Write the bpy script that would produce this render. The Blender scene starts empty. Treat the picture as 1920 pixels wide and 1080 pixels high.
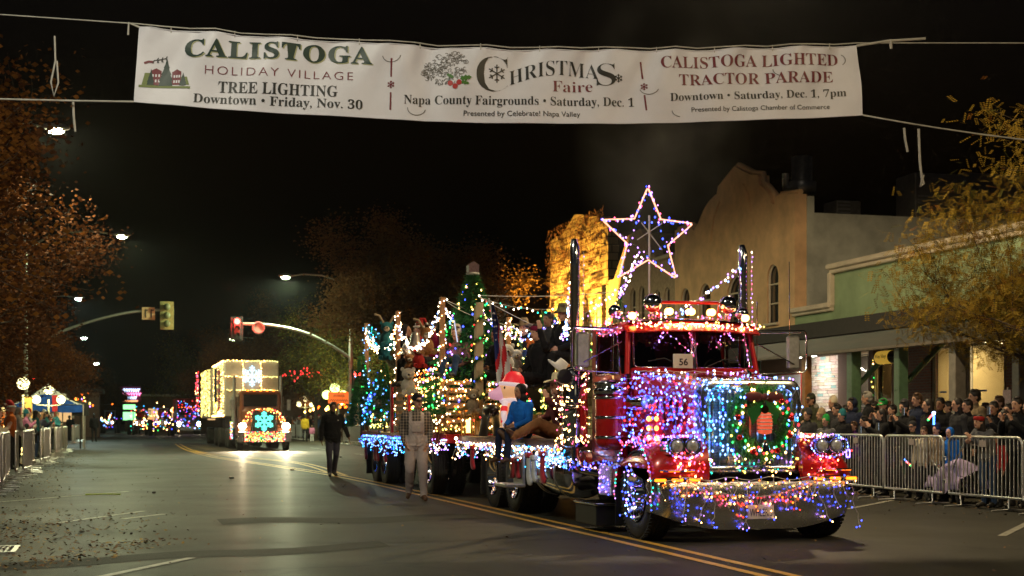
import bpy, bmesh, math, random
import numpy as np
from mathutils import Vector, Matrix
R = math.radians
PI = math.pi
rnd = random.Random(56)
scene = bpy.context.scene
C = scene.collection

# ---------------------------------------------------------------- camera
CAM_H = 1.33
YAW = math.atan(740 / 2667)
cam_d = bpy.data.cameras.new('camera')
cam_d.sensor_width = 36.0
cam_d.lens = 2667 / 1920 * 36
cam_d.shift_y = 250 / 1920
cam_d.clip_end = 2000
cam_d.dof.use_dof = True
cam_d.dof.focus_distance = 16.5
cam_d.dof.aperture_fstop = 3.2
cam = bpy.data.objects.new('camera', cam_d)
cam.location = (0, 0, CAM_H)
cam.rotation_euler = (PI / 2, 0, -YAW)
C.objects.link(cam)
scene.camera = cam

# ---------------------------------------------------------------- night sky, moonlight, exposure
world = bpy.data.worlds.new('World')
scene.world = world
world.use_nodes = True
wn = world.node_tree.nodes
wl = world.node_tree.links
sky = wn.new('ShaderNodeTexSky')
sky.sky_type = 'NISHITA'
sky.sun_disc = False
sky.sun_elevation = R(-4.0)
sky.sun_rotation = R(200)
bgn = wn['Background']
wl.new(sky.outputs['Color'], bgn.inputs['Color'])
bgn.inputs['Strength'].default_value = 0.15
sun_d = bpy.data.lights.new('moon', 'SUN')
sun_d.energy = 0.02
sun_d.angle = R(0.5)
sun_d.color = (1.0, 0.93, 0.82)
sun = bpy.data.objects.new('moon', sun_d)
sun.rotation_euler = (R(40), 0, R(-30))
C.objects.link(sun)
vs = scene.view_settings
vs.view_transform = 'Standard'
vs.look = 'None'
vs.exposure = 0.0
vs.gamma = 1.0
vs.use_curve_mapping = False
cy = scene.cycles
cy.use_denoising = True
cy.max_bounces = 6
cy.diffuse_bounces = 3
cy.glossy_bounces = 4
cy.transparent_max_bounces = 10
cy.sample_clamp_indirect = 3.0
cy.sample_clamp_direct = 0.0
cy.use_light_tree = True
cy.caustics_reflective = False
cy.caustics_refractive = False

# ---------------------------------------------------------------- helpers
def ray(x, y):
    u = (x - 960) / 2667; v = (790 - y) / 2667
    s, c = math.sin(YAW), math.cos(YAW)
    return (s + u * c, c - u * s, v)
def atY(x, y, Y):            # point of the plane Y seen at a photo pixel
    a = ray(x, y); k = Y / a[1]
    return Vector((a[0] * k, Y, CAM_H + a[2] * k))
def atX(x, y, X):
    a = ray(x, y); k = X / a[0]
    return Vector((X, a[1] * k, CAM_H + a[2] * k))
def atZ(x, y, z=0.0):
    a = ray(x, y); k = (CAM_H - z) / (-a[2])
    return Vector((a[0] * k, a[1] * k, z))

MATS = {}
def mat(name, col, rough=0.6, metal=0.0, var=0.0, nscale=8.0, bump=0.0, bscale=30.0, emit=None, es=0.0, coat=0.0, spec=0.5, col2=None, sheen=0.0, trans=0.0, coord='Object', stretch=None):
    if name in MATS: return MATS[name]
    m = bpy.data.materials.new(name)
    m.use_nodes = True
    n = m.node_tree.nodes; l = m.node_tree.links
    p = n['Principled BSDF']
    p.inputs['Base Color'].default_value = (*col, 1)
    p.inputs['Roughness'].default_value = rough
    p.inputs['Metallic'].default_value = metal
    p.inputs['Specular IOR Level'].default_value = spec
    if coat: p.inputs['Coat Weight'].default_value = coat; p.inputs['Coat Roughness'].default_value = 0.06
    if sheen: p.inputs['Sheen Weight'].default_value = sheen
    if trans: p.inputs['Transmission Weight'].default_value = trans
    if emit: p.inputs['Emission Color'].default_value = (*emit, 1); p.inputs['Emission Strength'].default_value = es
    tc = n.new('ShaderNodeTexCoord') if (var or bump) else None
    src = tc.outputs[coord] if tc else None
    if tc and stretch:
        mp = n.new('ShaderNodeMapping'); mp.inputs['Scale'].default_value = stretch
        l.new(src, mp.inputs['Vector']); src = mp.outputs['Vector']
    if var:
        t = n.new('ShaderNodeTexNoise'); t.inputs['Scale'].default_value = nscale; t.inputs['Detail'].default_value = 6
        t.inputs['Roughness'].default_value = 0.62
        l.new(src, t.inputs['Vector'])
        rp = n.new('ShaderNodeValToRGB')
        rp.color_ramp.elements[0].position = 0.32; rp.color_ramp.elements[1].position = 0.68
        c2 = col2 if col2 else tuple(min(1, c * (1 + var)) for c in col)
        c1 = tuple(c * (1 - var) for c in col)
        rp.color_ramp.elements[0].color = (*c1, 1); rp.color_ramp.elements[1].color = (*c2, 1)
        l.new(t.outputs['Fac'], rp.inputs['Fac']); l.new(rp.outputs['Color'], p.inputs['Base Color'])
        mr = n.new('ShaderNodeMapRange'); mr.inputs['To Min'].default_value = max(0.02, rough - 0.12 * min(1, var * 2)); mr.inputs['To Max'].default_value = min(1, rough + 0.12 * min(1, var * 2))
        l.new(t.outputs['Fac'], mr.inputs['Value']); l.new(mr.outputs['Result'], p.inputs['Roughness'])
    if bump:
        t2 = n.new('ShaderNodeTexNoise'); t2.inputs['Scale'].default_value = bscale; t2.inputs['Detail'].default_value = 5
        l.new(src, t2.inputs['Vector'])
        b = n.new('ShaderNodeBump'); b.inputs['Strength'].default_value = bump; b.inputs['Distance'].default_value = 0.02
        l.new(t2.outputs['Fac'], b.inputs['Height']); l.new(b.outputs['Normal'], p.inputs['Normal'])
    MATS[name] = m
    return m

def emis(name, col, s, sample=True):
    if name in MATS: return MATS[name]
    m = bpy.data.materials.new(name); m.use_nodes = True
    n = m.node_tree.nodes; l = m.node_tree.links
    n.remove(n['Principled BSDF'])
    e = n.new('ShaderNodeEmission'); e.inputs['Color'].default_value = (*col, 1); e.inputs['Strength'].default_value = s
    l.new(e.outputs['Emission'], n['Material Output'].inputs['Surface'])
    if not sample: m.cycles.emission_sampling = 'NONE'
    MATS[name] = m
    return m

def glassmat(name, tint=(0.6, 0.6, 0.6), rough=0.02):
    if name in MATS: return MATS[name]
    m = bpy.data.materials.new(name); m.use_nodes = True
    n = m.node_tree.nodes; l = m.node_tree.links
    n.remove(n['Principled BSDF'])
    tr = n.new('ShaderNodeBsdfTransparent'); tr.inputs['Color'].default_value = (*tint, 1)
    gl = n.new('ShaderNodeBsdfGlossy'); gl.inputs['Roughness'].default_value = rough
    lw = n.new('ShaderNodeLayerWeight'); lw.inputs['Blend'].default_value = .5; pw = n.new('ShaderNodeMath'); pw.operation = 'POWER'; pw.inputs[1].default_value = 5
    l.new(lw.outputs['Facing'], pw.inputs[0]); fr = n.new('ShaderNodeMath'); fr.operation = 'MULTIPLY_ADD'; fr.inputs[1].default_value = .5; fr.inputs[2].default_value = .035; l.new(pw.outputs[0], fr.inputs[0])
    mx = n.new('ShaderNodeMixShader')
    l.new(fr.outputs[0], mx.inputs['Fac']); l.new(tr.outputs['BSDF'], mx.inputs[1]); l.new(gl.outputs['BSDF'], mx.inputs[2])
    l.new(mx.outputs['Shader'], n['Material Output'].inputs['Surface'])
    MATS[name] = m
    return m

def tag(o, label=None, cat=None, group=None, kind=None):
    if label: o['label'] = label
    if cat: o['category'] = cat
    if group: o['group'] = group
    if kind: o['kind'] = kind
    return o
def thing(name, label, cat, loc=(0, 0, 0), rz=0.0, group=None):
    o = bpy.data.objects.new(name, None); o.empty_display_size = 0.2
    o.location = loc; o.rotation_euler = (0, 0, rz); C.objects.link(o)
    return tag(o, label, cat, group)

def frame_of(d):
    d = Vector(d).normalized()
    a = Vector((0, 0, 1)) if abs(d.z) < 0.9 else Vector((1, 0, 0))
    x = d.cross(a).normalized(); y = x.cross(d).normalized()
    return x, y, d

class MB:
    def __init__(s): s.v = []; s.f = []; s.m = []; s.sm = []
    def add(s, vs_, fs, mi=0, sm=False):
        b = len(s.v); s.v.extend([tuple(p) for p in vs_])
        for f in fs: s.f.append(tuple(b + i for i in f)); s.m.append(mi); s.sm.append(sm)
        return s
    def box(s, c, d, rz=0.0, mi=0, M=None):
        x, y, z = d[0] / 2, d[1] / 2, d[2] / 2
        vv = [Vector((i * x, j * y, k * z)) for k in (-1, 1) for j in (-1, 1) for i in (-1, 1)]
        if rz: q = Matrix.Rotation(rz, 3, 'Z'); vv = [q @ p for p in vv]
        if M is not None: vv = [M @ p for p in vv]
        cc = Vector(c); vv = [p + cc for p in vv]
        return s.add(vv, [(0, 2, 3, 1), (4, 5, 7, 6), (0, 1, 5, 4), (2, 6, 7, 3), (0, 4, 6, 2), (1, 3, 7, 5)], mi)
    def bbox(s, c, d, b=0.01, mi=0, rz=0.0, axis='z'):      # bevelled box
        x, y, z = d[0] / 2, d[1] / 2, d[2] / 2
        poly = [(x - b, -y), (x, -y + b), (x, y - b), (x - b, y), (-x + b, y), (-x, y - b), (-x, -y + b), (-x + b, -y)]
        pin = [(px * (x - b) / x, py * (y - b) / y) for px, py in poly]
        rings = [(-z, pin), (-z + b, poly), (z - b, poly), (z, pin)]
        q = Matrix.Rotation(rz, 3, 'Z'); cc = Vector(c); vv = []
        for zz, pl in rings:
            for px, py in pl: vv.append(q @ Vector((px, py, zz)) + cc)
        fs = []
        for r in range(3):
            for i in range(8): j = (i + 1) % 8; fs.append((r * 8 + i, r * 8 + j, r * 8 + 8 + j, r * 8 + 8 + i))
        fs.append(tuple(range(7, -1, -1))); fs.append(tuple(range(24, 32)))
        return s.add(vv, fs, mi)
    def cyl(s, p0, p1, r0, r1=None, n=12, mi=0, caps=True, sm=True):
        r1 = r0 if r1 is None else r1
        p0 = Vector(p0); p1 = Vector(p1); x, y, d = frame_of(p1 - p0)
        vv = []
        for p, r in ((p0, r0), (p1, r1)):
            for i in range(n): a = 2 * PI * i / n; vv.append(p + x * (r * math.cos(a)) + y * (r * math.sin(a)))
        s.add(vv, [(i, i + n, (i + 1) % n + n, (i + 1) % n) for i in range(n)], mi, sm)
        if caps:
            s.add(vv[:n], [tuple(range(n))], mi); s.add(vv[n:], [tuple(range(n - 1, -1, -1))], mi)
        return s
    def tube(s, pts, r, n=6, mi=0, caps=True, closed=False):
        pts = [Vector(p) for p in pts]; rr = r if isinstance(r, (list, tuple)) else [r] * len(pts)
        N = len(pts); vv = []; px = None
        for k in range(N):
            if closed: d = pts[(k + 1) % N] - pts[k - 1]
            else: d = pts[min(k + 1, N - 1)] - pts[max(k - 1, 0)]
            if d.length < 1e-9: d = Vector((0, 0, 1))
            d.normalize()
            if px is None: px, py, _ = frame_of(d)
            else:
                px = (px - d * px.dot(d));
                if px.length < 1e-6: px, py, _ = frame_of(d)
                px.normalize()
            py = d.cross(px)
            for i in range(n): a = 2 * PI * i / n; vv.append(pts[k] + px * (rr[k] * math.cos(a)) + py * (rr[k] * math.sin(a)))
        fs = []
        for k in range(N if closed else N - 1):
            k2 = (k + 1) % N
            for i in range(n): j = (i + 1) % n; fs.append((k * n + i, k * n + j, k2 * n + j, k2 * n + i))
        s.add(vv, fs, mi, True)
        if caps and not closed:
            s.add(vv[:n], [tuple(range(n - 1, -1, -1))], mi); s.add(vv[-n:], [tuple(range(n))], mi)
        return s
    def sph(s, c, r, nu=12, nv=8, mi=0, M=None):
        if not isinstance(r, (list, tuple)): r = (r, r, r)
        c = Vector(c); vv = [Vector((0, 0, -r[2]))]
        for j in range(1, nv):
            t = -PI / 2 + PI * j / nv
            for i in range(nu): a = 2 * PI * i / nu; vv.append(Vector((r[0] * math.cos(t) * math.cos(a), r[1] * math.cos(t) * math.sin(a), r[2] * math.sin(t))))
        vv.append(Vector((0, 0, r[2])))
        if M is not None: vv = [M @ p for p in vv]
        vv = [p + c for p in vv]; fs = []; T = len(vv) - 1
        for i in range(nu):
            j = (i + 1) % nu; fs.append((0, 1 + j, 1 + i)); b = 1 + (nv - 2) * nu; fs.append((T, b + i, b + j))
            for k in range(nv - 2): a = 1 + k * nu; fs.append((a + i, a + j, a + nu + j, a + nu + i))
        return s.add(vv, fs, mi, True)
    def lathe(s, prof, c=(0, 0, 0), axis=(0, 0, 1), n=24, mi=0, sm=True):
        x, y, d = frame_of(axis); c = Vector(c); vv = []
        for r, h in prof:
            for i in range(n): a = 2 * PI * i / n; vv.append(c + d * h + x * (r * math.cos(a)) + y * (r * math.sin(a)))
        fs = []
        for k in range(len(prof) - 1):
            for i in range(n): j = (i + 1) % n; fs.append((k * n + i, k * n + n + i, k * n + n + j, k * n + j))
        return s.add(vv, fs, mi, sm)
    def prism(s, poly, a0, a1, axis='y', mi=0, sm=False):      # polygon in the other two axes, extruded along axis
        def P(u, v, w): return {'x': (w, u, v), 'y': (u, w, v), 'z': (u, v, w)}[axis]
        n = len(poly); vv = [P(u, v, a0) for u, v in poly] + [P(u, v, a1) for u, v in poly]
        s.add(vv, [(i, (i + 1) % n, (i + 1) % n + n, i + n) for i in range(n)], mi, sm)
        s.add(vv[:n], [tuple(range(n - 1, -1, -1))], mi); s.add(vv[n:], [tuple(range(n))], mi)
        return s
    def loft(s, rings, mi=0, caps=True, sm=True, closed=True):
        n = len(rings[0]); vv = [p for r in rings for p in r]; fs = []
        for k in range(len(rings) - 1):
            for i in range(n if closed else n - 1): j = (i + 1) % n; fs.append((k * n + i, k * n + j, k * n + n + j, k * n + n + i))
        s.add(vv, fs, mi, sm)
        if caps: s.add(rings[0], [tuple(range(n - 1, -1, -1))], mi); s.add(rings[-1], [tuple(range(n))], mi)
        return s
    def grid(s, fn, nu, nv, mi=0, sm=True):
        vv = [fn(i / nu, j / nv) for j in range(nv + 1) for i in range(nu + 1)]
        return s.add(vv, [(j * (nu + 1) + i, j * (nu + 1) + i + 1, (j + 1) * (nu + 1) + i + 1, (j + 1) * (nu + 1) + i) for j in range(nv) for i in range(nu)], mi, sm)
    def octa(s, p, r, mi=0):
        x, y, z = p
        return s.add([(x + r, y, z), (x - r, y, z), (x, y + r, z), (x, y - r, z), (x, y, z + r * 1.25), (x, y, z - r * 1.25)],
                     [(0, 2, 4), (2, 1, 4), (1, 3, 4), (3, 0, 4), (2, 0, 5), (1, 2, 5), (3, 1, 5), (0, 3, 5)], mi)
    def mesh(s, name, mats, off=None):
        me = bpy.data.meshes.new(name)
        v = s.v
        if off is not None: v = [(a - off[0], b - off[1], c - off[2]) for a, b, c in s.v]
        me.from_pydata(v, [], s.f)
        for m in (mats if isinstance(mats, (list, tuple)) else [mats]): me.materials.append(m)
        me.polygons.foreach_set('material_index', s.m); me.polygons.foreach_set('use_smooth', s.sm)
        me.update()
        return me
    def build(s, name, mats, parent=None, flat=False):
        if parent is not None: off = tuple(parent.get('_w', (0, 0, 0)))
        else:
            a = np.array(s.v); off = ((a[:, 0].min() + a[:, 0].max()) / 2, (a[:, 1].min() + a[:, 1].max()) / 2, a[:, 2].min())
        me = s.mesh(name, mats, off)
        o = bpy.data.objects.new(name, me); C.objects.link(o)
        if parent is not None:
            o.parent = parent
            if '_w' in parent: o['_w'] = off
        else: o.location = off
        return o
def part(name, mb, m, parent, label=None):
    o = mb.build(name, m, parent)
    if label: o['label'] = label
    return o
# a thing whose parts are written in world coordinates: the parts' vertices are stored relative to its base
def wthing(name, label, cat, loc, group=None):
    o = thing(name, label, cat, loc, 0, group); o['_w'] = tuple(loc); return o
def mb(): return MB()
def solo(name, m_, mats, label, cat, group=None):
    return tag(m_.build(name, mats), label, cat, group)
def struct(name, m_, mats): return tag(m_.build(name, mats), kind='structure')

def dup(root, loc=None, rz=None, label=None, group=None, scale=None, swap=None):
    def cp(o, par):
        c = o.copy(); C.objects.link(c)
        if par is not None: c.parent = par
        for ch in o.children: cp(ch, c)
        return c
    r = cp(root, None)
    if loc is not None: r.location = loc
    if rz is not None: r.rotation_euler[2] = rz
    if scale: r.scale = (scale, scale, scale)
    if label: r['label'] = label
    if group: r['group'] = group
    return r

def realize(o, mods):
    dg = bpy.context.evaluated_depsgraph_get()
    me = bpy.data.meshes.new_from_object(o.evaluated_get(dg))
    return me
def text_data(s_, size=1.0, bold_serif=False, extrude=0.0, offset=0.0, align='CENTER', spacing=1.0, res=3):
    if bold_serif:
        q = ''
        for ch in s_:
            if 'A' <= ch <= 'Z': q += chr(0x1D400 + ord(ch) - 65)
            elif 'a' <= ch <= 'z': q += chr(0x1D41A + ord(ch) - 97)
            elif '0' <= ch <= '9': q += chr(0x1D7CE + ord(ch) - 48)
            else: q += ch
        s_ = q
    cu = bpy.data.curves.new('lettering', 'FONT'); cu.body = s_; cu.size = size; cu.align_x = align; cu.extrude = extrude; cu.offset = offset
    cu.space_character = spacing; cu.resolution_u = res
    o = bpy.data.objects.new('lettering', cu); C.objects.link(o)
    bpy.context.view_layer.update()
    me = realize(o, None)
    vv = [tuple(v.co) for v in me.vertices]; fs = [tuple(p.vertices) for p in me.polygons]
    bpy.data.objects.remove(o); bpy.data.curves.remove(cu); bpy.data.meshes.remove(me)
    return vv, fs
def fit(vv, w=None, h=None):       # scale to width and centre
    xs = [p[0] for p in vv]; ys = [p[1] for p in vv]
    cx = (min(xs) + max(xs)) / 2; cyy = (min(ys) + max(ys)) / 2
    kx = (w / (max(xs) - min(xs))) if w else 1; ky = (h / (max(ys) - min(ys))) if h else kx
    return [((p[0] - cx) * kx, (p[1] - cyy) * ky, p[2]) for p in vv]

# ---------------------------------------------------------------- shared materials
asph = None
chrome = mat('chrome', (0.82, 0.82, 0.83), 0.1, 1.0, var=0.08, nscale=5)
chrome2 = mat('aged_chrome', (0.78, 0.78, 0.76), 0.27, 1.0, var=0.1, nscale=6)
steel = mat('galvanised_steel', (0.62, 0.62, 0.6), 0.38, 0.85, var=0.15, nscale=20)
dull = mat('dull_metal', (0.34, 0.34, 0.33), 0.5, 0.7, var=0.2, nscale=12)
redp = mat('red_truck_paint', (0.52, 0.012, 0.01), 0.28, 0.1, var=0.12, nscale=3, coat=1.0)
blackp = mat('black_plastic', (0.012, 0.012, 0.012), 0.5, var=0.2)
rubber = mat('tyre_rubber', (0.02, 0.019, 0.018), 0.78, var=0.3, nscale=9, bump=0.35, bscale=60)
wood = mat('deck_wood', (0.17, 0.085, 0.038), 0.7, var=0.35, nscale=5, bump=0.3, bscale=20, stretch=(1, 1, 6))
polew = mat('pole_wood', (0.42, 0.2, 0.075), 0.6, var=0.3, nscale=5, bump=0.3, bscale=16)
pallet_w = mat('pallet_wood', (0.33, 0.2, 0.1), 0.75, var=0.35, nscale=7, bump=0.3)
glass = glassmat('window_glass', (0.45, 0.45, 0.45))
wire_m = mat('cable_plastic', (0.66, 0.62, 0.55), 0.5, var=0.1)
wire_g = mat('green_cable', (0.02, 0.07, 0.03), 0.5, var=0.1)
evergreen = mat('evergreen_needles', (0.05, 0.22, 0.06), 0.7, var=0.45, nscale=14)
teal_g = mat('teal_tinsel', (0.02, 0.34, 0.24), 0.45, var=0.4, nscale=20)
WARM = emis('bulb_warm_white', (1.0, 0.50, 0.15), 20)
WHITE = emis('bulb_soft_white', (1.0, 0.74, 0.48), 18)
COOL = emis('bulb_cool_white', (0.18, 0.38, 1.0), 8)
VIO = emis('bulb_violet_white', (0.50, 0.22, 1.0), 6)
BLUE = emis('bulb_blue', (0.04, 0.07, 1.0), 8)
CYAN = emis('bulb_cyan', (0.03, 0.45, 1.0), 5)
TEAL = emis('bulb_teal', (0.03, 0.9, 0.6), 4)
REDB = emis('bulb_red', (1.0, 0.03, 0.03), 5)
PINK = emis('bulb_pink', (1.0, 0.10, 0.24), 5)
GREENB = emis('bulb_green', (0.04, 0.9, 0.14), 4)
AMBER = emis('bulb_amber', (1.0, 0.15, 0.01), 7)
GOLD = emis('bulb_gold', (1.0, 0.66, 0.10), 9)
YELG = emis('bulb_yellow_green', (1.0, 0.86, 0.25), 5)
P_WARM = [WARM, WARM, WHITE]
P_COOL = [COOL, VIO, BLUE, COOL]
P_MULTI = [REDB, GREENB, BLUE, AMBER, PINK, CYAN]
P_PINK = [PINK, WARM, REDB, VIO, PINK]
P_BLUE = [COOL, BLUE, CYAN, COOL]

def bulbs(pts, pal, r=0.013, parent=None, jit=0.0, name='bulb', rs=1):
    m_ = MB(); q = random.Random(rs * 7 + len(pts))
    for p in pts:
        p = Vector(p)
        if jit: p = p + Vector((q.uniform(-jit, jit), q.uniform(-jit, jit), q.uniform(-jit, jit)))
        m_.octa(p, r * q.uniform(0.75, 1.2), q.randrange(len(pal)))
    o = m_.build(name, pal, parent); o['kind'] = 'stuff'
    return o
def resample(pts, step):
    pts = [Vector(p) for p in pts]; out = [pts[0]]; acc = 0
    for a, b in zip(pts, pts[1:]):
        L = (b - a).length
        if L < 1e-9: continue
        t = step - acc
        while t <= L: out.append(a + (b - a) * (t / L)); t += step
        acc = (L - (t - step))
    return out
def sag(a, b, d, n=14):
    a = Vector(a); b = Vector(b)
    return [a.lerp(b, i / n) - Vector((0, 0, d * 4 * (i / n) * (1 - i / n))) for i in range(n + 1)]
STRINGS = []
def string(label, pts, step=0.1, pal=P_WARM, r=0.013, jit=0.02, wr=0.004, wm=None, group=None, cat='string lights', parent=None, name='string_lights'):
    pts = [Vector(p) for p in pts]
    if parent is None:
        base = (pts[0].x, pts[0].y, min(p.z for p in pts))
        t = wthing(name, label, cat, base, group)
    else: t = parent
    m_ = MB().tube(pts, wr, 4); part('wire', m_, wm or wire_m, t)
    q = random.Random(len(STRINGS)); STRINGS.append(t)
    bp = [p + Vector((q.uniform(-jit, jit), q.uniform(-jit, jit), q.uniform(-jit, jit) - jit * 0.4)) for p in resample(pts, step)]
    bulbs(bp, pal, r, t)
    return t
def icicles(label, top, step=0.09, drop=(0.1, 0.4), pal=P_COOL, r=0.012, group=None, seed=1, wm=None, out=Vector((0, 0, 0)), topal=None, name='icicle_lights', jx=0.05):
    q = random.Random(seed); top = [Vector(p) for p in top]
    t = wthing(name, label, 'string lights', (top[0].x, top[0].y, min(p.z for p in top) - drop[1]), group)
    m_ = MB().tube(top, 0.004, 4); bp = []; 
    for p in resample(top, step):
        L = q.uniform(*drop); k = max(2, int(L / 0.07)); cur = Vector(p); path = [cur.copy()]
        bp.append(p + Vector((q.uniform(-.02, .02), q.uniform(-.02, .02), q.uniform(-.02, .02))))
        for i in range(k):
            cur = cur + Vector((q.uniform(-jx, jx), q.uniform(-jx * .5, jx * .3), -L / k * q.uniform(0.7, 1.1))); path.append(cur.copy())
            if q.random() < 0.75:
                e = cur + Vector((q.choice((-1, 1)) * q.uniform(.02, .045), q.uniform(-.02, .0), -q.uniform(.0, .03)))
                m_.tube([cur, e], 0.0025, 3, caps=False); bp.append(e)
        m_.tube(path, 0.0045, 3, caps=False); bp.append(cur)
    part('wire', m_, wm or wire_m, t)['kind'] = 'stuff'
    bulbs(bp, pal, r, t, rs=seed)
    return t
def net(label, pts, pal, r=0.012, link=0.16, group=None, seed=1, name='string_lights'):
    pts = [Vector(p) for p in pts]
    t = wthing(name, label, 'string lights', (pts[0].x, pts[0].y, min(p.z for p in pts)), group)
    m_ = MB()
    arr = np.array([tuple(p) for p in pts]); used = np.zeros(len(pts), bool); i = 0; used[0] = True
    for _ in range(len(pts) - 1):
        d = np.linalg.norm(arr - arr[i], axis=1); d[used] = 1e9; j = int(d.argmin())
        if d[j] < link * 2: m_.tube([pts[i], pts[j]], 0.0022, 3, caps=False)
        used[j] = True; i = j
    if not m_.v: m_.tube([pts[0], pts[1]], .002, 3)
    part('wire', m_, wire_m, t)['kind'] = 'stuff'
    bulbs(pts, pal, r, t, rs=seed)
    return t

# ================================================================ ROAD AND GROUND
def road_material():
    m = mat('asphalt', (0.05, 0.048, 0.046), 0.5, spec=0.22, coat=.03); m.node_tree.nodes['Principled BSDF'].inputs['Coat Roughness'].default_value = .3
    n = m.node_tree.nodes; l = m.node_tree.links; p = n['Principled BSDF']
    tc = n.new('ShaderNodeTexCoord')
    def noise(sc, det=5, st=None, dist=0.0):
        t = n.new('ShaderNodeTexNoise'); t.inputs['Scale'].default_value = sc; t.inputs['Detail'].default_value = det; t.inputs['Distortion'].default_value = dist
        if st:
            mp = n.new('ShaderNodeMapping'); mp.inputs['Scale'].default_value = st
            l.new(tc.outputs['Object'], mp.inputs['Vector']); l.new(mp.outputs['Vector'], t.inputs['Vector'])
        else: l.new(tc.outputs['Object'], t.inputs['Vector'])
        return t
    def ramp(src, a, b, ca, cb):
        r = n.new('ShaderNodeValToRGB'); r.color_ramp.elements[0].position = a; r.color_ramp.elements[1].position = b
        r.color_ramp.elements[0].color = (*ca, 1); r.color_ramp.elements[1].color = (*cb, 1); l.new(src, r.inputs['Fac']); return r
    def mix(kind, f, a, b):
        x = n.new('ShaderNodeMix'); x.data_type = 'RGBA'; x.blend_type = kind
        if isinstance(f, float): x.inputs['Factor'].default_value = f
        else: l.new(f, x.inputs['Factor'])
        l.new(a, x.inputs[6]); l.new(b, x.inputs[7]); return x
    big = ramp(noise(0.35, 4).outputs['Fac'], 0.3, 0.7, (0.016, 0.0155, 0.011), (0.038, 0.0355, 0.025))
    lane = ramp(noise(0.5, 4, (2.2, 0.12, 1)).outputs['Fac'], 0.35, 0.65, (0.55, 0.55, 0.55), (1.15, 1.15, 1.15))
    fine = ramp(noise(60, 4).outputs['Fac'], 0.3, 0.7, (0.45, 0.45, 0.45), (1.6, 1.6, 1.6))
    a = mix('MULTIPLY', 0.8, big.outputs['Color'], lane.outputs['Color'])
    b = mix('MULTIPLY', 0.8, a.outputs[2], fine.outputs['Color'])
    # crack network: thin dark lines
    vo = n.new('ShaderNodeTexVoronoi'); vo.feature = 'DISTANCE_TO_EDGE'; vo.inputs['Scale'].default_value = 0.16
    mp = n.new('ShaderNodeMapping'); mp.inputs['Scale'].default_value = (1.0, 0.8, 1)
    wob = noise(1.6, 5); add = n.new('ShaderNodeMix'); add.data_type = 'RGBA'; add.blend_type = 'LINEAR_LIGHT'; add.inputs['Factor'].default_value = 0.5
    l.new(tc.outputs['Object'], add.inputs[6]); l.new(wob.outputs['Color'], add.inputs[7])
    l.new(add.outputs[2], mp.inputs['Vector']); l.new(mp.outputs['Vector'], vo.inputs['Vector'])
    cr = ramp(vo.outputs['Distance'], 0.002, 0.006, (0.15, 0.15, 0.15), (1, 1, 1))
    cmix = mix('MULTIPLY', 0.8, b.outputs[2], cr.outputs['Color'])
    # oil stains
    oil = ramp(noise(1.1, 3, None, 0.4).outputs['Fac'], 0.62, 0.74, (1, 1, 1), (0.55, 0.53, 0.5))
    d = mix('MULTIPLY', 0.7, cmix.outputs[2], oil.outputs['Color'])
    l.new(d.outputs[2], p.inputs['Base Color'])
    rr = n.new('ShaderNodeMapRange'); rr.inputs['To Min'].default_value = 0.5; rr.inputs['To Max'].default_value = 0.78
    l.new(noise(0.6, 5).outputs['Fac'], rr.inputs['Value']); l.new(rr.outputs['Result'], p.inputs['Roughness'])
    bp = n.new('ShaderNodeBump'); bp.inputs['Strength'].default_value = 0.55; bp.inputs['Distance'].default_value = 0.012
    l.new(noise(70, 4).outputs['Fac'], bp.inputs['Height']); l.new(bp.outputs['Normal'], p.inputs['Normal'])
    return m
asphalt = road_material()
concrete = mat('pavement_concrete', (0.2, 0.19, 0.17), 0.8, var=0.25, nscale=3, bump=0.3, bscale=50)
earth = mat('dark_earth', (0.03, 0.027, 0.02), 0.9, var=0.3, nscale=0.5)
yellow = mat('yellow_road_paint', (0.55, 0.30, 0.035), 0.5, var=0.35, nscale=14)
whitep = mat('worn_white_road_paint', (0.26, 0.25, 0.2), 0.6, var=0.65, nscale=10)
m_ = MB().grid(lambda u, v: (-400 + 800 * u, -60 + 900 * v, -0.16), 8, 8); struct('ground', m_, earth)
# crowned carriageway: a few centimetres lower in the gutters
def crown(x): return -0.02 * ((x - 5.3) / 10) ** 2
m_ = MB().grid(lambda u, v: (-5 + 20.6 * u, -20 + 360 * v, crown(-5 + 20.6 * u)), 20, 24, sm=True); struct('road', m_, asphalt)
m_ = MB().grid(lambda u, v: ((-90 if u < .5 else 15.6) + (85 if u < .5 else 84.4) * ((u * 2) % 1 if u < 1 else 1), 88 + 14 * v, -0.021), 9, 2)
m_ = MB().box((-47.6, 95.5, -0.07), (85, 13, 0.1)).box((58.2, 95.5, -0.07), (85, 13, 0.1)); struct('side_street', m_, asphalt)
for x0, x1, nm in ((-9.5, -5, 'pavement'), (15.6, 19.5, 'pavement')):
    m_ = MB()
    for y0, y1 in ((-20, 88), (103, 330)):
        m_.box(((x0 + x1) / 2, (y0 + y1) / 2, 0.03), (x1 - x0 - .32, y1 - y0, 0.2))
    struct(nm, m_, concrete)
    m_ = MB(); kx = -5.08 if x0 < 0 else 15.68
    for y0, y1 in ((-20, 88), (103, 330)): m_.bbox((kx, (y0 + y1) / 2, 0.02), (0.15, y1 - y0, 0.24), 0.02)
    struct('kerb', m_, concrete)
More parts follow.
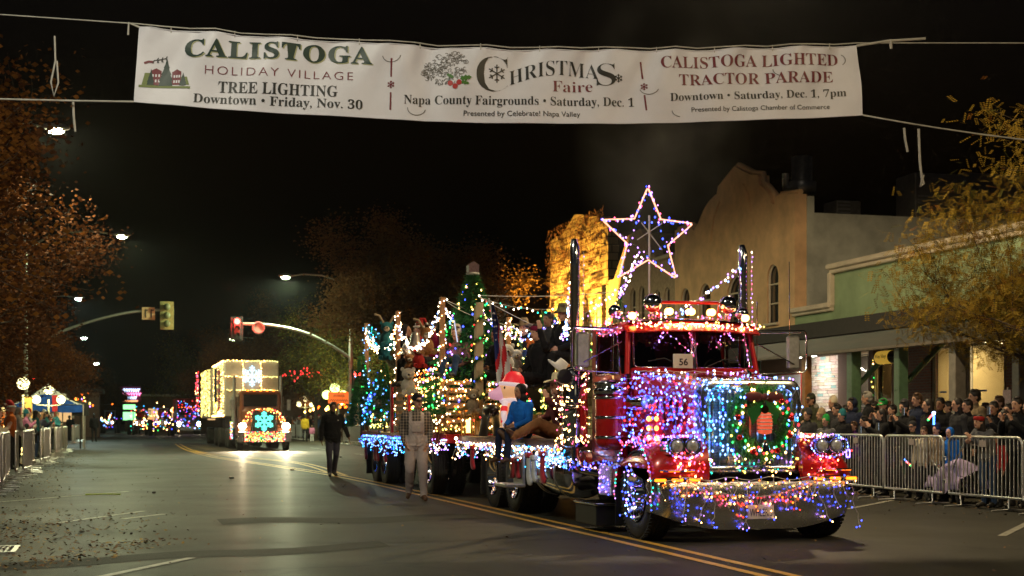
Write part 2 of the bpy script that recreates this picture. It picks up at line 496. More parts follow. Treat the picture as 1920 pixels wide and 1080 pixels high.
def strip(pts, w, mt, name, z=0.006, dash=None):
    m_ = MB(); P = [Vector((p[0], p[1], 0)) for p in pts]
    L = []; Rr = []
    for i, p in enumerate(P):
        d = (P[min(i + 1, len(P) - 1)] - P[max(i - 1, 0)]).normalized(); nn = Vector((-d.y, d.x, 0)) * w / 2
        L.append(p + nn); Rr.append(p - nn)
    vv = [(q.x, q.y, crown(q.x) + z) for a, b in zip(L, Rr) for q in (a, b)]
    m_.add(vv, [(2 * i, 2 * i + 1, 2 * i + 3, 2 * i + 2) for i in range(len(P) - 1)])
    return struct(name, m_, mt)
def bez(pts, n=16):
    out = []
    for i in range(len(pts) - 1):
        p0 = Vector(pts[max(i - 1, 0)]); p1 = Vector(pts[i]); p2 = Vector(pts[i + 1]); p3 = Vector(pts[min(i + 2, len(pts) - 1)])
        for k in range(n):
            t = k / n; out.append(0.5 * ((2 * p1) + (-p0 + p2) * t + (2 * p0 - 5 * p1 + 4 * p2 - p3) * t * t + (-p0 + 3 * p1 - 3 * p2 + p3) * t ** 3))
    out.append(Vector(pts[-1])); return out
for dx in (-0.13, 0.13):
    strip(bez([(5.45 + dx, -5, 0), (5.47 + dx, 12, 0), (5.42 + dx, 18.5, 0), (5.25 + dx, 33, 0), (4.5 + dx, 43, 0), (3.5 + dx, 54, 0), (3.2 + dx, 68, 0), (3.4 + dx, 86, 0)]), 0.1, yellow, 'yellow_line')
    strip(bez([(5.25 + dx, 34.5, 0), (5.55 + dx, 41, 0), (5.5 + dx, 46, 0), (4.7 + dx, 52, 0), (3.6 + dx, 58.5, 0), (3.25 + dx, 66, 0)]), 0.1, yellow, 'yellow_line', 0.01)
for a, b in (((-0.35, 12.3), (0.70, 14.2)), ((0.07, 20.1), (0.65, 21.0)), ((-0.74, 19.6), (0.38, 21.8)), ((10.64, 19.4), (12.66, 21.5)), ((9.9, 14.4), (11.9, 16.6)), ((10.4, 25), (13.5, 28.2)), ((-2.2, 24.5), (.2, 28)), ((3.2, 111), (3.2, 124)), ((9.4, 66), (9.4, 72)), ((9.4, 54), (9.4, 58))):
    strip([a, tuple((Vector(a) + Vector(b)) / 2), b], 0.1, whitep, 'white_line')
strip([(-4.8, 84, 0), (4.9, 84, 0)], 0.3, whitep, 'stop_line'); strip([(-4.8, 87, 0), (15.4, 87, 0)], 0.25, whitep, 'crossing_line'); strip([(-4.8, 104.5, 0), (15.4, 104.5, 0)], 0.3, whitep, 'crossing_line')
# tar-sealed joints and a darker patch, thin raised sheets
tar = mat('tar_seal', (0.008, 0.008, 0.008), 0.6, var=0.3, spec=.2)
strip(bez([(2.2, 24, 0), (4.5, 24.6, 0), (7, 24.4, 0), (12, 25.2, 0)]), 0.05, tar, 'tar_joint', 0.003)
strip(bez([(-2, 17.2, 0), (0.2, 17.9, 0), (1.2, 17.5, 0)]), 0.05, tar, 'tar_joint', 0.003)
strip(bez([(0.8, 16.0, 0), (3.5, 15.4, 0), (5.0, 16.2, 0)]), 0.045, tar, 'tar_joint', 0.003)
darkpatch = mat('newer_asphalt', (0.018, 0.018, 0.0135), 0.72, var=0.35, nscale=2, bump=0.5, bscale=70, spec=.2)
m_ = MB().grid(lambda u, v: (-2.3 + 5.1 * u, 13.2 + 0.7 * v + 1.6 * u + .15 * math.sin(u * 14), crown(-2.3 + 5.1 * u) + 0.003), 14, 2); struct('road_patch', m_, darkpatch)
m_ = MB().grid(lambda u, v: (1.3 + 3.6 * u, 18.6 + 1.1 * v + .25 * math.sin(u * 9), 0.002 + crown(3)), 12, 2); struct('road_patch', m_, darkpatch)
# drain grate
t = wthing('drain_grate', 'pale steel drain grate in the asphalt near the leaf litter', 'drain', (-1.35, 15.6, 0))
m_ = MB(); 
for x in (-1.68, -1.02): m_.box((x, 15.6, -0.002), (0.05, 0.8, 0.03))
for y in (15.22, 15.98): m_.box((-1.35, y, -0.002), (0.61, 0.05, 0.028))
part('frame', m_, steel, t)
for k in range(11): part('bar', MB().box((-1.6 + k * 0.05, 15.6, -0.004), (0.022, 0.71, 0.024)), steel, t)
# leaf litter in drifts along the left side
leafm = [mat('fallen_leaf_brown', (0.10, 0.047, 0.014), 0.8, var=0.3), mat('fallen_leaf_ochre', (0.2, 0.12, 0.025), 0.75, var=0.3), mat('fallen_leaf_dark', (0.05, 0.025, 0.012), 0.85, var=0.3)]
q = random.Random(3); m_ = MB()
def leafq(m_, x, y, z, s, mi):
    a = q.uniform(0, 6.28); t1 = q.uniform(-.5, .5); t2 = q.uniform(-.5, .5)
    ux = Vector((math.cos(a), math.sin(a), t1)) * s; uy = Vector((-math.sin(a), math.cos(a), t2)) * s * .6
    c = Vector((x, y, z + s * .5)); m_.add([c - ux, c - uy, c + ux, c + uy], [(0, 1, 2, 3)], mi)
for k in range(2700):
    if q.random() < .5: y = q.gauss(17.5, 2.4); x = q.gauss(-1.3 + (y - 17) * 0.12, .75)
    elif q.random() < .35: y = q.uniform(13, 16.5); x = -1.3 + (y - 13) * .5 + q.gauss(0, .28)
    else: y = q.uniform(20, 62); x = -2.2 + abs(q.gauss(0, 0.55))
    leafq(m_, x, y, crown(x) + .004, q.uniform(.012, .034), q.choice((0, 0, 1, 2)))
for k in range(900):
    y = q.uniform(10, 60); x = q.uniform(-2, 13.5)
    leafq(m_, x, y, crown(x) + .004, q.uniform(.01, .026), q.choice((0, 1, 2)))
for k in range(900):
    y = q.uniform(14, 30); x = q.gauss(13.2, .7)
    leafq(m_, x, y, crown(x) + .004, q.uniform(.012, .035), q.choice((0, 0, 1, 2)))
tag(m_.build('leaf_litter', leafm), kind='stuff')
for x, y, sx in ((2.55, 33.5, .09), (0.65, 27, .05), (4.55, 38.6, .08), (7.9, 52, .07)):
    m_ = MB().box((x, y, .02), (sx, sx * .7, .035), .4)
    solo('dropped_glove' if sx > .06 else 'crushed_cup', m_, blackp, {2.55: 'small dark lump lying alone on the open asphalt', .65: 'tiny dark scrap on the asphalt left of the lump', 4.55: 'small dark scrap lying between the yellow lines', 7.9: 'dark scrap on the asphalt near the box truck'}[x], 'litter')
solo('glow_stick', MB().tube([(-.55, 26.6, .02), (-.2, 26.7, .02), (.05, 26.5, .02)], .012, 5), mat('faded_glow_plastic', (0.5, 0.6, 0.08), .5), 'yellow-green glow stick dropped on the road by the left barriers', 'glow stick')

# ================================================================ RED TRUCK
def tyre_prof(r=0.5, w=0.28, ri=0.29):
    h = w / 2
    return [(ri, -h * .8), (ri + .03, -h * .92), (r - .12, -h), (r - .035, -h * .93), (r - .008, -h * .72), (r, -h * .6), (r, -h * .33), (r - .014, -h * .31), (r - .014, -h * .25), (r, -h * .23), (r, -h * .04), (r - .014, -h * .02), (r - .014, h * .04), (r, h * .06), (r, h * .29), (r - .014, h * .31), (r - .014, h * .37), (r, h * .39), (r, h * .6), (r - .008, h * .72), (r - .035, h * .93), (r - .12, h), (ri + .03, h * .92), (ri, h * .8)]
def wheel(parent, x, y, side, r=0.5, w=0.28, front=False, lug=True, n=40):
    o = MB().lathe(tyre_prof(r, w, r * .58), (x, y, r), (1, 0, 0), n)
    if lug:
        for k in range(60):       # tread blocks across the shoulders
            a = 2 * PI * k / 60
            for e in (-1, 1):
                o.box((x + e * w * .38, y + math.cos(a) * (r - .002), r + math.sin(a) * (r - .002)), (w * .2, .03, .018), 0, 0, Matrix.Rotation(a - PI / 2, 3, 'X'))
    ty = part('tyre', o, rubber, parent)
    ri = r * .58; s = side
    if front: pr = [(ri + .01, .135), (ri, .12), (ri - .03, .05), (ri - .05, .03), (.19, .06), (.12, .085), (.11, .16), (.0, .19)]
    else: pr = [(ri + .01, .135), (ri, .12), (ri - .03, .02), (ri - .05, -.07), (.2, -.07), (.13, -.05), (.12, .05), (.0, .07)]
    rim = part('rim', MB().lathe(pr, (x, y, r), (s, 0, 0), 32), chrome, ty)
    m2 = MB()
    for k in range(10):
        a = 2 * PI * k / 10; rr = .165 if not front else .165
        b0 = .055 if front else -.065
        c = Vector((x + s * b0, y + rr * math.cos(a), r + rr * math.sin(a)))
        m2.cyl(c, c + Vector((s * .055, 0, 0)), .02, .012, 8)
    part('lug_nut', m2, chrome, ty)['kind'] = 'stuff'
    return ty

T = wthing('decorated_tractor_unit', 'red conventional truck cab covered in coloured string lights, number 56 behind its windscreen', 'truck', (6.82, 14.4, 0))
TX, TY = 6.82, 14.4
def w3(x, y, z): return (TX + x, TY + y, z)
class LB(MB):       # builder whose points are given relative to the truck
    def build(s, name, m, parent=None, flat=False):
        s.v = [(a + TX, b + TY, c) for a, b, c in s.v]
        return MB.build(s, name, m, parent)
def tp(name, m_, mt, par=T, label=None): return part(name, m_, mt, par, label)
# bumper
def bump_pt(u, v, off=0):
    x = -1.22 + 2.44 * u; e = abs(x) / 1.22
    zb = .14 + .2 * max(0, (e - .35) / .65) ** 1.6; zt = .66
    y = 0.0 + .02 * e * e + (.22 * max(0, (e - .86) / .14) ** 2)
    z = zb + (zt - zb) * v
    y += .03 * (2 * v - 1) ** 4 + off
    return (x, y, z)
m_ = LB().grid(lambda u, v: bump_pt(u, v), 48, 10)
m_.grid(lambda u, v: bump_pt(1 - u, v, .03), 48, 10)
for v in (0, 1): m_.grid(lambda u, w_: bump_pt(u, v, .03 * w_), 48, 1)
tp('bumper', m_, chrome2)
pl = tp('number_plate', LB().bbox((.02, -.015, .33), (.31, .012, .155), .004), mat('plate_white', (.75, .72, .68), .4, var=.08))
vv, fs = text_data('WHLER 5', 1.0, res=2); vv = fit(vv, .27, .085)
tp('plate_lettering', LB().add([(.02 + p[0], -.0235, .325 + p[1]) for p in vv], fs), mat('plate_blue_ink', (.03, .03, .12), .5), pl)
# chassis
m_ = LB()
for s in (-1, 1): m_.box((s * .42, 4.9, .82), (.09, 9.0, .24))
for y in (.8, 2.2, 3.6, 5.2, 6.4, 7.6, 9): m_.box((0, y, .82), (.76, .12, .16))
m_.box((0, .65, .5), (1.9, .12, .12)); m_.box((0, 5.75, .5), (1.7, .14, .14)); m_.box((0, 6.95, .5), (1.7, .14, .14)); m_.box((0, 1.0, .75), (.7, 1.3, .5))
tp('chassis', m_, blackp)
# radiator shell
def rr(w, z0, z1, r, n=6, cx=0):
    out = []
    for (ax, az, a0) in ((w / 2 - r, z1 - r, 0), (-w / 2 + r, z1 - r, PI / 2)):
        for k in range(n + 1): a = a0 + PI / 2 * k / n; out.append((cx + ax + r * math.cos(a), az + r * math.sin(a)))
    rb = .03
    for (ax, az, a0) in ((-w / 2 + rb, z0 + rb, PI), (w / 2 - rb, z0 + rb, 3 * PI / 2)):
        for k in range(4): a = a0 + PI / 2 * k / 3; out.append((cx + ax + rb * math.cos(a), az + rb * math.sin(a)))
    return out
oo = rr(1.22, .74, 1.80, .13); ii = rr(.98, .84, 1.67, .07); o2 = rr(1.18, .76, 1.78, .12); i2 = rr(1.0, .82, 1.69, .08)
rings = [[(x, .38, z) for x, z in oo], [(x, .21, z) for x, z in oo], [(x, .18, z) for x, z in o2], [(x, .18, z) for x, z in i2], [(x, .2, z) for x, z in ii], [(x, .3, z) for x, z in ii]]
tp('radiator_shell', LB().loft(rings, caps=False), chrome2)
g = tp('radiator_core', LB().box((0, .31, 1.25), (1.0, .02, .88)), mat('radiator_core_metal', (.3, .31, .33), .38, .85))
for k in range(11):
    x = -.45 + .09 * k; tp('grille_bar', LB().box((x, .235, 1.255), (.022, .03, .83)), chrome2, g)
m_ = LB()
for k in range(46): m_.box((0, .258, .855 + k * .0178), (.97, .008, .006))
tp('grille_mesh', m_, steel, g)['kind'] = 'stuff'
tp('grille_badge', LB().sph((0, .17, 1.735), (.07, .012, .028), 12, 6), redp)
m_ = LB().tube([(0, .2, 1.8), (0, .22, 1.86), (0, .3, 1.9), (0, .42, 1.88)], [.012, .02, .022, .008], 8); tp('hood_ornament', m_, chrome)
# hood
def hood_ring(y, w, zt, zb, r):
    pts = []
    for k in range(7): a = PI / 2 * k / 6; pts.append((w / 2 - r + r * math.cos(a), y, zt - r + r * math.sin(a)))
    pts.append((0, y, zt + .02))
    for k in range(7): a = PI / 2 + PI / 2 * k / 6; pts.append((-w / 2 + r + r * math.cos(a), y, zt - r + r * math.sin(a)))
    pts.append((-w / 2, y, zb)); pts.append((w / 2, y, zb)); return pts
tp('hood', LB().loft([hood_ring(.36, 1.16, 1.77, .9, .12), hood_ring(.9, 1.24, 1.83, .95, .14), hood_ring(1.4, 1.4, 1.88, 1.0, .16), hood_ring(1.78, 1.6, 1.93, 1.0, .18)]), redp)
for k in range(5): tp('hood_louvre', LB().bbox((-.635 - .015 * k, .7 + .16 * k, 1.45), (.012, .1, .34), .003), chrome)
# fenders
prof = [(.06, .67), (.05, .8), (.1, .95), (.22, 1.06), (.42, 1.115), (.66, 1.13), (.92, 1.10), (1.14, 1.0), (1.3, .84), (1.38, .62)]
arch = [(1.3, .62)] + [(.68 + .61 * math.cos(a), .52 + .59 * math.sin(a)) for a in [PI * k / 10 for k in range(1, 10)]] + [(.1, .66)]
for s in (-1, 1):
    rings = []
    for x, dz, dy in ((.56, .1, 0), (.72, .05, 0), (.88, .0, 0), (1.0, -.045, .015), (1.1, -.1, .04), (1.18, -.17, .09), (1.215, -.25, .15)):
        ring = []
        for (py, pz) in prof:
            k = max(0, (pz - .66) / .47); fr = max(0, 1 - (py - .05) / .5)
            ring.append((s * x, py + dy * fr, pz + dz * k))
        for (py, pz) in arch: ring.append((s * x, py + (dy * .3 if py < .2 else 0), min(pz, 1.06 + dz) if True else pz))
        rings.append(ring if s > 0 else ring[::-1])
    tp('fender', LB().loft(rings), redp)
    m_ = LB().prism([(-.17, .97), (-.19, 1.0), (-.19, 1.11), (-.16, 1.15), (.16, 1.15), (.19, 1.11), (.19, 1.0), (.17, .97)], .02, .26, 'y')
    m_.v = [(a + s * .87, b, c) for a, b, c in m_.v]
    hl = tp('headlight', m_, chrome)
    for d in (-.09, .09):
        lens = tp('lens', LB().sph((s * .87 + d, .018, 1.06), (.073, .03, .073), 16, 8), mat('headlamp_lens', (.75, .75, .72), .15, .35, var=.4, nscale=40), hl)
        tp('lens_ring', LB().tube([(s * .87 + d + .077 * math.cos(a), .01, 1.06 + .077 * math.sin(a)) for a in [2 * PI * k / 20 for k in range(20)]], .009, 5, closed=True), chrome, hl)
    tp('fender_trim', LB().bbox((s * .95, .035, .79), (.42, .03, .025), .008), chrome)
    m_ = LB().bbox((s * .95, .06, .69), (.54, .06, .05), .012); tl = tp('turn_signal_bar', m_, blackp)
    for d in (-.2, 0, .2): tp('amber_lamp', LB().bbox((s * .95 + d, .02, .69), (.13, .03, .032), .008), emis('amber_lamp_glow', (1.0, .17, .008), 5), tl)
    wheel(T, s * 1.06 + TX, .68 + TY, s, .5, .27, True)
    # mud flap behind the front wheel
    tp('mud_flap', LB().box((s * 1.02, 1.36, .42), (.34, .015, .6)), blackp)
# small lamp grid and air horn on the hood side
for s in (-1, 1):
    m_ = LB().bbox((s * .80, 1.12, 1.26), (.1, .34, .32), .01); gb = tp('lamp_panel', m_, redp)
    for k in range(3):
        for j in (0, 1): tp('amber_lamp', LB().sph((s * (.86 if j else .84), .93 + j * .2, 1.14 + k * .11), (.025, .025, .03), 10, 6), emis('lamp_panel_glow', (1.0, .3, .05), 9), gb)
    tp('intake_tube', LB().cyl((s * .93, .98, 1.55), (s * .93, 1.5, 1.55), .085, None, 16), chrome)
# air cleaners
for s in (-1, 1):
    ac = tp('air_cleaner', LB().lathe([(0, .98), (.12, .98), (.19, 1.04), (.205, 1.08), (.205, 1.62), (.2, 1.66), (.0, 1.66)], (s * 1.02, 1.95, 0), (0, 0, 1), 28), redp)
    for z in (1.12, 1.36, 1.6): tp('band', LB().lathe([(.208, z), (.215, z + .005), (.215, z + .03), (.208, z + .035)], (s * 1.02, 1.95, 0), (0, 0, 1), 28), chrome, ac)
    tp('cap', LB().lathe([(.225, 1.66), (.235, 1.68), (.235, 1.72), (.2, 1.735), (.2, 1.76), (.225, 1.77), (.225, 1.8), (.1, 1.83), (0, 1.835)], (s * 1.02, 1.95, 0), (0, 0, 1), 28), chrome, ac)
# cab shell
ZR = 2.52
m_ = LB()
for s in (-1, 1):
    m_.bbox((s * .86, 2.5, 1.36), (.06, 1.2, 1.1), .015)                     # side below window
    m_.bbox((s * .86, 3.0, 2.2), (.06, .2, .6), .01)                        # rear pillar
    m_.tube([(s * .86, 1.86, 1.9), (s * .80, 1.98, 2.48)], .035, 8)         # front pillar
    m_.bbox((s * .85, 2.45, 2.47), (.07, 1.05, .08), .01)
m_.bbox((0, 3.08, 1.65), (1.7, .05, 1.75), .01)
m_.bbox((0, 2.45, .82), (1.7, 1.2, .1), .01)
m_.bbox((0, 1.86, 1.45), (1.64, .06, 1.0), .01)
m_.bbox((0, 1.84, 1.955), (1.62, .1, .05), .01)
m_.bbox((0, 2.0, 2.49), (1.64, .08, .06), .01)
tp('cab_body', m_, redp)
def roofp(u, v):
    x = -.9 + 1.8 * u; y = 1.93 + 1.2 * v; e = abs(2 * u - 1)
    return (x, y, ZR + .13 * (1 - e ** 4) * (1 - .35 * abs(2 * v - 1) ** 3) - .02)
m_ = LB().grid(roofp, 20, 10); m_.box((0, 2.53, ZR - .03), (1.8, 1.2, .03)); tp('roof', m_, redp)
# visor
def visp(u, v, o=0):
    x = -.88 + 1.76 * u; e = abs(2 * u - 1)
    return (x, 1.97 - .26 * v + .1 * e ** 3, ZR + .02 - .13 * v ** 1.3 + .03 * (1 - e * e) + o)
m_ = LB().grid(visp, 24, 5); m_.grid(lambda u, v: visp(1 - u, v, -.015), 24, 5); tp('sun_visor', m_, redp)
# windscreen, two flat panes meeting in a shallow V
for s in (-1, 1):
    a = (0, 1.80, 1.98); b = (s * .76, 1.87, 1.98); c = (s * .74, 1.99, 2.46); d = (0, 1.90, 2.47)
    tp('windscreen_pane', LB().add([a, b, c, d], [(0, 1, 2, 3) if s > 0 else (3, 2, 1, 0)]), glass)
    rim = [(s * .03, 1.795, 1.99), (s * .72, 1.862, 1.985), (s * .765, 1.875, 2.02), (s * .745, 1.985, 2.43), (s * .71, 1.99, 2.46), (s * .03, 1.895, 2.465)]
    tp('windscreen_frame', LB().tube(rim, .014, 6, closed=True), chrome)
    tp('wiper', LB().tube([(s * .12, 1.78, 1.985), (s * .4, 1.8, 2.1), (s * .6, 1.82, 2.06)], .007, 5), blackp)
tp('centre_post', LB().tube([(0, 1.79, 1.97), (0, 1.895, 2.48)], .022, 8), chrome)
card = tp('race_number_card', LB().bbox((-.17, 1.765, 2.065), (.26, .008, .175), .003), mat('card_white', (.62, .62, .5), .6, var=.06))
vv, fs = text_data('56', 1.0, offset=.02); vv = fit(vv, .115, .085)
tp('card_lettering', LB().add([(-.165 + p[0], 1.7585, 2.055 + p[1]) for p in vv], fs), mat('ink_black', (.01, .01, .01), .6), card)
# interior: seats, dash, steering wheel
inn = mat('cab_interior', (.03, .015, .012), .8)
m_ = LB().bbox((0, 1.98, 1.9), (1.6, .2, .12), .02)
for s in (-1, 1): m_.bbox((s * .45, 2.75, 1.75), (.5, .14, .85), .05)
tp('seat', m_, inn)
tp('steering_wheel', LB().tube([(.45 + .2 * math.cos(a), 2.13 + .05 * math.sin(a), 1.95 + .17 * math.sin(a)) for a in [2 * PI * k / 20 for k in range(20)]], .014, 6, closed=True), blackp)
# doors
for s in (-1, 1):
    d = tp('door', LB().bbox((s * .9, 2.42, 1.40), (.02, .98, 1.02), .006), redp)
    fr = [(s * .905, 1.98, 1.92), (s * .905, 2.86, 1.92), (s * .9, 2.86, 2.43), (s * .9, 2.1, 2.43)]
    tp('window_frame', LB().tube(fr, .02, 6, closed=True), chrome, d)
    tp('window_pane', LB().add([(s * .895, 1.98, 1.92), (s * .895, 2.86, 1.92), (s * .89, 2.86, 2.43), (s * .89, 2.1, 2.43)], [(0, 1, 2, 3)]), glass, d)
    tp('vent_post', LB().tube([(s * .905, 2.22, 1.92), (s * .9, 2.22, 2.43)], .01, 6), chrome, d)
    tp('handle', LB().tube([(s * .92, 2.7, 1.62), (s * .95, 2.72, 1.62), (s * .95, 2.86, 1.62), (s * .92, 2.88, 1.62)], .01, 6), chrome, d)
    # mirror on its tube loop
    mx = s * 1.38 if s < 0 else 1.42
    mm = tp('mirror', LB().bbox((mx, 2.0, 2.2), (.17, .07, .42), .02), steel)
    tp('mirror_bracket', LB().tube([(s * .9, 1.95, 2.46), (mx + s * .12, 1.93, 2.47), (mx + s * .16, 1.94, 2.43), (mx + s * .16, 1.94, 1.99), (mx + s * .12, 1.94, 1.95), (s * .92, 1.98, 1.92)], .013, 6), chrome, mm)
    tp('mirror_bracket', LB().tube([(s * .9, 1.95, 2.3), (mx, 1.96, 2.05)], .009, 6), chrome, mm)
    tp('mirror_bracket', LB().tube([(s * .9, 2.3, 2.45), (mx + s * .1, 1.98, 2.45)], .009, 6), chrome, mm)
    # roof furniture
    sp = tp('horn_dome', LB().sph((s * .5, 1.93, 2.78), .115, 22, 14), chrome)
    tp('horn_stalk', LB().cyl((s * .5, 2.0, 2.6), (s * .5, 1.96, 2.7), .02), chrome, sp)
    sp = tp('corner_horn', LB().sph((s * .86, 2.3, 2.7), .085, 16, 10), chrome)
    # exhaust
    ms = tp('muffler', LB().lathe([(.0, 1.0), (.12, 1.0), (.165, 1.03), (.165, 1.97), (.12, 2.0), (.08, 2.03), (0, 2.03)], (s * 1.17, 2.95, 0), (0, 0, 1), 28), chrome)
    for z in (1.1, 1.5, 1.9): tp('clamp_band', LB().lathe([(.166, z), (.173, z + .005), (.173, z + .03), (.166, z + .035)], (s * 1.17, 2.95, 0), (0, 0, 1), 28), chrome, ms)
    st = tp('exhaust_stack', LB().tube([(s * 1.17, 2.95, 2.0), (s * 1.17, 2.95, 3.3), (s * 1.17, 2.95, 3.55), (s * 1.17, 2.99, 3.66)], [.062, .062, .062, .042], 18), chrome)
    tp('exhaust_elbow', LB().tube([(s * 1.17, 2.95, 1.02), (s * 1.17, 2.93, .86), (s * 1.12, 2.8, .72), (s * .98, 2.5, .68), (s * .7, 2.2, .72)], .055, 12), chrome)
    tp('grab_disc', LB().cyl((s * 1.35, 2.8, 1.9), (s * 1.35, 2.84, 1.9), .095, None, 18), blackp)
    # tanks, steps, battery box
    tk = tp('fuel_tank', LB().lathe([(0, 3.2), (.2, 3.21), (.29, 3.24), (.32, 3.3), (.32, 4.9), (.29, 4.97), (0, 5.0)], (s * .92, 0, .64), (0, 1, 0), 32), chrome)
    for y in (3.6, 4.5): tp('tank_strap', LB().lathe([(.322, y), (.33, y + .004), (.33, y + .05), (.322, y + .054)], (s * .92, 0, .64), (0, 1, 0), 32), steel, tk)
    tp('battery_box', LB().bbox((s * 1.02, 1.78, .62), (.32, .44, .36), .015), mat('diamond_plate', (.6, .6, .62), .3, .9, bump=1.0, bscale=45, var=.1))
    stp = tp('step_box', LB().bbox((s * 1.14, 2.1, .2), (.34, .8, .24), .01), blackp)
    tp('step_tread', LB().bbox((s * 1.14, 2.1, .335), (.38, .84, .03), .008), chrome, stp)
    for y in (5.75, 6.95):
        for dx in (1.08, .76): wheel(T, s * dx + TX, y + TY, s if dx > 1 else s, .5, .25, False)
    tp('mud_flap', LB().box((s * .93, 7.6, .5), (.6, .02, .65)), blackp)
    tp('tool_box', LB().bbox((s * 1.0, 5.16 - .35, .66), (.4, .3, .5), .01), chrome) if False else None
for x in (-.75, -.28, 0, .28, .75):
    z = 2.68 if abs(x) < .7 else 2.62
    lp = tp('roof_marker_lamp', LB().sph((x, 1.9 + abs(x) * .08, z), (.045, .06, .045), 14, 8), emis('marker_glow', (1.0, .34, .07), 16))
    tp('lamp_housing', LB().tube([(x, 1.98, z), (x, 2.1, z + .01)], [.05, .01], 10), chrome, lp)
tp('light_rack', LB().tube([(-.38, 2.05, 2.62), (-.38, 2.05, 2.8), (.42, 2.05, 2.81), (.42, 2.05, 2.62)], .022, 8), redp)
tp('antenna', LB().tube([(1.38, 2.0, 1.95), (1.38, 2.02, 3.35)], .006, 4), chrome)
tp('antenna', LB().tube([(1.02, 2.2, 2.1), (1.02, 2.2, 2.85)], .006, 4), chrome)
# flat deck behind the cab
m_ = LB()
for s in (-1, 1): m_.bbox((s * 1.2, 6.3, 1.02), (.06, 5.7, .14), .01)
m_.bbox((0, 3.47, 1.02), (2.4, .06, .14), .01); m_.bbox((0, 9.14, 1.02), (2.4, .06, .14), .01)
dk = tp('deck_frame', m_, mat('deck_edge_brown', (.1, .04, .03), .5, var=.3))
for k in range(12): tp('plank', LB().bbox((-1.07 + k * .1945, 6.3, 1.06), (.185, 5.6, .05), .006), wood, dk)

# ================================================================ LIGHTS ON THE RED TRUCK
q = random.Random(11)
def L(x, y, z): return Vector((TX + x, TY + y, z))
# icicles on the bumper
top = [L(-1.22 + 2.44 * k / 24, -.03 + (.2 * max(0, abs(-1 + k / 12) - .88) / .12), .7 - .02 * math.sin(k * 1.3)) for k in range(25)]
icicles('blue and white icicle lights hanging over the chrome bumper', top, .15, (.2, .62), [BLUE, BLUE, VIO, BLUE, WARM, BLUE], .0085, seed=4)
gar = [L(-.95, -.05, .72)] + sag(L(-.9, -.05, .72), L(.75, -.05, .72), .22, 16) 
icicles('pink and red lights swagged below the grille', gar, .1, (.05, .3), [PINK, REDB, AMBER, PINK, WARM, BLUE], .0095, seed=9, jx=.03)
string('amber and white string along the bumper top', [L(-1.2 + .1 * k, -.03 + .01 * math.sin(k), .665 + .012 * math.sin(k * 2.2)) for k in range(25)], .1, [WARM, AMBER, GOLD], .009)
# grille net
pts = []
for k in range(190):
    x = q.uniform(-.6, .6) if k % 3 else q.uniform(-.6, -.15); z = q.uniform(.95, 1.8)
    if (x - .08) ** 2 + (z - 1.3) ** 2 < .18 and q.random() < .88: continue
    if x > .2 and q.random() < .3: continue
    pts.append(L(x, .15 + q.uniform(-.03, .02), z))
net('icy blue and turquoise net lights over the chrome grille', pts, [COOL, CYAN, COOL, BLUE, COOL], .0125, seed=2)
pts = [L(q.uniform(-.6, .6), .16 + q.uniform(-.03, .02), q.uniform(.74, .95)) for k in range(40)]
net('gold and violet lights low on the grille', pts, [GOLD, WARM, VIO, TEAL], .011, seed=3)
string('white and violet lights along the hood edge above the grille', [L(-.6 + .05 * k, .22 + .1 * abs(math.sin(k)), 1.8 + .02 * math.sin(k * 1.7)) for k in range(25)], .06, [COOL, VIO, BLUE], .0105, .03)
# near hood side: dense cluster
pts = []
for k in range(330):
    y = q.uniform(.15, 1.85); f = (y - .36) / 1.4; xs = -(.60 + .2 * max(0, f)); z = q.uniform(1.02, 1.86)
    if y < .6 and z < 1.12: continue
    pts.append(L(xs - q.uniform(.01, .17 + .12 * f), y, z))
net('dense violet and blue lights covering the near side of the hood', pts, [BLUE, COOL, BLUE, VIO, REDB, BLUE], .0125, seed=5)
pts = [L(q.uniform(-1.2, -.65), .3 + q.uniform(0, 1.1), 0) for k in range(130)]
pts = [Vector((p.x, p.y, 1.13 - .5 * max(0, (abs(p.x - TX) - .9)) ** 1.2 - .25 * max(0, .35 - (p.y - TY)) + q.uniform(.0, .05))) for p in pts]
net('red and pink lights on the near front fender', pts, [REDB, PINK, VIO, PINK, BLUE], .0095, seed=6)
pts = [L(q.uniform(-1.0, -.62), .06 + q.uniform(-.06, .03), q.uniform(.72, 1.0)) for k in range(60)]
net('pink lights below the near headlight', pts, [REDB, PINK, PINK, WARM], .0115, seed=16)
pts = [L(q.uniform(.62, 1.2), 0, 0) for k in range(100)]
pts = [Vector((p.x, TY + q.uniform(.05, .7), 1.15 - .5 * max(0, (p.x - TX - .85)) ** 1.1 + q.uniform(-.0, .04))) for p in pts]
net('pink and orange lights on the far front fender', pts, [PINK, REDB, WARM, VIO, PINK], .0115, seed=7)
pts = [L(q.uniform(.62, 1.02), .05 + q.uniform(-.05, .03), q.uniform(.72, .98)) for k in range(45)]
net('red lights below the far headlight', pts, [REDB, PINK, REDB, WARM], .0115, seed=17)
for s in (-1, 1):
    string('violet lights round the %s headlight' % ('near' if s < 0 else 'far'), [L(s * .87 + .23 * math.cos(a), 0.0, 1.06 + .125 * math.sin(a)) for a in [2 * PI * k / 24 for k in range(25)]], .035, [VIO, COOL, BLUE], .0095, .008)
    string('lights along the far side of the hood' if s > 0 else 'lights along the near top edge of the hood', [L(s * (.57 + .2 * k / 12), .4 + 1.35 * k / 12, 1.8 + .1 * k / 12) for k in range(13)], .06, [VIO, BLUE, COOL], .012, .04)
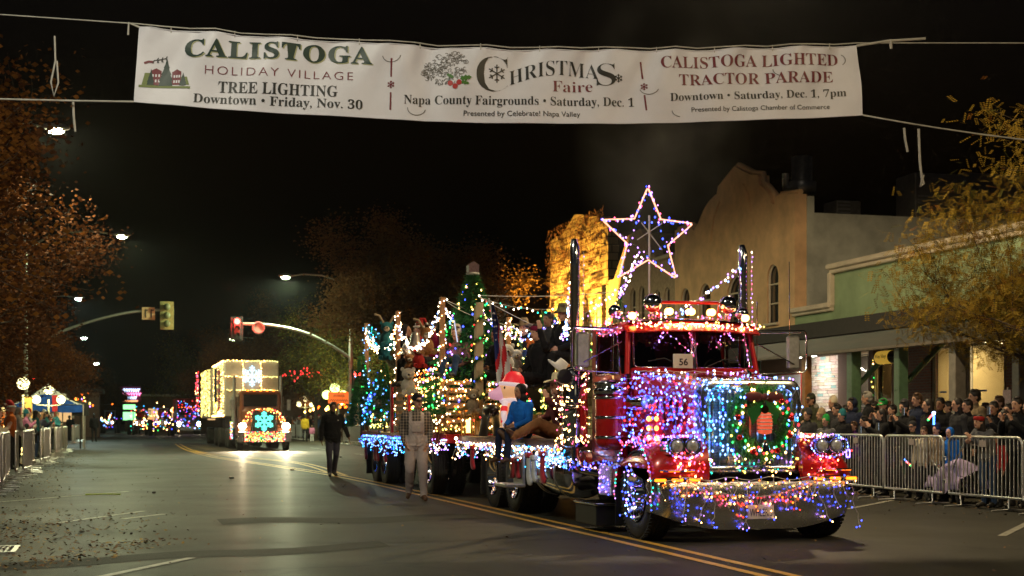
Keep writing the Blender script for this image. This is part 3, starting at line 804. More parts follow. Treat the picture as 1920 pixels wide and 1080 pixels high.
# wheel-arch string
string('blue and pink string looped round the near wheel arch', [L(-1.23, .68 + .6 * math.cos(a), .55 + .56 * math.sin(a)) for a in [PI * k / 16 - .2 for k in range(20)]], .045, [BLUE, VIO, PINK, TEAL], .0105, .02)
pts = [L(-1.26 + q.uniform(-.03, .01), .68 + q.uniform(-.22, .25), .5 + q.uniform(-.25, .35)) for k in range(38)]
net('blue lights scattered over the near front wheel hub', pts, [BLUE, VIO, COOL], .011, .25, seed=8)
# windscreen hanging lights
pts = []
for x0, z0, x1, z1 in ((-.4, 2.46, -.05, 2.15), (-.42, 2.46, -.46, 2.3), (-.12, 2.46, .0, 2.28), (.62, 2.46, .74, 2.02), (.4, 2.46, .3, 2.25), (.42, 2.45, .52, 2.33)):
    n = 7
    for k in range(n + 1): pts.append(L(x0 + (x1 - x0) * k / n + q.uniform(-.025, .025), 1.78, z0 + (z1 - z0) * k / n + q.uniform(-.01, .01)))
net('violet light strands hanging across the windscreen', pts, [VIO, PINK, PINK, VIO], .0095, .12, seed=10)
pts = [L(q.uniform(-.85, .85), 1.66 + q.uniform(-.02, .1), 0) for k in range(140)]
pts = [Vector((p.x, p.y, ZR + .04 - .1 * (1 - (p.y - TY - 1.66) / .3) + q.uniform(-.01, .06))) for p in pts]
net('gold and white lights heaped on the sun visor', pts, [WHITE, WARM, WARM, GOLD, PINK], .0095, seed=12)
pts = [L(q.uniform(-.9, .9), q.uniform(1.95, 3.0), ZR + .14) for k in range(60)]
net('pink and violet lights over the cab roof', pts, [PINK, VIO, WARM, PINK], .0115, seed=13)
pts = [L(-.93 + q.uniform(-.04, .02), q.uniform(1.9, 2.9), q.uniform(2.4, 2.62)) for k in range(50)]
net('violet lights over the near door', pts, [VIO, PINK, REDB], .011, seed=14)
# cowl line
string('white lights along the base of the windscreen', [L(-.8 + .1 * k, 1.72 - .12 * math.sin(PI * k / 16), 1.93 + .01 * math.sin(k * 2)) for k in range(17)], .06, [COOL, VIO, WHITE], .012, .03)
# muffler wrap (warm)
pts = []
for k in range(75):
    a = q.uniform(PI * .9, PI * 1.9); pts.append(L(-1.17 + .185 * math.cos(a), 2.95 + .185 * math.sin(a), q.uniform(1.02, 1.95)))
pts += [L(-1.3 + q.uniform(-.1, .05), 3.05 + q.uniform(-.05, .1), q.uniform(.95, 1.9)) for k in range(35)]
net('warm gold lights wrapped round the near chrome muffler', pts, [WARM, WARM, PINK, WHITE], .0095, seed=15)
string('white light strand up the far exhaust stack', [L(1.17 + .09, 2.87, 2.0 + .1 * k) for k in range(17)], .06, [VIO, WHITE, PINK], .009, .01)
string('pink light strand up the near exhaust stack', [L(-1.17 + .09, 2.87, 2.0 + .1 * k) for k in range(16)], .12, [VIO, PINK], .007, .008)
string('blue lights round the near tank and step', [L(-1.2 + .04 * math.sin(k), 1.6 + .14 * k, .85 - .03 * (k % 3)) for k in range(12)], .045, [BLUE, VIO, BLUE], .0115, .06)
pts = [L(-1.19 + q.uniform(-.01, .01), 1.58 + q.uniform(0, .4), q.uniform(.45, .8)) for k in range(30)]
net('blue lights on the diamond plate battery box', pts, [BLUE, VIO], .0095, seed=21)
# fringe along the tractor deck
e1 = [L(-1.27, 3.2 + .2 * k, .97 + .01 * (k % 2)) for k in range(14)]
icicles('cool white icicle fringe along the tractor deck above the tank', e1, .07, (.05, .3), [COOL, COOL, CYAN, WHITE], .0105, seed=30)
e2 = [L(-1.27, 6.0 + .2 * k, .97 + .01 * (k % 2)) for k in range(17)]
icicles('white and amber icicle fringe along the rear of the tractor deck', e2, .075, (.04, .26), [COOL, WHITE, WARM, CYAN, VIO], .0105, seed=31)
for y0, lab in ((3.3, 'large warm bulbs under the tractor deck by the tank'), (6.2, 'large warm bulbs under the rear tractor deck')):
    string(lab, [L(-1.28, y0 + .3 * k, .95) for k in range(9)], .3, [AMBER, WARM], .022, .01)
pts = [L(-1.22 + q.uniform(-.02, .05), q.uniform(3.2, 4.6), q.uniform(.72, .95)) for k in range(110)]
net('cyan lights heaped on the chrome fuel tank', pts, [CYAN, COOL, COOL], .0115, seed=32)
# string from the star mast to the far stack
string('white lights strung from the cab roof to the far exhaust stack', sag(L(.1, 2.6, 2.72), L(1.17, 2.95, 3.42), .03), .045, [VIO, WHITE, COOL], .015, .035)
string('white lights strung from the near stack back to the float', sag(L(-1.17, 2.95, 3.35), Vector((7.6, 24.3, 3.1)), .55, 24), .06, [WHITE, COOL, VIO], .014, .05, group=None)
# star
S = wthing('lighted_star', 'large five-pointed star outlined in orange and violet lights on a mast', 'star decoration', (6.77, 17.62, 2.6))
sc = Vector((6.75, 17.62, 3.76)); ST = []
for k in range(10):
    a = PI / 2 + PI * k / 5; rr_ = .66 if k % 2 == 0 else .30
    ST.append(sc + Vector((rr_ * math.cos(a) * 1.02, .02 * math.sin(k * 2), rr_ * math.sin(a))))
path = []
for k in range(10):
    a, b, c2 = ST[k - 1], ST[k], ST[(k + 1) % 10]
    if k % 2 == 0:
        for t in (.86, .95): path.append(a.lerp(b, t))
        for t in (.05, .14): path.append(b.lerp(c2, t))
    else: path.append(b)
path = path
part('star_frame', MB().tube(path, .0115, 6, closed=True), emis('rope_light_tube', (1.0, .40, .24), 2.4), S)
part('mast', MB().tube([(6.77, 17.62, 2.6), (6.77, 17.62, 4.05)], .014, 8).tube([(6.6, 17.62, 3.72), (6.95, 17.62, 3.95)], .008, 5).tube([(6.66, 17.62, 3.95), (6.95, 17.62, 3.6)], .008, 5), mat('white_pipe', (.5, .48, .42), .5), S)
for a, b in ((0, 4), (0, 6), (2, 8), (2, 6), (4, 8)): part('brace', MB().tube([ST[a], ST[b]], .004, 4), wire_g, S)
cl = path + [path[0]]
bulbs(resample(cl, .058), [VIO, VIO, PINK, BLUE], .0135, S, .035)
br = []
for a, b in ((0, 4), (0, 6), (2, 8), (2, 6), (4, 8)): br += resample([ST[a], ST[b]], .1)
bulbs(br, [VIO, BLUE, VIO], .012, S, .02, rs=3)
# wreath on the grille
Wt = wthing('christmas_wreath', 'green wreath with dark red bow and coloured lights on the chrome grille', 'wreath', (6.9, 14.5, .9))
wc = L(.06, .08, 1.3); m_ = MB(); q = random.Random(8)
def spray(m_, c, r_, n, ln, mi=0, q=q):
    for _ in range(n):
        d = Vector((q.gauss(0, 1), q.gauss(0, 1), q.gauss(0, 1))).normalized(); x, y, z = frame_of(d)
        m_.add([c + x * .006, c - x * .006, c + d * ln * q.uniform(.6, 1.1)], [(0, 1, 2)], mi)
for k in range(900):
    a = q.uniform(0, 2 * PI); rr_ = .33 + q.gauss(0, .05)
    c = wc + Vector((rr_ * math.cos(a) * .95, q.uniform(-.07, .04), rr_ * math.sin(a)))
    spray(m_, c, 0, 16, .075)
part('greenery', m_, mat('wreath_needles', (.14, .5, .15), .6, var=.35, nscale=12), Wt)['kind'] = 'stuff'
wp = []
for k in range(80): a = 2 * PI * k / 80 + q.uniform(-.1, .1); rr_ = .33 + q.gauss(0, .05); wp.append(wc + Vector((rr_ * math.cos(a), -.10, rr_ * math.sin(a))))
bulbs(wp, [GREENB, REDB, WARM, BLUE, GOLD, COOL, GREENB, WARM], .0145, Wt)
redv = mat('red_velvet', (.11, .004, .012), .7, var=.3, sheen=.4)
gr = mat('red_bauble', (.5, .02, .02), .15, .6)
for k, (a, mt) in enumerate(((.2, gr), (.9, gr), (2.9, gr), (3.6, gr), (4.3, gr), (5.2, gr), (5.9, gr))): part('bauble', MB().sph(wc + Vector((.33 * math.cos(a), -.1, .33 * math.sin(a))), .036, 12, 8), mt, Wt)
m_ = MB()
for s in (-1, 1): m_.sph(wc + Vector((s * .12, -.09, .3)), (.12, .03, .06), 12, 8)
m_.sph(wc + Vector((0, -.11, .3)), (.04, .04, .04), 10, 6)
part('bow', m_, redv, Wt)
m_ = MB()
for s in (-1, 1): m_.add([wc + Vector((s * .02, -.1, .26)), wc + Vector((s * .2, -.09, .16)), wc + Vector((s * .14, -.09, -.02)), wc + Vector((s * .04, -.1, .12))], [(0, 1, 2, 3)])
part('ribbon', m_, mat('green_ribbon', (.01, .16, .03), .4, sheen=.3), Wt)
part('medallion', MB().cyl(wc + Vector((0, -.12, .16)), wc + Vector((0, -.1, .16)), .045, None, 18), chrome, Wt)
lan = part('lantern', MB().lathe([(.0, -.14), (.075, -.12), (.085, 0), (.07, .1), (.0, .13)], wc + Vector((.03, -.05, .02)), (0, 0, 1), 16), mat('red_lantern', (.4, .04, .02), .4, emit=(1.0, .14, .06), es=.7), Wt)
for z in (-.08, -.04, 0, .04, .08): part('lantern_ring', MB().tube([wc + Vector((.03 + .088 * math.cos(a), -.05 + .088 * math.sin(a), .02 + z)) for a in [2 * PI * k / 16 for k in range(16)]], .005, 4, closed=True), wire_m, Wt)
part('bell', MB().lathe([(.06, -.3), (.045, -.24), (.035, -.2), (0, -.18)], wc + Vector((0, -.12, 0)), (0, 0, 1), 14), chrome, Wt)
# stockings and mittens hung along the deck
def stocking(loc, mt, mt2, label, cat='stocking', h=.36, flip=1):
    t = wthing('christmas_stocking', label, cat, (loc[0], loc[1], loc[2] - h), 'stockings and mittens hung from the decks')
    x, y, z = loc
    ring = []
    for (zz, yc, ry, rx) in ((0, 0, .07, .025), (-.1, 0, .068, .03), (-.2, .0, .062, .032), (-.26, -.01 * flip, .075, .035), (-.31, -.045 * flip, .1, .035), (-.35, -.06 * flip, .085, .03), (-.365, -.06 * flip, .05, .015)):
        ring.append([(x + rx * math.cos(a), y + yc + ry * math.sin(a), z + zz * h / .36) for a in [2 * PI * k / 14 for k in range(14)]])
    part('sock', MB().loft(ring[::-1]), mt, t)
    part('cuff', MB().lathe([(.035, -.06), (.04, -.03), (.038, .02), (.02, .025)], (0, 0, 0), (0, 0, 1), 14) if False else MB().bbox((x, y, z - .01), (.085, .16, .08), .02), mt2, t)
whitef = mat('white_fleece', (.62, .6, .57), .9, var=.12, bump=.5, bscale=60, sheen=.3)
redf = mat('red_felt', (.42, .012, .02), .85, var=.2, sheen=.3)
stocking((5.5, 18.95, .87), whitef, redf, 'white stocking with red cuff hanging above the fuel tank', h=.42)
stocking((5.5, 18.7, .84), whitef, whitef, 'white stocking hanging beside the white and red one', h=.34)
stocking((5.5, 19.55, .78), redf, redf, 'dark red mitten hung ahead of the drive wheels', h=.26)
stocking((5.5, 19.75, .78), redf, redf, 'dark red mitten hung against the first drive wheel', h=.27, flip=-1)
stocking((5.5, 18.3, .9), redf, redf, 'red stocking end below a beaded strap near the muffler', h=.4)
stocking((5.5, 22.2, .92), redf, redf, 'narrow red stocking at the rear corner of the tractor deck', h=.36)

# ================================================================ PEOPLE
skin = mat('skin', (.56, .31, .21), .55, var=.12, nscale=20)
skin2 = mat('skin_tan', (.34, .17, .1), .55, var=.12, nscale=20)
hairD = mat('dark_hair', (.018, .012, .01), .55, var=.4, nscale=40); hairB = mat('brown_hair', (.09, .045, .02), .55, var=.4, nscale=40)
hairG = mat('grey_hair', (.3, .28, .25), .6, var=.3, nscale=40); hairY = mat('blond_hair', (.35, .22, .09), .55, var=.3, nscale=40)
shoeM = mat('brown_boot_leather', (.1, .045, .02), .6, var=.3); shoeB = mat('black_shoe', (.012, .011, .01), .5)
def cloth(name, col, rough=.88, var=.3, **k): return mat(name, col, rough, var=var, nscale=5, bump=.7, bscale=9, sheen=.03, spec=.18, **k)
c_black = cloth('black_cloth', (.012, .012, .014)); c_navy = cloth('navy_cloth', (.016, .022, .05)); c_grey = cloth('grey_cloth', (.13, .13, .14)); c_char = cloth('charcoal_cloth', (.035, .035, .04))
c_denim = cloth('blue_denim', (.03, .055, .12)); c_olive = cloth('olive_cloth', (.05, .055, .03)); c_tan = cloth('tan_cloth', (.3, .22, .13)); c_red = cloth('red_cloth', (.35, .02, .02))
c_green = cloth('green_cloth', (.02, .3, .06)); c_cream = cloth('cream_knit', (.55, .48, .36)); c_teal = cloth('teal_knit', (.02, .14, .17)); c_pink = cloth('pink_cloth', (.5, .17, .3)); c_blue = cloth('bright_blue_fleece', (.01, .14, .55))
c_maroon = cloth('maroon_knit', (.2, .012, .05)); c_yel = cloth('yellow_jacket', (.55, .36, .02)); c_brown = cloth('brown_duck_cloth', (.28, .13, .05)); c_white = cloth('white_cloth', (.6, .58, .55)); c_jeans = cloth('faded_dark_jeans', (.05, .05, .075))
c_bibs = cloth('grey_brown_duck_cloth', (.46, .38, .35), var=.18); c_orange = cloth('orange_cloth', (.5, .12, .02)); c_purple = cloth('purple_cloth', (.12, .03, .2))
def plaid():
    m = mat('plaid_flannel', (.04, .035, .03), .9); n = m.node_tree.nodes; l = m.node_tree.links; p = n['Principled BSDF']
    tc = n.new('ShaderNodeTexCoord'); out = None
    prev = None
    for ax, sc in (('X', 13.0), ('Z', 13.0)):
        wv = n.new('ShaderNodeTexWave'); wv.bands_direction = ax; wv.inputs['Scale'].default_value = sc / 6.28 * 3.2; wv.inputs['Distortion'].default_value = 1.2; wv.inputs['Detail Scale'].default_value = .6
        l.new(tc.outputs['Object'], wv.inputs['Vector'])
        r = n.new('ShaderNodeValToRGB'); r.color_ramp.elements[0].position = .55; r.color_ramp.elements[0].color = (.03, .026, .024, 1); r.color_ramp.elements[1].position = .95; r.color_ramp.elements[1].color = (.22, .17, .13, 1)
        l.new(wv.outputs['Fac'], r.inputs['Fac'])
        if prev is None: prev = r.outputs['Color']
        else:
            x = n.new('ShaderNodeMix'); x.data_type = 'RGBA'; x.blend_type = 'ADD'; x.inputs['Factor'].default_value = .8
            l.new(prev, x.inputs[6]); l.new(r.outputs['Color'], x.inputs[7]); l.new(x.outputs[2], p.inputs['Base Color'])
    return m
c_plaid = plaid()
eye_m = mat('dark_eye', (.01, .008, .006), .2)

brow_m = mat('brow_and_eye', (.03, .018, .012), .5); lip_m = mat('lip', (.28, .08, .07), .5)
STAND = dict(head=(0, -.025, 1.63), neck=(0, .0, 1.47), chest=(0, .0, 1.28), waist=(0, .01, 1.08), pelvis=(0, .01, .93),
             shL=(-.175, .01, 1.41), shR=(.175, .01, 1.41), elL=(-.235, .03, 1.14), elR=(.235, .03, 1.14), wrL=(-.245, -.04, .9), wrR=(.245, -.04, .9),
             hdL=(-.245, -.07, .8), hdR=(.245, -.07, .8), hpL=(-.09, .01, .9), hpR=(.09, .01, .9), knL=(-.105, -.02, .5), knR=(.105, -.02, .5),
             anL=(-.11, .03, .09), anR=(.11, .03, .09), toL=(-.125, -.13, .03), toR=(.125, -.13, .03))
def P_(base=None, **k):
    d = dict(base or STAND); d.update(k); return d
def ell_ring(c, ax, ay, rx, ry, n=14):
    return [c + ax * (rx * math.cos(a)) + ay * (ry * math.sin(a)) for a in [2 * PI * i / n for i in range(n)]]
def body_mesh(name, J, bulk=1.0, arm=1.0, leg=1.0, voxel=.014, face=(0, -1, 0), fingers=True, smooth=2, foot=True, crease=.008):
    J = {k: Vector(v) for k, v in J.items()}
    m_ = MB(); segs = []          # (p0,p1,r0,r1,tag)
    up = (J['neck'] - J['pelvis']).normalized(); side = (J['shR'] - J['shL']).normalized(); fwd = up.cross(side).normalized() * -1
    # torso loft (ellipses along pelvis..neck)
    b = bulk
    lv = [(J['pelvis'] - up * .1, .13, .1), (J['pelvis'] - up * .04, .165 * (b * .5 + .5), .125), (J['pelvis'].lerp(J['waist'], .4), .165 * b, .125 * b), (J['waist'], .15 * b, .118 * b), (J['waist'].lerp(J['chest'], .6), .165 * b, .125 * b), (J['chest'], .178 * b, .128 * b), (J['chest'].lerp(J['neck'], .42), .185 * b, .115 * b), (J['chest'].lerp(J['neck'], .72), .155 * b, .09 * b), (J['neck'] - up * .01, .075, .07), (J['neck'] + up * .01, .06, .06)]
    m_.loft([ell_ring(c, side, fwd, rx, ry) for c, rx, ry in lv])
    segs.append((J['pelvis'] - up * .02, J['chest'].lerp(J['neck'], .5), .15 * b, .15 * b, 'top'))
    segs.append((J['shL'], J['shR'], .07, .07, 'top'))
    segs.append((J['pelvis'] - up * .12, J['pelvis'] - up * .1, .14, .14, 'bot'))
    def cap(p0, p1, r0, r1, tg, n=12, bul=0):
        rr_ = [r0, (r0 + r1) / 2 + bul, r1]
        m_.tube([p0, p0.lerp(p1, .5), p1], rr_, n); m_.sph(p0, r0 * .99, 10, 6); m_.sph(p1, r1 * .99, 10, 6); segs.append((p0, p1, r0, r1, tg))
    for s in 'LR':
        cap(J['sh' + s], J['el' + s], .062 * arm, .052 * arm, 'top', bul=.003); cap(J['el' + s], J['wr' + s], .05 * arm, .036 * arm, 'top')
        cap(J['hp' + s], J['kn' + s], .092 * leg, .068 * leg, 'bot'); cap(J['kn' + s], J['an' + s], .066 * leg, .05 * leg, 'bot')
        an, to = J['an' + s], J['to' + s]
        if foot:
            d = (to - an); d2 = Vector((d.x, d.y, 0)); f = d2.normalized() if d2.length > .02 else Vector((0, -1, 0))
            hl = an - (an - J['kn' + s]).normalized() * 0 + (J['an' + s] - J['kn' + s]).normalized() * .035 - f * .03
            m_.tube([hl, hl.lerp(to, .5) + Vector((0, 0, .012)), to], [.044, .045, .036], 10); m_.sph(hl, .043, 8, 6); m_.sph(to, .036, 8, 6)
            m_.tube([an, hl], [.047, .043], 8)
            segs.append((hl, to, .045, .036, 'shoe')); segs.append((an + (hl - an) * .3, hl, .045, .045, 'shoe'))
        # hand
        wr, hd = J['wr' + s], J['hd' + s]; hdv = (hd - wr); L_ = max(.05, hdv.length); hx = hdv.normalized()
        hn = side if abs(hx.dot(side)) < .8 else fwd
        hy = hx.cross(hn).normalized(); hz = hy.cross(hx).normalized()      # hy: across palm, hz: palm normal
        pc = wr + hx * .055
        m_.loft([ell_ring(wr, hy, hz, .026, .022, 10), ell_ring(wr + hx * .035, hy, hz, .036, .018, 10), ell_ring(wr + hx * .08, hy, hz, .04, .016, 10), ell_ring(wr + hx * .1, hy, hz, .035, .012, 10)])
        segs.append((wr + hx * .02, wr + hx * .16, .03, .03, 'hand'))
        if fingers:
            sg = -1 if s == 'L' else 1
            for i, (o, ln) in enumerate(((-.03, .062), (-.01, .074), (.01, .078), (.03, .068))):
                a0 = wr + hx * .09 + hy * o; a1 = a0 + hx * ln * .55 + hz * .004 * -sg; a2 = a1 + hx * ln * .4 - hz * .018 * sg
                m_.tube([a0, a1, a2], [.0105, .0095, .008], 6)
            t0 = wr + hx * .03 + hy * .03; m_.tube([t0, t0 + hx * .03 + hy * .022, t0 + hx * .062 + hy * .028], [.014, .0115, .009], 6)
    # neck and head
    h = J['head']; cap(J['neck'] - up * .02, h - Vector((0, 0, .04)), .055, .052, 'skin')
    F = Vector(face).normalized(); Sx = F.cross(Vector((0, 0, 1))).normalized(); U = Sx.cross(F).normalized()
    M = Matrix((Sx, -F, U)).transposed()
    m_.sph(h + U * .02, (.074, .093, .1), 18, 14, 0, M)                      # cranium
    m_.sph(h + F * .025 - U * .045, (.057, .062, .068), 14, 10, 0, M)        # jaw
    m_.sph(h + F * .075 - U * .088, (.022, .018, .018), 8, 6, 0, M)          # chin
    m_.tube([h + F * .085 + U * .02, h + F * .107 - U * .018, h + F * .093 - U * .03], [.009, .0145, .011], 8)   # nose
    m_.tube([h + F * .083 + U * .032 - Sx * .035, h + F * .092 + U * .036, h + F * .083 + U * .032 + Sx * .035], .009, 6)   # brow
    m_.tube([h + F * .078 - U * .055 - Sx * .02, h + F * .087 - U * .054, h + F * .078 - U * .055 + Sx * .02], .0075, 6)  # lips
    for e in (-1, 1): m_.sph(h + Sx * e * .074 - U * .005, (.012, .02, .03), 8, 6, 0, M)
    segs.append((h + U * .03, h + F * .03 - U * .06, .1, .07, 'skin'))
    # turned-up collar, jacket hem and cuffs
    m_.tube(ell_ring(J['neck'] - up * .012, side, fwd, .078, .074, 14), .017, 6, closed=True); segs.append((J['neck'] - up * .04, J['neck'] - up * .0, .085, .088, 'top'))
    hc = J['pelvis'] - up * .02; m_.tube(ell_ring(hc, side, fwd, .158 * (b * .5 + .5), .125, 16), .02, 6, closed=True); segs.append((hc - side * .08, hc + side * .08, .1, .1, 'top'))
    for s in 'LR': d_ = (J['wr' + s] - J['el' + s]).normalized(); m_.cyl(J['wr' + s] - d_ * .03, J['wr' + s] + d_ * .004, .041 * arm, .039 * arm, 12)
    marks = [(h + F * .09 + Sx * e * .032 + U * .014, .0088, 4) for e in (-1, 1)] + [(h + F * .09 + Sx * e * .034 + U * .039, .0062, 4) for e in (-1, 1)] + [(h + F * .088 + Sx * e * .011 - U * .055, .0115, 5) for e in (-1, 0, 1)]
    me = m_.mesh(name, [skin])
    o = bpy.data.objects.new(name, me); C.objects.link(o)
    rm = o.modifiers.new('r', 'REMESH'); rm.mode = 'VOXEL'; rm.voxel_size = voxel
    if smooth: sm = o.modifiers.new('s', 'SMOOTH'); sm.factor = .5; sm.iterations = smooth
    bpy.context.view_layer.update()
    me2 = realize(o, None); bpy.data.objects.remove(o); bpy.data.meshes.remove(me)
    n = len(me2.vertices); co = np.empty(n * 3, np.float32); me2.vertices.foreach_get('co', co); co = co.reshape(-1, 3)
    nf = len(me2.polygons); fc = np.empty(nf * 3, np.float32); me2.polygons.foreach_get('center', fc); fc = fc.reshape(-1, 3)
    best = np.full(nf, 1e9); idx = np.zeros(nf, np.int32); order = {'skin': 0, 'hand': 0, 'top': 1, 'bot': 2, 'shoe': 3}
    for p0, p1, r0, r1, tg in segs:
        a = np.array(p0); d = np.array(p1) - a; t = np.clip(((fc - a) @ d) / max(1e-9, d @ d), 0, 1)
        dist = np.linalg.norm(fc - (a + t[:, None] * d), axis=1) - (r0 + (r1 - r0) * t)
        w = dist < best; best[w] = dist[w]; idx[w] = order[tg]
    for c_, r_, k in marks:
        w = np.linalg.norm(fc - np.array(c_), axis=1) < r_ + voxel * .25; idx[w & (idx == 0)] = k
    # creases in the cloth
    vn = np.empty(n * 3, np.float32); me2.vertices.foreach_get('normal', vn); vn = vn.reshape(-1, 3)
    cl = np.zeros(n, bool)
    for p_ in me2.polygons:
        if idx[p_.index] in (1, 2):
            for v_ in p_.vertices: cl[v_] = True
    P = co
    f1 = np.sin(P[:, 2] * 46 + 5 * np.sin(P[:, 0] * 14 + 1) + 4 * np.sin(P[:, 1] * 17)); f2 = np.sin(P[:, 0] * 38 + P[:, 2] * 27 + 4 * np.sin(P[:, 1] * 21 + 2)); f3 = np.sin(P[:, 2] * 19 - P[:, 0] * 25 + 3 * np.sin(P[:, 2] * 9))
    amp = crease * (np.abs(f1) ** 1.5 * .55 + f2 * .35 + f3 * .4) * np.clip(.5 + .8 * np.sin(P[:, 2] * 7 + P[:, 0] * 11), .15, 1.2)
    co2 = co + vn * (amp * cl)[:, None]; me2.vertices.foreach_set('co', co2.ravel().astype(np.float32))
    me2.materials.clear()
    for k in range(4): me2.materials.append(skin)
    me2.materials.append(brow_m); me2.materials.append(lip_m)
    me2.polygons.foreach_set('material_index', idx); me2.polygons.foreach_set('use_smooth', [True] * nf); me2.update()
    me2['head'] = tuple(h); me2['face'] = tuple(F); me2.name = name
    return me2, fc, idx
HM = {}
def headpiece(kind):
    # meshes centred on the head, facing -Y
    if kind in HM: return HM[kind]
    m_ = MB()
    if kind == 'hair_short': m_.sph((0, .012, .04), (.084, .098, .1), 16, 12); m_.sph((.02, -.03, .11), (.06, .05, .03), 10, 6); m_.sph((0, .04, -.02), (.078, .07, .07), 14, 8)
    elif kind == 'hair_long':
        m_.sph((0, .014, .035), (.086, .095, .1), 16, 12); m_.loft([ell_ring(Vector((0, .04 + dy, z)), Vector((1, 0, 0)), Vector((0, 1, 0)), rx, ry) for z, rx, ry, dy in ((.06, .086, .075, -.01), (-.06, .093, .07, -.005), (-.16, .1, .055, .02), (-.24, .085, .045, .03), (-.29, .05, .03, .03))][::-1])
    elif kind == 'beanie':
        m_.lathe([(.0, .165), (.03, .16), (.065, .135), (.085, .09), (.09, .04), (.093, .035), (.096, .0), (.09, -.01)], (0, .012, .02), (0, .12, 1), 18); m_.sph((0, .04, -.02), (.076, .066, .06), 12, 8)
    elif kind == 'pom_beanie':
        m_.lathe([(.0, .165), (.03, .16), (.065, .135), (.085, .09), (.09, .04), (.093, .035), (.096, .0), (.09, -.01)], (0, .012, .02), (0, .12, 1), 18); m_.sph((0, .03, .2), .035, 10, 8)
    elif kind == 'cap':
        m_.lathe([(.0, .115), (.04, .11), (.075, .08), (.088, .03), (.088, -.01), (.08, -.012)], (0, .005, .035), (0, .05, 1), 18)
        m_.grid(lambda u, v: (.075 * math.cos(PI * (1 - u)) * (1 - .1 * v), -.045 - (.055 + .05 * v) * math.sin(PI * u) - .02 * v, .035 - .02 * v), 10, 3)
    elif kind == 'cowboy':
        m_.lathe([(0, .12), (.03, .135), (.055, .15), (.07, .13), (.082, .06), (.088, .02)], (0, .0, .04), (0, 0, 1), 20)
        m_.grid(lambda u, v: ((.085 + .1 * v) * math.cos(2 * PI * u), (.095 + .1 * v) * math.sin(2 * PI * u), .055 + .05 * v * v * abs(math.cos(2 * PI * u)) ** 2 - .01 * v), 28, 3)
        m_.grid(lambda u, v: ((.085 + .1 * v) * math.cos(-2 * PI * u), (.095 + .1 * v) * math.sin(-2 * PI * u), .049 + .05 * v * v * abs(math.cos(2 * PI * u)) ** 2 - .01 * v), 28, 3)
    elif kind == 'bucket':
        m_.lathe([(0, .12), (.06, .118), (.075, .1), (.09, .02), (.15, -.03), (.152, -.034), (.09, .012)], (0, .0, .045), (0, 0, 1), 20)
    elif kind == 'hood':
        m_.sph((0, .035, .03), (.102, .105, .118), 16, 12); m_.sph((0, .06, -.1), (.11, .09, .08), 14, 8)
    elif kind == 'headband':
        m_.lathe([(.082, -.02), (.094, -.018), (.096, .03), (.09, .055), (.08, .056)], (0, .0, .045), (0, .1, 1), 20)
    elif kind == 'santa':
        m_.tube([(0, .01, .05), (0, .02, .12), (.02, .06, .2), (.05, .11, .21), (.08, .14, .14)], [.092, .082, .055, .035, .015], 14, 0); m_.sph((.085, .145, .12), .03, 10, 8, 1); m_.tube([(.09 * math.cos(a), .01 + .1 * math.sin(a), .055) for a in [2 * PI * k / 16 for k in range(16)]], .024, 6, 1, closed=True)
    HM[kind] = m_; return m_
def put_head(parent, kind, name, m, head, face, mats=None):
    key = ('mesh', kind, name, m.name)
    if key not in HM:
        HM[key] = headpiece(kind).mesh(name, mats or [m])
    o = bpy.data.objects.new(name, HM[key]); C.objects.link(o); o.parent = parent
    F = Vector(face); o.location = Vector(head); o.rotation_euler = (math.asin(max(-1, min(1, -F.z))) * -1 * -1 if False else 0, 0, math.atan2(F.x, -F.y))
    return o
def person(me, loc, rz, label, top, bot, sk=None, shoe=None, hair=None, hat=None, scale=1.0, group=None, extra=None):
    o = bpy.data.objects.new('person', me); C.objects.link(o)
    o.location = loc; o.rotation_euler = (0, 0, rz); o.scale = (scale,) * 3
    tag(o, label, 'person', group)
    for k, m in enumerate((sk or skin, top, bot, shoe or shoeB)):
        o.material_slots[k].link = 'OBJECT'; o.material_slots[k].material = m
    h = tuple(me['head']); f = tuple(me['face'])
    if hair: put_head(o, hair[0], 'hair', hair[1], h, f)
    if hat: put_head(o, hat[0], {'cap': 'cap', 'beanie': 'knit_hat', 'pom_beanie': 'knit_hat', 'cowboy': 'cowboy_hat', 'bucket': 'brimmed_hat', 'hood': 'hood', 'headband': 'headband', 'santa': 'santa_hat'}[hat[0]], hat[1], h, f, hat[2] if len(hat) > 2 else None)
    return o
SH = ('hair_short', hairD)
# poses
def up_arm(J, s, el, wr, hd): J = dict(J); J['el' + s] = el; J['wr' + s] = wr; J['hd' + s] = hd; return J
PHONE = up_arm(up_arm(STAND, 'L', (-.22, -.12, 1.2), (-.09, -.3, 1.36), (-.05, -.33, 1.47)), 'R', (.22, -.12, 1.2), (.09, -.3, 1.36), (.05, -.33, 1.47))
FOLD = up_arm(up_arm(STAND, 'L', (-.24, -.04, 1.15), (-.06, -.2, 1.1), (.04, -.2, 1.12)), 'R', (.24, -.04, 1.15), (.06, -.22, 1.16), (-.04, -.22, 1.17))
LEAN = P_(STAND, head=(0, -.22, 1.5), neck=(0, -.15, 1.36), chest=(0, -.08, 1.2), waist=(0, -.0, 1.03), shL=(-.175, -.12, 1.32), shR=(.175, -.12, 1.32), elL=(-.22, -.28, 1.1), elR=(.22, -.3, 1.1), wrL=(-.1, -.42, 1.16), wrR=(.05, -.45, 1.2), hdL=(-.02, -.45, 1.18), hdR=(.0, -.5, 1.3))
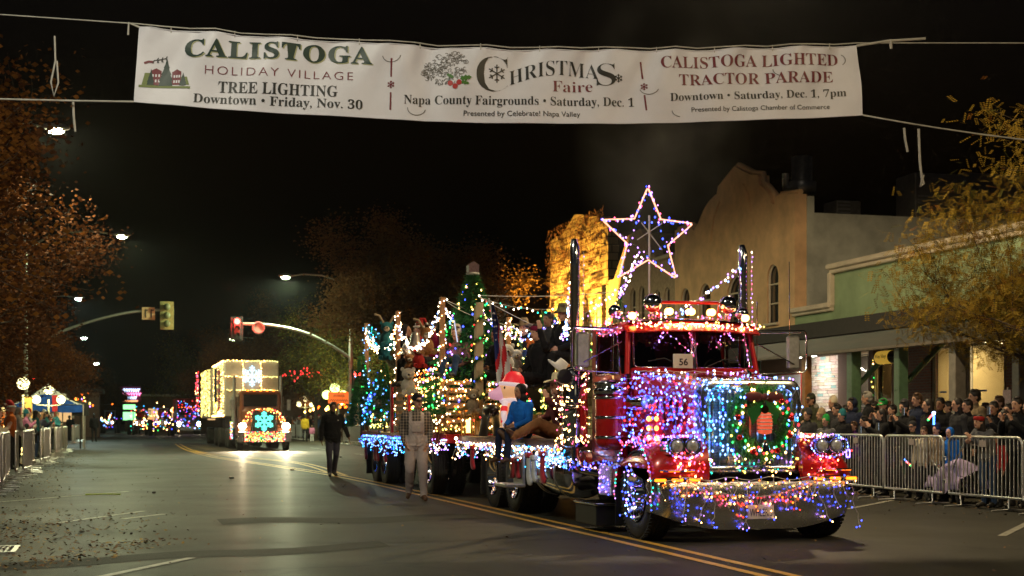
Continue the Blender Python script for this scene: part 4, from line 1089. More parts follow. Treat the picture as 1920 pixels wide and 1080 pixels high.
SIT = P_(STAND, head=(0, -.06, .78), neck=(0, -.02, .62), chest=(0, 0, .43), waist=(0, .03, .24), pelvis=(0, .03, .1), shL=(-.175, 0, .56), shR=(.175, 0, .56), elL=(-.23, -.06, .3), elR=(.23, -.06, .3), wrL=(-.12, -.26, .22), wrR=(.12, -.26, .22), hdL=(-.06, -.34, .2), hdR=(.06, -.34, .2),
         hpL=(-.09, 0, .09), hpR=(.09, 0, .09), knL=(-.11, -.42, .12), knR=(.12, -.42, .12), anL=(-.11, -.45, -.3), anR=(.12, -.45, -.3), toL=(-.12, -.58, -.36), toR=(.13, -.58, -.36))
WAVE = up_arm(SIT, 'R', (.3, -.12, .56), (.3, -.22, .8), (.3, -.24, .92))
KNEES = P_(SIT, knL=(-.12, -.32, .34), knR=(.12, -.32, .34), anL=(-.12, -.42, .05), anR=(.12, -.42, .05), toL=(-.13, -.58, .03), toR=(.13, -.58, .03))
WALK = P_(STAND, knL=(-.1, -.13, .51), anL=(-.1, -.16, .1), toL=(-.12, -.33, .06), knR=(.1, -.03, .5), anR=(.1, .2, .13), toR=(.12, .08, .03), elL=(-.25, .08, 1.15), wrL=(-.27, .06, .9), hdL=(-.27, .05, .8), elR=(.25, -.02, 1.14), wrR=(.28, -.14, .92), hdR=(.28, -.18, .82))
M = {}
for nm, J, kw in (('stand', STAND, dict(bulk=1.12, arm=1.2, leg=1.05)), ('phone', PHONE, dict(bulk=1.12, arm=1.2)), ('fold', FOLD, dict(bulk=1.15, arm=1.25)), ('lean', LEAN, dict(bulk=1.1, arm=1.15)),
                  ('sit', SIT, dict(bulk=1.12, arm=1.15)), ('wave', WAVE, dict(bulk=1.12, arm=1.15)), ('knees', KNEES, dict(bulk=1.12, arm=1.2))):
    M[nm], _, _ = body_mesh('person_' + nm, J, voxel=.013, **kw)
for nm, J, kw in (('far1', STAND, dict(bulk=1.15, arm=1.25)), ('far2', FOLD, dict(bulk=1.1, arm=1.2)), ('far3', PHONE, dict(bulk=1.2, arm=1.2))):
    M[nm], _, _ = body_mesh('person_' + nm, J, voxel=.034, fingers=False, smooth=1, **kw)
def eyes(o, me):
    h = Vector(tuple(me['head'])); F = Vector(tuple(me['face'])); Sx = F.cross(Vector((0, 0, 1))).normalized(); m_ = MB()
    for e in (-1, 1): m_.sph(h + F * .083 + Sx * e * .031 + Vector((0, 0, .012)), (.012, .006, .007), 8, 6)
    x = m_.build('eyes', eye_m, o); x['kind'] = 'stuff' if False else 'part'; del x['kind']; return x

# ---- man in bib overalls
J = P_(STAND, head=(.02, -.02, 1.63), elL=(-.24, .06, 1.17), wrL=(-.2, -.06, .96), hdL=(-.17, -.08, .9), elR=(.24, .06, 1.17), wrR=(.2, -.06, .96), hdR=(.17, -.08, .9), knL=(-.11, -.04, .5), anL=(-.12, .18, .14), toL=(-.14, .06, .05), knR=(.1, -.12, .5), anR=(.12, -.1, .09), toR=(.14, -.26, .03))
me, fc, idx = body_mesh('person_overalls', J, bulk=1.1, arm=1.12, leg=1.18, voxel=.0105, face=(.35, -.93, 0))
# bib and waist take the duck-cloth slot
b_ = (fc[:, 2] < 1.08) & (idx == 1) & (np.abs(fc[:, 0]) < .185) & (fc[:, 2] > .7)
b2 = (fc[:, 2] < 1.31) & (idx == 1) & (np.abs(fc[:, 0]) < .125 + .02 * (1.3 - fc[:, 2])) & (fc[:, 1] < -.02)
st_ = (idx == 1) & (np.abs(np.abs(fc[:, 0]) - .1) < .022) & (fc[:, 2] > 1.28) & (np.abs(fc[:, 0]) < .15)
hips = (idx == 1) & (fc[:, 2] < 1.02) & (np.abs(fc[:, 0]) < .17)
idx2 = idx.copy(); idx2[b_ | b2 | st_ | hips] = 2
me.polygons.foreach_set('material_index', idx2); me.update()
o1 = person(me, (4.85, 23.5, .0), R(-10), 'man in grey bib overalls, plaid shirt and dark cap walking beside the truck', c_plaid, c_bibs, skin, shoeM, ('hair_short', hairB), ('cap', c_black), 1.02)
eyes(o1, me)
part('bib_pocket', MB().bbox((-.0, -.148, 1.19), (.15, .008, .12), .003), c_bibs, o1); part('patch', MB().bbox((.03, -.155, 1.2), (.028, .005, .034), .001), c_cream, o1)
m_ = MB().tube([(0, -.15, 1.12), (0, -.148, 1.0), (0, -.14, .88), (0, -.11, .8)], .005, 4)
part('fly_seam', m_, c_bibs, o1)
# ---- man in black jacket
J = P_(WALK, knL=(-.1, -.1, .5), anL=(-.09, -.08, .09), toL=(-.11, -.25, .03), knR=(.07, -.06, .5), anR=(.06, .16, .12), toR=(.09, .03, .03), elR=(.29, .02, 1.16), wrR=(.36, -.06, .95), hdR=(.38, -.1, .86), elL=(-.26, .03, 1.14), wrL=(-.28, -.03, .88), hdL=(-.27, -.05, .78))
me, fc, idx = body_mesh('person_walking', J, bulk=1.28, arm=1.3, leg=1.05, voxel=.012)
o2 = person(me, (5.02, 34.3, .0), R(2), 'man in black jacket and dark jeans walking alone on the yellow lines', c_black, c_jeans, skin2, shoeB, ('hair_short', hairD), None, 1.02)
eyes(o2, me); part('beard', MB().sph((0, -.055, 1.562), (.052, .05, .05), 12, 8), hairD, o2); part('chest_badge', MB().bbox((.1, -.165, 1.33), (.03, .006, .02), .001), c_white, o2)
# ---- officer in dark uniform far left
o3 = person(M['far1'], (-1.45, 96, 0), R(170), 'person in dark uniform standing on the road by the left barriers', c_black, c_black, skin2, shoeB, SH, None, 1.05)

# ================================================================ BARRIERS
def barrier(detail):
    t = thing('crowd_barrier', 'b', 'barrier'); Lh = .92
    pts = []
    for (cx_, cz, a0) in ((Lh - .12, .98, 0), (-Lh + .12, .98, PI / 2)):
        for k in range(6): a = a0 + PI / 2 * k / 5; pts.append((0, cx_ + .12 * math.cos(a), cz + .12 * math.sin(a)))
    pts += [(0, -Lh, .3), (0, -Lh, .2), (0, Lh, .2), (0, Lh, .3)]
    part('frame', MB().tube(pts, .021, 8, closed=True), steel, t)
    ys = [-.82 + 1.64 * k / 17 for k in range(18)]
    if detail:
        bm_ = MB().tube([(0, 0, .2), (0, 0, 1.09)], .009, 6).mesh('bar', [steel])
        for y in ys:
            o = bpy.data.objects.new('bar', bm_); C.objects.link(o); o.parent = t; o.location = (0, y, 0)
    else:
        m_ = MB()
        for y in ys: m_.tube([(0, y, .2), (0, y, 1.09)], .009, 4, caps=False)
        part('bar', m_, steel, t)['kind'] = 'stuff'
    for y in (-.6, .6): part('foot', MB().tube([(0, y, .2), (0, y, .03), (-.3, y, .015)], .016, 6).tube([(0, y, .03), (.3, y, .015)], .016, 6), steel, t)
    if detail:
        for z in (.42, .78): part('coupling', MB().tube([(0, -Lh, z), (0, -Lh - .07, z), (0, -Lh - .07, z - .06)], .012, 6), steel, t)
        part('tag_plate', MB().bbox((-.03, 0, 1.0), (.008, .17, .1), .003), mat('tag_board', (.42, .34, .3), .6, var=.2), t)
    return t
near = barrier(True); far = barrier(False)
rb = []; y = 17.05; k = 0
ords = ['first', 'second', 'third', 'fourth', 'fifth', 'sixth', 'seventh', 'eighth', 'ninth', 'tenth']
while y < 36:
    t = near if k == 0 else dup(near)
    t.location = (12.72 + .03 * math.sin(k * 2.3), y, crown(12.7)); t.rotation_euler[2] = R(1.5 * math.sin(k * 1.9))
    t['group'] = 'steel barriers along the pavement by the shops'
    t['label'] = '%s steel barrier counted from the photo\'s right edge, in front of the shop crowd' % ords[k]
    y += 1.93; k += 1
_T = 'first second third fourth fifth sixth seventh eighth ninth tenth eleventh twelfth thirteenth fourteenth fifteenth sixteenth seventeenth eighteenth nineteenth'.split()
def nth(i): return _T[i] if i < 19 else ('twentieth' if i == 19 else 'twenty-' + _T[i - 20])
first = True; k = 0
for (x, y0, y1, gl) in ((-2.28, 22, 72, 'left'), (12.9, 62, 88, 'right'), (13.2, 104, 126, 'far right'), (-2.6, 90, 108, 'far left')):
    y = y0; k = 0
    while y < y1:
        t = far if first else dup(far); first = False
        t.location = (x + .12 * math.sin(y * .7), y, crown(x)); t.rotation_euler[2] = R(3 * math.sin(y * 1.3))
        t['group'] = 'barriers of the %s row' % gl
        t['label'] = nth(k) + {'left': ' steel barrier of the left crowd row, counting away from the camera', 'right': ' barrier counting away along the distant crowd beyond the walking man', 'far right': ' barrier counting away beyond the crossing on the lamp post side', 'far left': ' barrier counting away beside the white and blue tent'}[gl]; k += 1
        y += 1.95

# ================================================================ CROWD BY THE SHOPS
FR = -PI / 2     # facing the street
bulkgrp = 'spectators behind the barriers by the shops'
def P3(px, py, X, hgt_head_top=None): return atX(px, py, X)
def spect(px, py, X, me, label, top, bot=None, sk=None, hair=None, hat=None, dr=0.0, ground=.0):
    p = atX(px, py, X); g = .1 if X > 15.5 else crown(X)
    base = {'stand': 1.76, 'phone': 1.76, 'fold': 1.76, 'lean': 1.63}[me]
    sc_ = max(.5, min(1.12, (p.z - g) / base))
    return person(M[me], (p.x, p.y, g), FR + dr * 1.6 + .25 * math.sin(px * 1.7), label, top, bot or c_black, sk or skin, shoeB, hair, hat, sc_, bulkgrp)
spect(1522, 738, 15.0, 'fold', 'man in dark green coat and flat cap before the lit stone wall', c_olive, None, None, SH, ('cap', c_olive), .3)
spect(1563, 745, 15.3, 'stand', 'person in cream knit hat standing by the lit stone wall', c_char, None, None, None, ('beanie', c_cream), .2)
spect(1571, 757, 14.2, 'stand', 'short dark-haired man below the cream knit hat', c_char, None, None, SH, None, -.1)
spect(1598, 746, 14.5, 'stand', 'person in hooded slate jacket beside the green post', c_navy, None, None, SH, ('hood', c_navy), .1)
spect(1629, 733, 15.2, 'stand', 'fair-haired man in dark coat before the lit shop window', c_black, None, None, ('hair_short', hairG), None, -.15)
spect(1657, 748, 14.2, 'phone', 'person in green and black cap holding a phone up', c_char, None, None, SH, ('cap', c_green), .1)
spect(1655, 766, 13.3, 'phone', 'woman in black coat with tied dark hair filming with a phone', c_black, None, None, ('hair_long', hairD), None, .0)
spect(1622, 780, 13.35, 'fold', 'woman with pale scarf looking down at her phone', c_char, None, None, ('hair_short', hairD), None, .1)
spect(1580, 770, 13.6, 'stand', 'child in teal knit hat and dark coat', c_black, None, None, None, ('beanie', c_teal), .1)
spect(1549, 780, 13.2, 'stand', 'small child in bright green knit hat and grey hoodie', c_grey, None, None, None, ('beanie', c_green), .2)
spect(1516, 768, 13.4, 'stand', 'person in slouched dark knit hat behind the headlight', c_char, None, None, None, ('beanie', c_char), .0)
spect(1541, 768, 14.0, 'stand', 'person in tan knit hat behind the green-hatted child', c_olive, None, None, None, ('beanie', c_tan), .0)
spect(1696, 752, 14.1, 'phone', 'man in dark knit hat holding a phone by the brick wall', c_black, None, None, SH, ('beanie', c_char), .3)
spect(1722, 737, 14.9, 'stand', 'tall man with short brown hair before the brick wall', c_navy, None, None, ('hair_short', hairB), None, .1)
spect(1742, 748, 14.0, 'stand', 'woman with long dark hair left of the grey post', c_black, None, None, ('hair_long', hairD), None, -.2)
spect(1764, 745, 15.0, 'fold', 'person in black beside the grey awning post', c_black, None, skin2, SH, None, .2)
spect(1797, 746, 14.3, 'stand', 'long-haired person right of the grey awning post', c_char, None, None, ('hair_long', hairD), None, -.2)
spect(1816, 748, 14.4, 'stand', 'dark-haired man in profile before the papered window', c_black, None, None, SH, None, -.1)
spect(1830, 730, 15.2, 'stand', 'tall dark-haired man in tan jacket before the papered window', c_tan, None, None, SH, None, -.2)
w_ = spect(1837, 778, 12.95, 'lean', 'woman in red headband and grey coat leaning on the barrier', c_grey, c_denim, None, ('hair_long', hairD), ('headband', c_red), .1)
w_.location.x = 13.1
spect(1864, 752, 13.9, 'phone', 'person filming with a phone beneath the yellow tree', c_black, None, skin2, SH, None, .2)
spect(1884, 768, 14.4, 'stand', 'person in patterned dark jacket behind the filming person', c_char, None, None, ('hair_long', hairD), None, .0)
spect(1908, 744, 13.5, 'phone', 'dark-haired man in black coat at the photo\'s right edge', c_black, None, None, SH, None, .1)
spect(1712, 790, 13.2, 'stand', 'child in small cap whose face just tops the barrier', c_olive, None, None, None, ('cap', c_char), .2)
spect(1733, 800, 13.15, 'stand', 'child in pale fleece leaning near the barrier tag', c_cream, None, None, ('hair_short', hairB), None, .5)
spect(1757, 796, 13.2, 'stand', 'child lit by a blue glow stick behind the barrier', c_tan, None, None, None, ('beanie', c_navy), .1)
spect(1781, 802, 13.3, 'stand', 'child in bright blue jacket beside the third barrier', c_blue, None, None, None, ('hood', c_blue), .4)
spect(1868, 812, 13.2, 'stand', 'small child crouched low behind the right barrier', c_red, c_black, None, SH, None, .1)
spect(1602, 790, 13.8, 'stand', 'child half hidden between the phone woman and teal hat', c_purple, None, None, ('hair_short', hairB), None, .1)
for i, (px, py, X, me, tp_, hr) in enumerate(((1675, 758, 15.4, 'stand', c_navy, SH), (1708, 762, 15.2, 'fold', c_char, ('hair_long', hairD)), (1850, 755, 15.6, 'fold', c_black, SH), (1875, 742, 15.4, 'stand', c_black, ('hair_short', hairB)), (1893, 756, 15.0, 'stand', c_navy, SH), (1640, 752, 15.9, 'stand', c_char, SH), (1588, 760, 15.5, 'stand', c_black, SH), (1932, 750, 14.2, 'stand', c_black, SH), (1780, 752, 15.6, 'stand', c_navy, SH))):
    spect(px, py, X, me, ['back-row person in navy near the second green post', 'back-row woman with long hair before the bricks', 'back-row person with folded arms by the papered window', 'back-row brown-haired person under the tree', 'back-row person in navy near the pink notice', 'back-row person in charcoal near the wreathed door', 'back-row person between the slate hood and teal hat', 'spectator at the barrier just past the right edge', 'back-row person in navy behind the grey post'][i], tp_, None, None, hr, None, q.uniform(-.3, .3))
# phones, glow toys, stroller, notice
for px, py, X, lb in ((1645, 800, 13.0, 'lit phone held by the woman in black coat'), (1693, 772, 13.8, 'lit phone held by the man in dark knit hat'), (1853, 770, 13.6, 'lit phone held up under the yellow tree'), (1612, 806, 13.0, 'lit phone in the scarfed woman\'s hands')):
    p = atX(px, py, X); t = wthing('phone', lb, 'phone', tuple(p)); part('body', MB().bbox(p, (.012, .075, .15), .004), blackp, t); part('screen', MB().bbox(p + Vector((.009, 0, 0)), (.004, .066, .13), .001), emis('phone_screen', (.7, .85, 1), .9), t)
gs = atX(1751, 778, 13.0)
t = wthing('glow_wand', 'blue glowing toy wand with red and green tips held over the barrier', 'glow wand', tuple(gs)); part('wand', MB().tube([gs + Vector((0, 0, -.16)), gs + Vector((0, 0, 0))], .016, 8), emis('glow_blue', (.05, .22, 1), 9), t); part('tip', MB().sph(gs + Vector((0, .0, .03)), .028, 10, 8), emis('glow_white_blue', (.4, .6, 1), 14), t); part('tip', MB().tube([gs + Vector((0, .02, .02)), gs + Vector((0, .15, -.06))], .014, 6), emis('glow_red', (1, .1, .1), 7), t); part('tip', MB().sph(gs + Vector((0, .17, -.08)), .02, 8, 6), GREENB, t)
gs = atX(1702, 868, 13.0)
t = wthing('glow_wand', 'red, blue and green glow wand lying on the stroller blanket', 'glow wand', tuple(gs)); part('wand', MB().tube([gs + Vector((0, .1, .06)), gs + Vector((0, .04, .02))], .012, 6), emis('glow_blue', (.05, .22, 1), 9), t); part('tip', MB().tube([gs + Vector((0, .04, .02)), gs + Vector((0, -.08, -.03))], .012, 6), emis('glow_red', (1, .1, .1), 7), t); part('tip', MB().sph(gs + Vector((0, -.1, -.04)), .02, 8, 6), GREENB, t)
t = wthing('stroller', 'folding stroller under a rumpled lilac blanket behind the barrier', 'stroller', (13.35, 20.6, -.01))
def blanket(u, v):
    a = PI * (u - .5) * 1.1
    return (13.35 + .3 * math.sin(a) + .03 * math.sin(v * 17), 20.15 + .95 * v, .25 + .48 * math.cos(a) * (.55 + .45 * math.sin(PI * min(1, v * 1.1))) + .035 * math.sin(u * 13 + v * 9))
part('blanket', MB().grid(blanket, 24, 24), cloth('lilac_blanket', (.42, .34, .55)), t)
m_ = MB()
for s in (-1, 1): m_.tube([(13.35 + s * .24, 20.1, .95), (13.35 + s * .24, 20.5, .45), (13.35 + s * .24, 21.1, .12)], .013, 6).tube([(13.35 + s * .24, 21.05, .7), (13.35 + s * .24, 20.2, .12)], .013, 6)
m_.tube([(13.11, 20.1, .95), (13.59, 20.1, .95)], .013, 6); part('frame', m_, dull, t)
for s in (-1, 1):
    for y in (20.2, 21.1): part('wheel', MB().lathe([(.03, -.018), (.1, -.02), (.11, 0), (.1, .02), (.03, .018), (.03, -.018)], (13.35 + s * .24, y, .1), (1, 0, 0), 18), rubber, t)
# purple-lit legs glow of toys (a glow necklace child)
gs = atX(1590, 850, 13.1)
solo('glow_necklace', MB().tube([gs + Vector((0, .08 * math.cos(a), .08 * math.sin(a))) for a in [2 * PI * k / 14 for k in range(14)]], .012, 5, closed=True), emis('glow_violet', (.22, .12, 1), 14), 'violet glow necklace shining on coats behind the first barrier', 'glow toy')

# ================================================================ FAR CROWDS
q = random.Random(77)
tops = [c_black, c_black, c_navy, c_char, c_red, c_grey, c_olive, c_denim, c_black, c_tan, c_teal, c_pink, c_white, c_char, c_orange]
hats = [None, None, None, ('beanie', c_red), ('beanie', c_cream), ('beanie', c_teal), ('cap', c_black), ('hood', c_char), ('beanie', c_white), ('santa', c_red, [c_red, c_white])]
hairs = [SH, ('hair_short', hairB), ('hair_long', hairD), ('hair_long', hairB), ('hair_short', hairG), ('hair_long', hairY)]
def cname(m): return m.name.replace('_cloth', '').replace('_', ' ').replace(' knit', '').replace(' fleece', '').replace(' duck', '').replace(' jacket', '')
def hatname(h, hr): 
    if h: return {'beanie': cname(h[1]) + ' knit hat', 'cap': 'black cap', 'hood': 'charcoal hood', 'santa': 'red santa hat'}[h[0]]
    return {'hair_short': 'short ', 'hair_long': 'long '}[hr[0]] + hr[1].name.replace('_', ' ')
LBL = {}
def crowd(n, xr, yr, face, where, grp, mesh=('far1', 'far2', 'far3'), zg=0.0):
    out = []
    for k in range(n):
        for _ in range(30):
            x = q.uniform(*xr); y = q.uniform(*yr)
            if all((x - a) ** 2 + (y - b) ** 2 > .2 for a, b in out): break
        out.append((x, y)); tp_ = q.choice(tops); h = q.choice(hats); hr = q.choice(hairs)
        ht = q.choice((1, 1, 1, .97, 1.04, .93, .72))
        g = .13 if (x < -5.2 or x > 15.7) else crown(x)
        lb_ = 'spectator in %s top with %s, %s' % (cname(tp_), hatname(h, hr), where); LBL[lb_] = LBL.get(lb_, 0) + 1
        if LBL[lb_] > 1: lb_ = lb_.replace('spectator', ['', 'second', 'third', 'fourth', 'fifth', 'sixth'][min(5, LBL[lb_] - 1)])
        person(M[q.choice(mesh)], (x, y, g), face + q.uniform(-.5, .5), lb_, tp_, q.choice((c_black, c_denim, c_char)), q.choice((skin, skin, skin2)), shoeB, None if (h and h[0] != 'cap') else hr, h, ht, grp)
crowd(22, (-4.9, -2.75), (27, 38), PI / 2, 'behind the nearest left barriers', 'spectators along the left barriers', ('fold', 'phone', 'stand'))
crowd(78, (-5.6, -2.75), (38, 74), PI / 2, 'along the left barrier row', 'spectators along the left barriers')
crowd(26, (-6.5, -2.4), (86, 112), PI / 2 + .4, 'near the white and blue tent', 'spectators near the tent')
crowd(44, (13.4, 17.5), (63, 90), -PI / 2, 'beyond the walking man', 'spectators beyond the walking man')
crowd(26, (13.4, 18), (104, 124), -PI / 2, 'past the crossing by the lamp post', 'spectators past the crossing')
crowd(16, (-3.5, -1.5), (150, 176), PI / 2, 'far up the street under the neon sign', 'spectators far up the street')
crowd(16, (13.4, 15.4), (27.5, 44), -PI / 2, 'behind the barriers hidden by the truck', 'spectators behind the truck')
p = atZ(572, 828); person(M['far1'], (p.x, p.y, 0), R(150), 'person in bright yellow jacket standing by the far barriers', c_yel, c_black, skin, shoeB, SH, None, 1.0)
p = atZ(585, 829); person(M['far1'], (p.x, p.y, 0), R(170), 'small child in pink beside the yellow jacket', c_pink, c_white, skin, shoeB, ('hair_long', hairB), None, .62)
# edge people leaning over the left barrier
for px, py, lb, tc_ in ((8, 800, 'dark-coated person leaning on the nearest left barrier', c_black), (42, 800, 'person in cream leaning at the left barrier', c_cream)):
    y = 29.5 if px == 8 else 33
    o = person(M['lean'], (-2.75, y, 0), PI / 2, lb, tc_, c_black, skin, shoeB, SH, None, 1.0)

# ================================================================ SHOPS AND BUILDINGS, RIGHT SIDE
def stucco(name, col, v=.16): return mat(name, col, .9, var=v, nscale=1.2, bump=.5, bscale=40)
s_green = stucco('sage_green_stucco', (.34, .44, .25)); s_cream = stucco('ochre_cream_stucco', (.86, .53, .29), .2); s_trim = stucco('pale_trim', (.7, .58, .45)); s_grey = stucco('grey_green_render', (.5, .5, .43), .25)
s_brown = stucco('brown_wall', (.12, .07, .045)); dark = mat('dark_roofing', (.022, .02, .018), .85, var=.3); greenpost = mat('green_painted_post', (.07, .14, .08), .55, var=.2); greypost = mat('grey_painted_post', (.2, .18, .16), .6, var=.2)  # dark is the roofing's own near-black colour, mottled at random
soffit = mat('soffit_boards', (.16, .11, .07), .7, var=.3)
def brickmat(name, c1, c2, c3, sc=1.0, rh=.07, bw=.22, mo=.012):
    m = mat(name, c1, .85); n = m.node_tree.nodes; l = m.node_tree.links; p = n['Principled BSDF']
    tc = n.new('ShaderNodeTexCoord'); sx = n.new('ShaderNodeSeparateXYZ'); cx_ = n.new('ShaderNodeCombineXYZ'); ad = n.new('ShaderNodeMath'); ad.operation = 'ADD'
    l.new(tc.outputs['Object'], sx.inputs[0]); l.new(sx.outputs['X'], ad.inputs[0]); l.new(sx.outputs['Y'], ad.inputs[1]); l.new(ad.outputs[0], cx_.inputs[0]); l.new(sx.outputs['Z'], cx_.inputs[1])
    b = n.new('ShaderNodeTexBrick'); b.inputs['Scale'].default_value = sc; b.inputs['Row Height'].default_value = rh; b.inputs['Brick Width'].default_value = bw; b.inputs['Mortar Size'].default_value = mo
    b.inputs['Color1'].default_value = (*c1, 1); b.inputs['Color2'].default_value = (*c2, 1); b.inputs['Mortar'].default_value = (*c3, 1)
    l.new(cx_.outputs[0], b.inputs['Vector']); l.new(b.outputs['Color'], p.inputs['Base Color'])
    bp = n.new('ShaderNodeBump'); bp.invert = True; bp.inputs['Strength'].default_value = .6; bp.inputs['Distance'].default_value = .02; l.new(b.outputs['Fac'], bp.inputs['Height']); l.new(bp.outputs['Normal'], p.inputs['Normal'])
    return m
redbrick = brickmat('dark_red_brick', (.16, .055, .035), (.10, .04, .03), (.11, .09, .08))
ashlar = brickmat('rough_ashlar', (.6, .45, .25), (.48, .34, .18), (.2, .13, .07), 1, .34, .62, .03)
G = wthing('green_shop_building', 'sage green single-storey shop row with stepped pale cornice and long dark awning', 'building', (20, 30, 0))
XF = 20.0
Y0, YS, Y1 = 20.0, 37.2, 39.66
part('parapet_wall', MB().box((XF + .15, (Y0 + YS) / 2, 4.55), (.3, YS - Y0, 2.3)).box((XF + .15, (YS + Y1) / 2, 4.0), (.3, Y1 - YS, 1.2)), s_green, G)
m_ = MB().bbox((XF + .1, (Y0 + YS) / 2, 5.80), (.62, YS - Y0 + .3, .16), .03).bbox((XF + .12, (Y0 + YS) / 2, 5.66), (.5, YS - Y0 + .16, .12), .02).bbox((XF + .1, YS + .06, 5.15), (.5, .18, .96), .02).bbox((XF + .1, (YS + Y1) / 2, 4.70), (.6, Y1 - YS, .16), .03).bbox((XF + .12, (YS + Y1) / 2, 4.58), (.48, Y1 - YS, .1), .02)
part('cornice', m_, s_trim, G)
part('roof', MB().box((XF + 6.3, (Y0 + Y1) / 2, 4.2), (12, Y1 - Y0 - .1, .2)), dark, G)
# awning: dark sloping top, deep fascia, soffit
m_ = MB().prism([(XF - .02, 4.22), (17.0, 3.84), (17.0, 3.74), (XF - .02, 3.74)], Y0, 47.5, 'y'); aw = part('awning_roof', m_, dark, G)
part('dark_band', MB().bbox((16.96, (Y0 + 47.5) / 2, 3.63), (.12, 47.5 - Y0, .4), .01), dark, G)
part('fascia', MB().bbox((16.98, (Y0 + 47.5) / 2, 3.23), (.06, 47.5 - Y0, .38), .01), mat('weathered_fascia', (.035, .022, .014), .35, .2, var=.6, nscale=1.5, stretch=(1, .35, 3)), G)
part('fascia_board', MB().bbox((16.95, (Y0 + 47.5) / 2, 3.02), (.1, 47.5 - Y0, .07), .01), mat('fascia_edge', (.13, .10, .075), .6, var=.25), G)
part('soffit', MB().box((18.5, (Y0 + 47.5) / 2, 3.26), (2.9, 47.5 - Y0, .06)), soffit, G)
for y, w, mt, nm in ((33.45, .2, mat('orange_wood_post', (.36, .16, .05), .6, var=.25), 'post'), (31.0, .26, greenpost, 'post'), (28.85, .24, greenpost, 'post'), (26.6, .26, greypost, 'post'), (24.4, .24, greypost, 'post'), (36.5, .22, greenpost, 'post'), (40, .22, greypost, 'post')):
    pp = part(nm, MB().bbox((17.2, y, 1.62), (w, w, 3.04), .015), mt, G)
for y in (31.0, 28.85):      # angled brackets
    part('knee_brace', MB().tube([(17.1, y, 2.0), (18.3, y, 3.15)], .07, 4), greenpost, G)
# store front plane x=19.5
XS = 19.5
def wallseg(y0, y1, z0, z1, mt, nm='wall', th=.2): return part(nm, MB().box((XS + th / 2, (y0 + y1) / 2, (z0 + z1) / 2), (th, y1 - y0, z1 - z0)), mt, G)
wallseg(31.3, 33.0, .13, 3.23, redbrick); wallseg(27.0, 28.2, .13, 3.23, redbrick); wallseg(20, 25.5, .13, 3.23, redbrick); wallseg(37.95, 41.5, .13, 3.23, s_brown); wallseg(35.5, 36.05, .13, 3.23, s_brown); wallseg(33.0, 34.9, .13, .5, s_brown); wallseg(28.2, 31.3, .13, .55, s_brown); wallseg(25.5, 27.0, .13, .6, s_brown); wallseg(36.05, 37.95, .13, .16, s_brown)
wallseg(34.1, 34.35, .5, 3.23, s_brown); wallseg(33.0, 33.15, .5, 3.23, s_brown)
# stacked stone wall, lit: courses of single stones
st_m = [mat('pale_stacked_stone', (.55, .5, .43), .8, var=.15, bump=.5), mat('pink_stacked_stone', (.5, .38, .33), .8, var=.15, bump=.5), mat('teal_stacked_stone', (.22, .38, .36), .8, var=.15, bump=.5), mat('buff_stacked_stone', (.45, .38, .28), .8, var=.15, bump=.5)]
sw = wthing('stacked_stone_wall', 'brightly lit wall of stacked pale, pink and turquoise stones inside the shop recess', 'stone wall', (19.7, 37, .16))
part('backing', MB().box((19.85, 37.0, 1.7), (.2, 1.9, 3.06)), s_brown, sw)
cache = {}; z = .2; q = random.Random(5)
while z < 3.15:
    hh = q.choice((.055, .07, .085, .1)); y = 36.07
    while y < 37.9:
        ln = q.choice((.18, .26, .34, .45)); ln = min(ln, 37.93 - y); 
        if ln < .06: break
        kx = q.choice((0, 0, 0, 0, 3, 1, 1, 3, 2)) if z > .9 else 0; dp = q.uniform(.04, .09)
        key = (round(ln, 2), hh, kx, round(dp, 1))
        if key not in cache: cache[key] = MB().bbox((0, 0, 0), (.1, ln - .012, hh - .01), .006).mesh('stone', [st_m[kx]])
        o = bpy.data.objects.new('stone', cache[key]); C.objects.link(o); o.parent = sw; o.location = (19.72 - dp * .4 - 19.7, y + ln / 2 - 37, z + hh / 2 - .16)
        y += ln
    z += hh
# a ceiling lamp washing the stones
def area_lamp(loc, size, watts, col, rot, name='lamp_light', par=None, shape='RECTANGLE', sy=None):
    d = bpy.data.lights.new(name, 'AREA'); d.energy = watts; d.color = col; d.size = size; d.shape = shape
    if shape == 'RECTANGLE': d.size_y = sy or size
    o = bpy.data.objects.new(name, d); C.objects.link(o); o.rotation_euler = rot
    if par is not None: o.parent = par; o.location = Vector(loc) - Vector(par.get('_w', (0, 0, 0)))
    else: o.location = loc
    return o
def point_lamp(loc, watts, col, par=None, r=.1, spot=None, rot=None, name='lamp_light'):
    d = bpy.data.lights.new(name, 'SPOT' if spot else 'POINT'); d.energy = watts; d.color = col; d.shadow_soft_size = r
    if spot: d.spot_size = spot; d.spot_blend = .15
    o = bpy.data.objects.new(name, d); C.objects.link(o)
    if rot: o.rotation_euler = rot
    if par is not None: o.parent = par; o.location = Vector(loc) - Vector(par.get('_w', (0, 0, 0)))
    else: o.location = loc
    return o
t = wthing('ceiling_strip_lamp', 'bright strip lamp under the awning before the stacked stone wall', 'lamp', (18.9, 37, 3.16))
part('housing', MB().bbox((18.9, 37, 3.2), (.16, 1.6, .05), .01), steel, t); part('tube', MB().bbox((18.9, 37, 3.165), (.1, 1.5, .02), .004), emis('strip_glow', (1, .95, .85), 12), t)
area_lamp((18.9, 37, 3.14), 1.4, 90, (1, .9, .8), (0, R(-35), PI / 2), par=t, sy=.15).rotation_euler = (R(0), R(-30), 0)
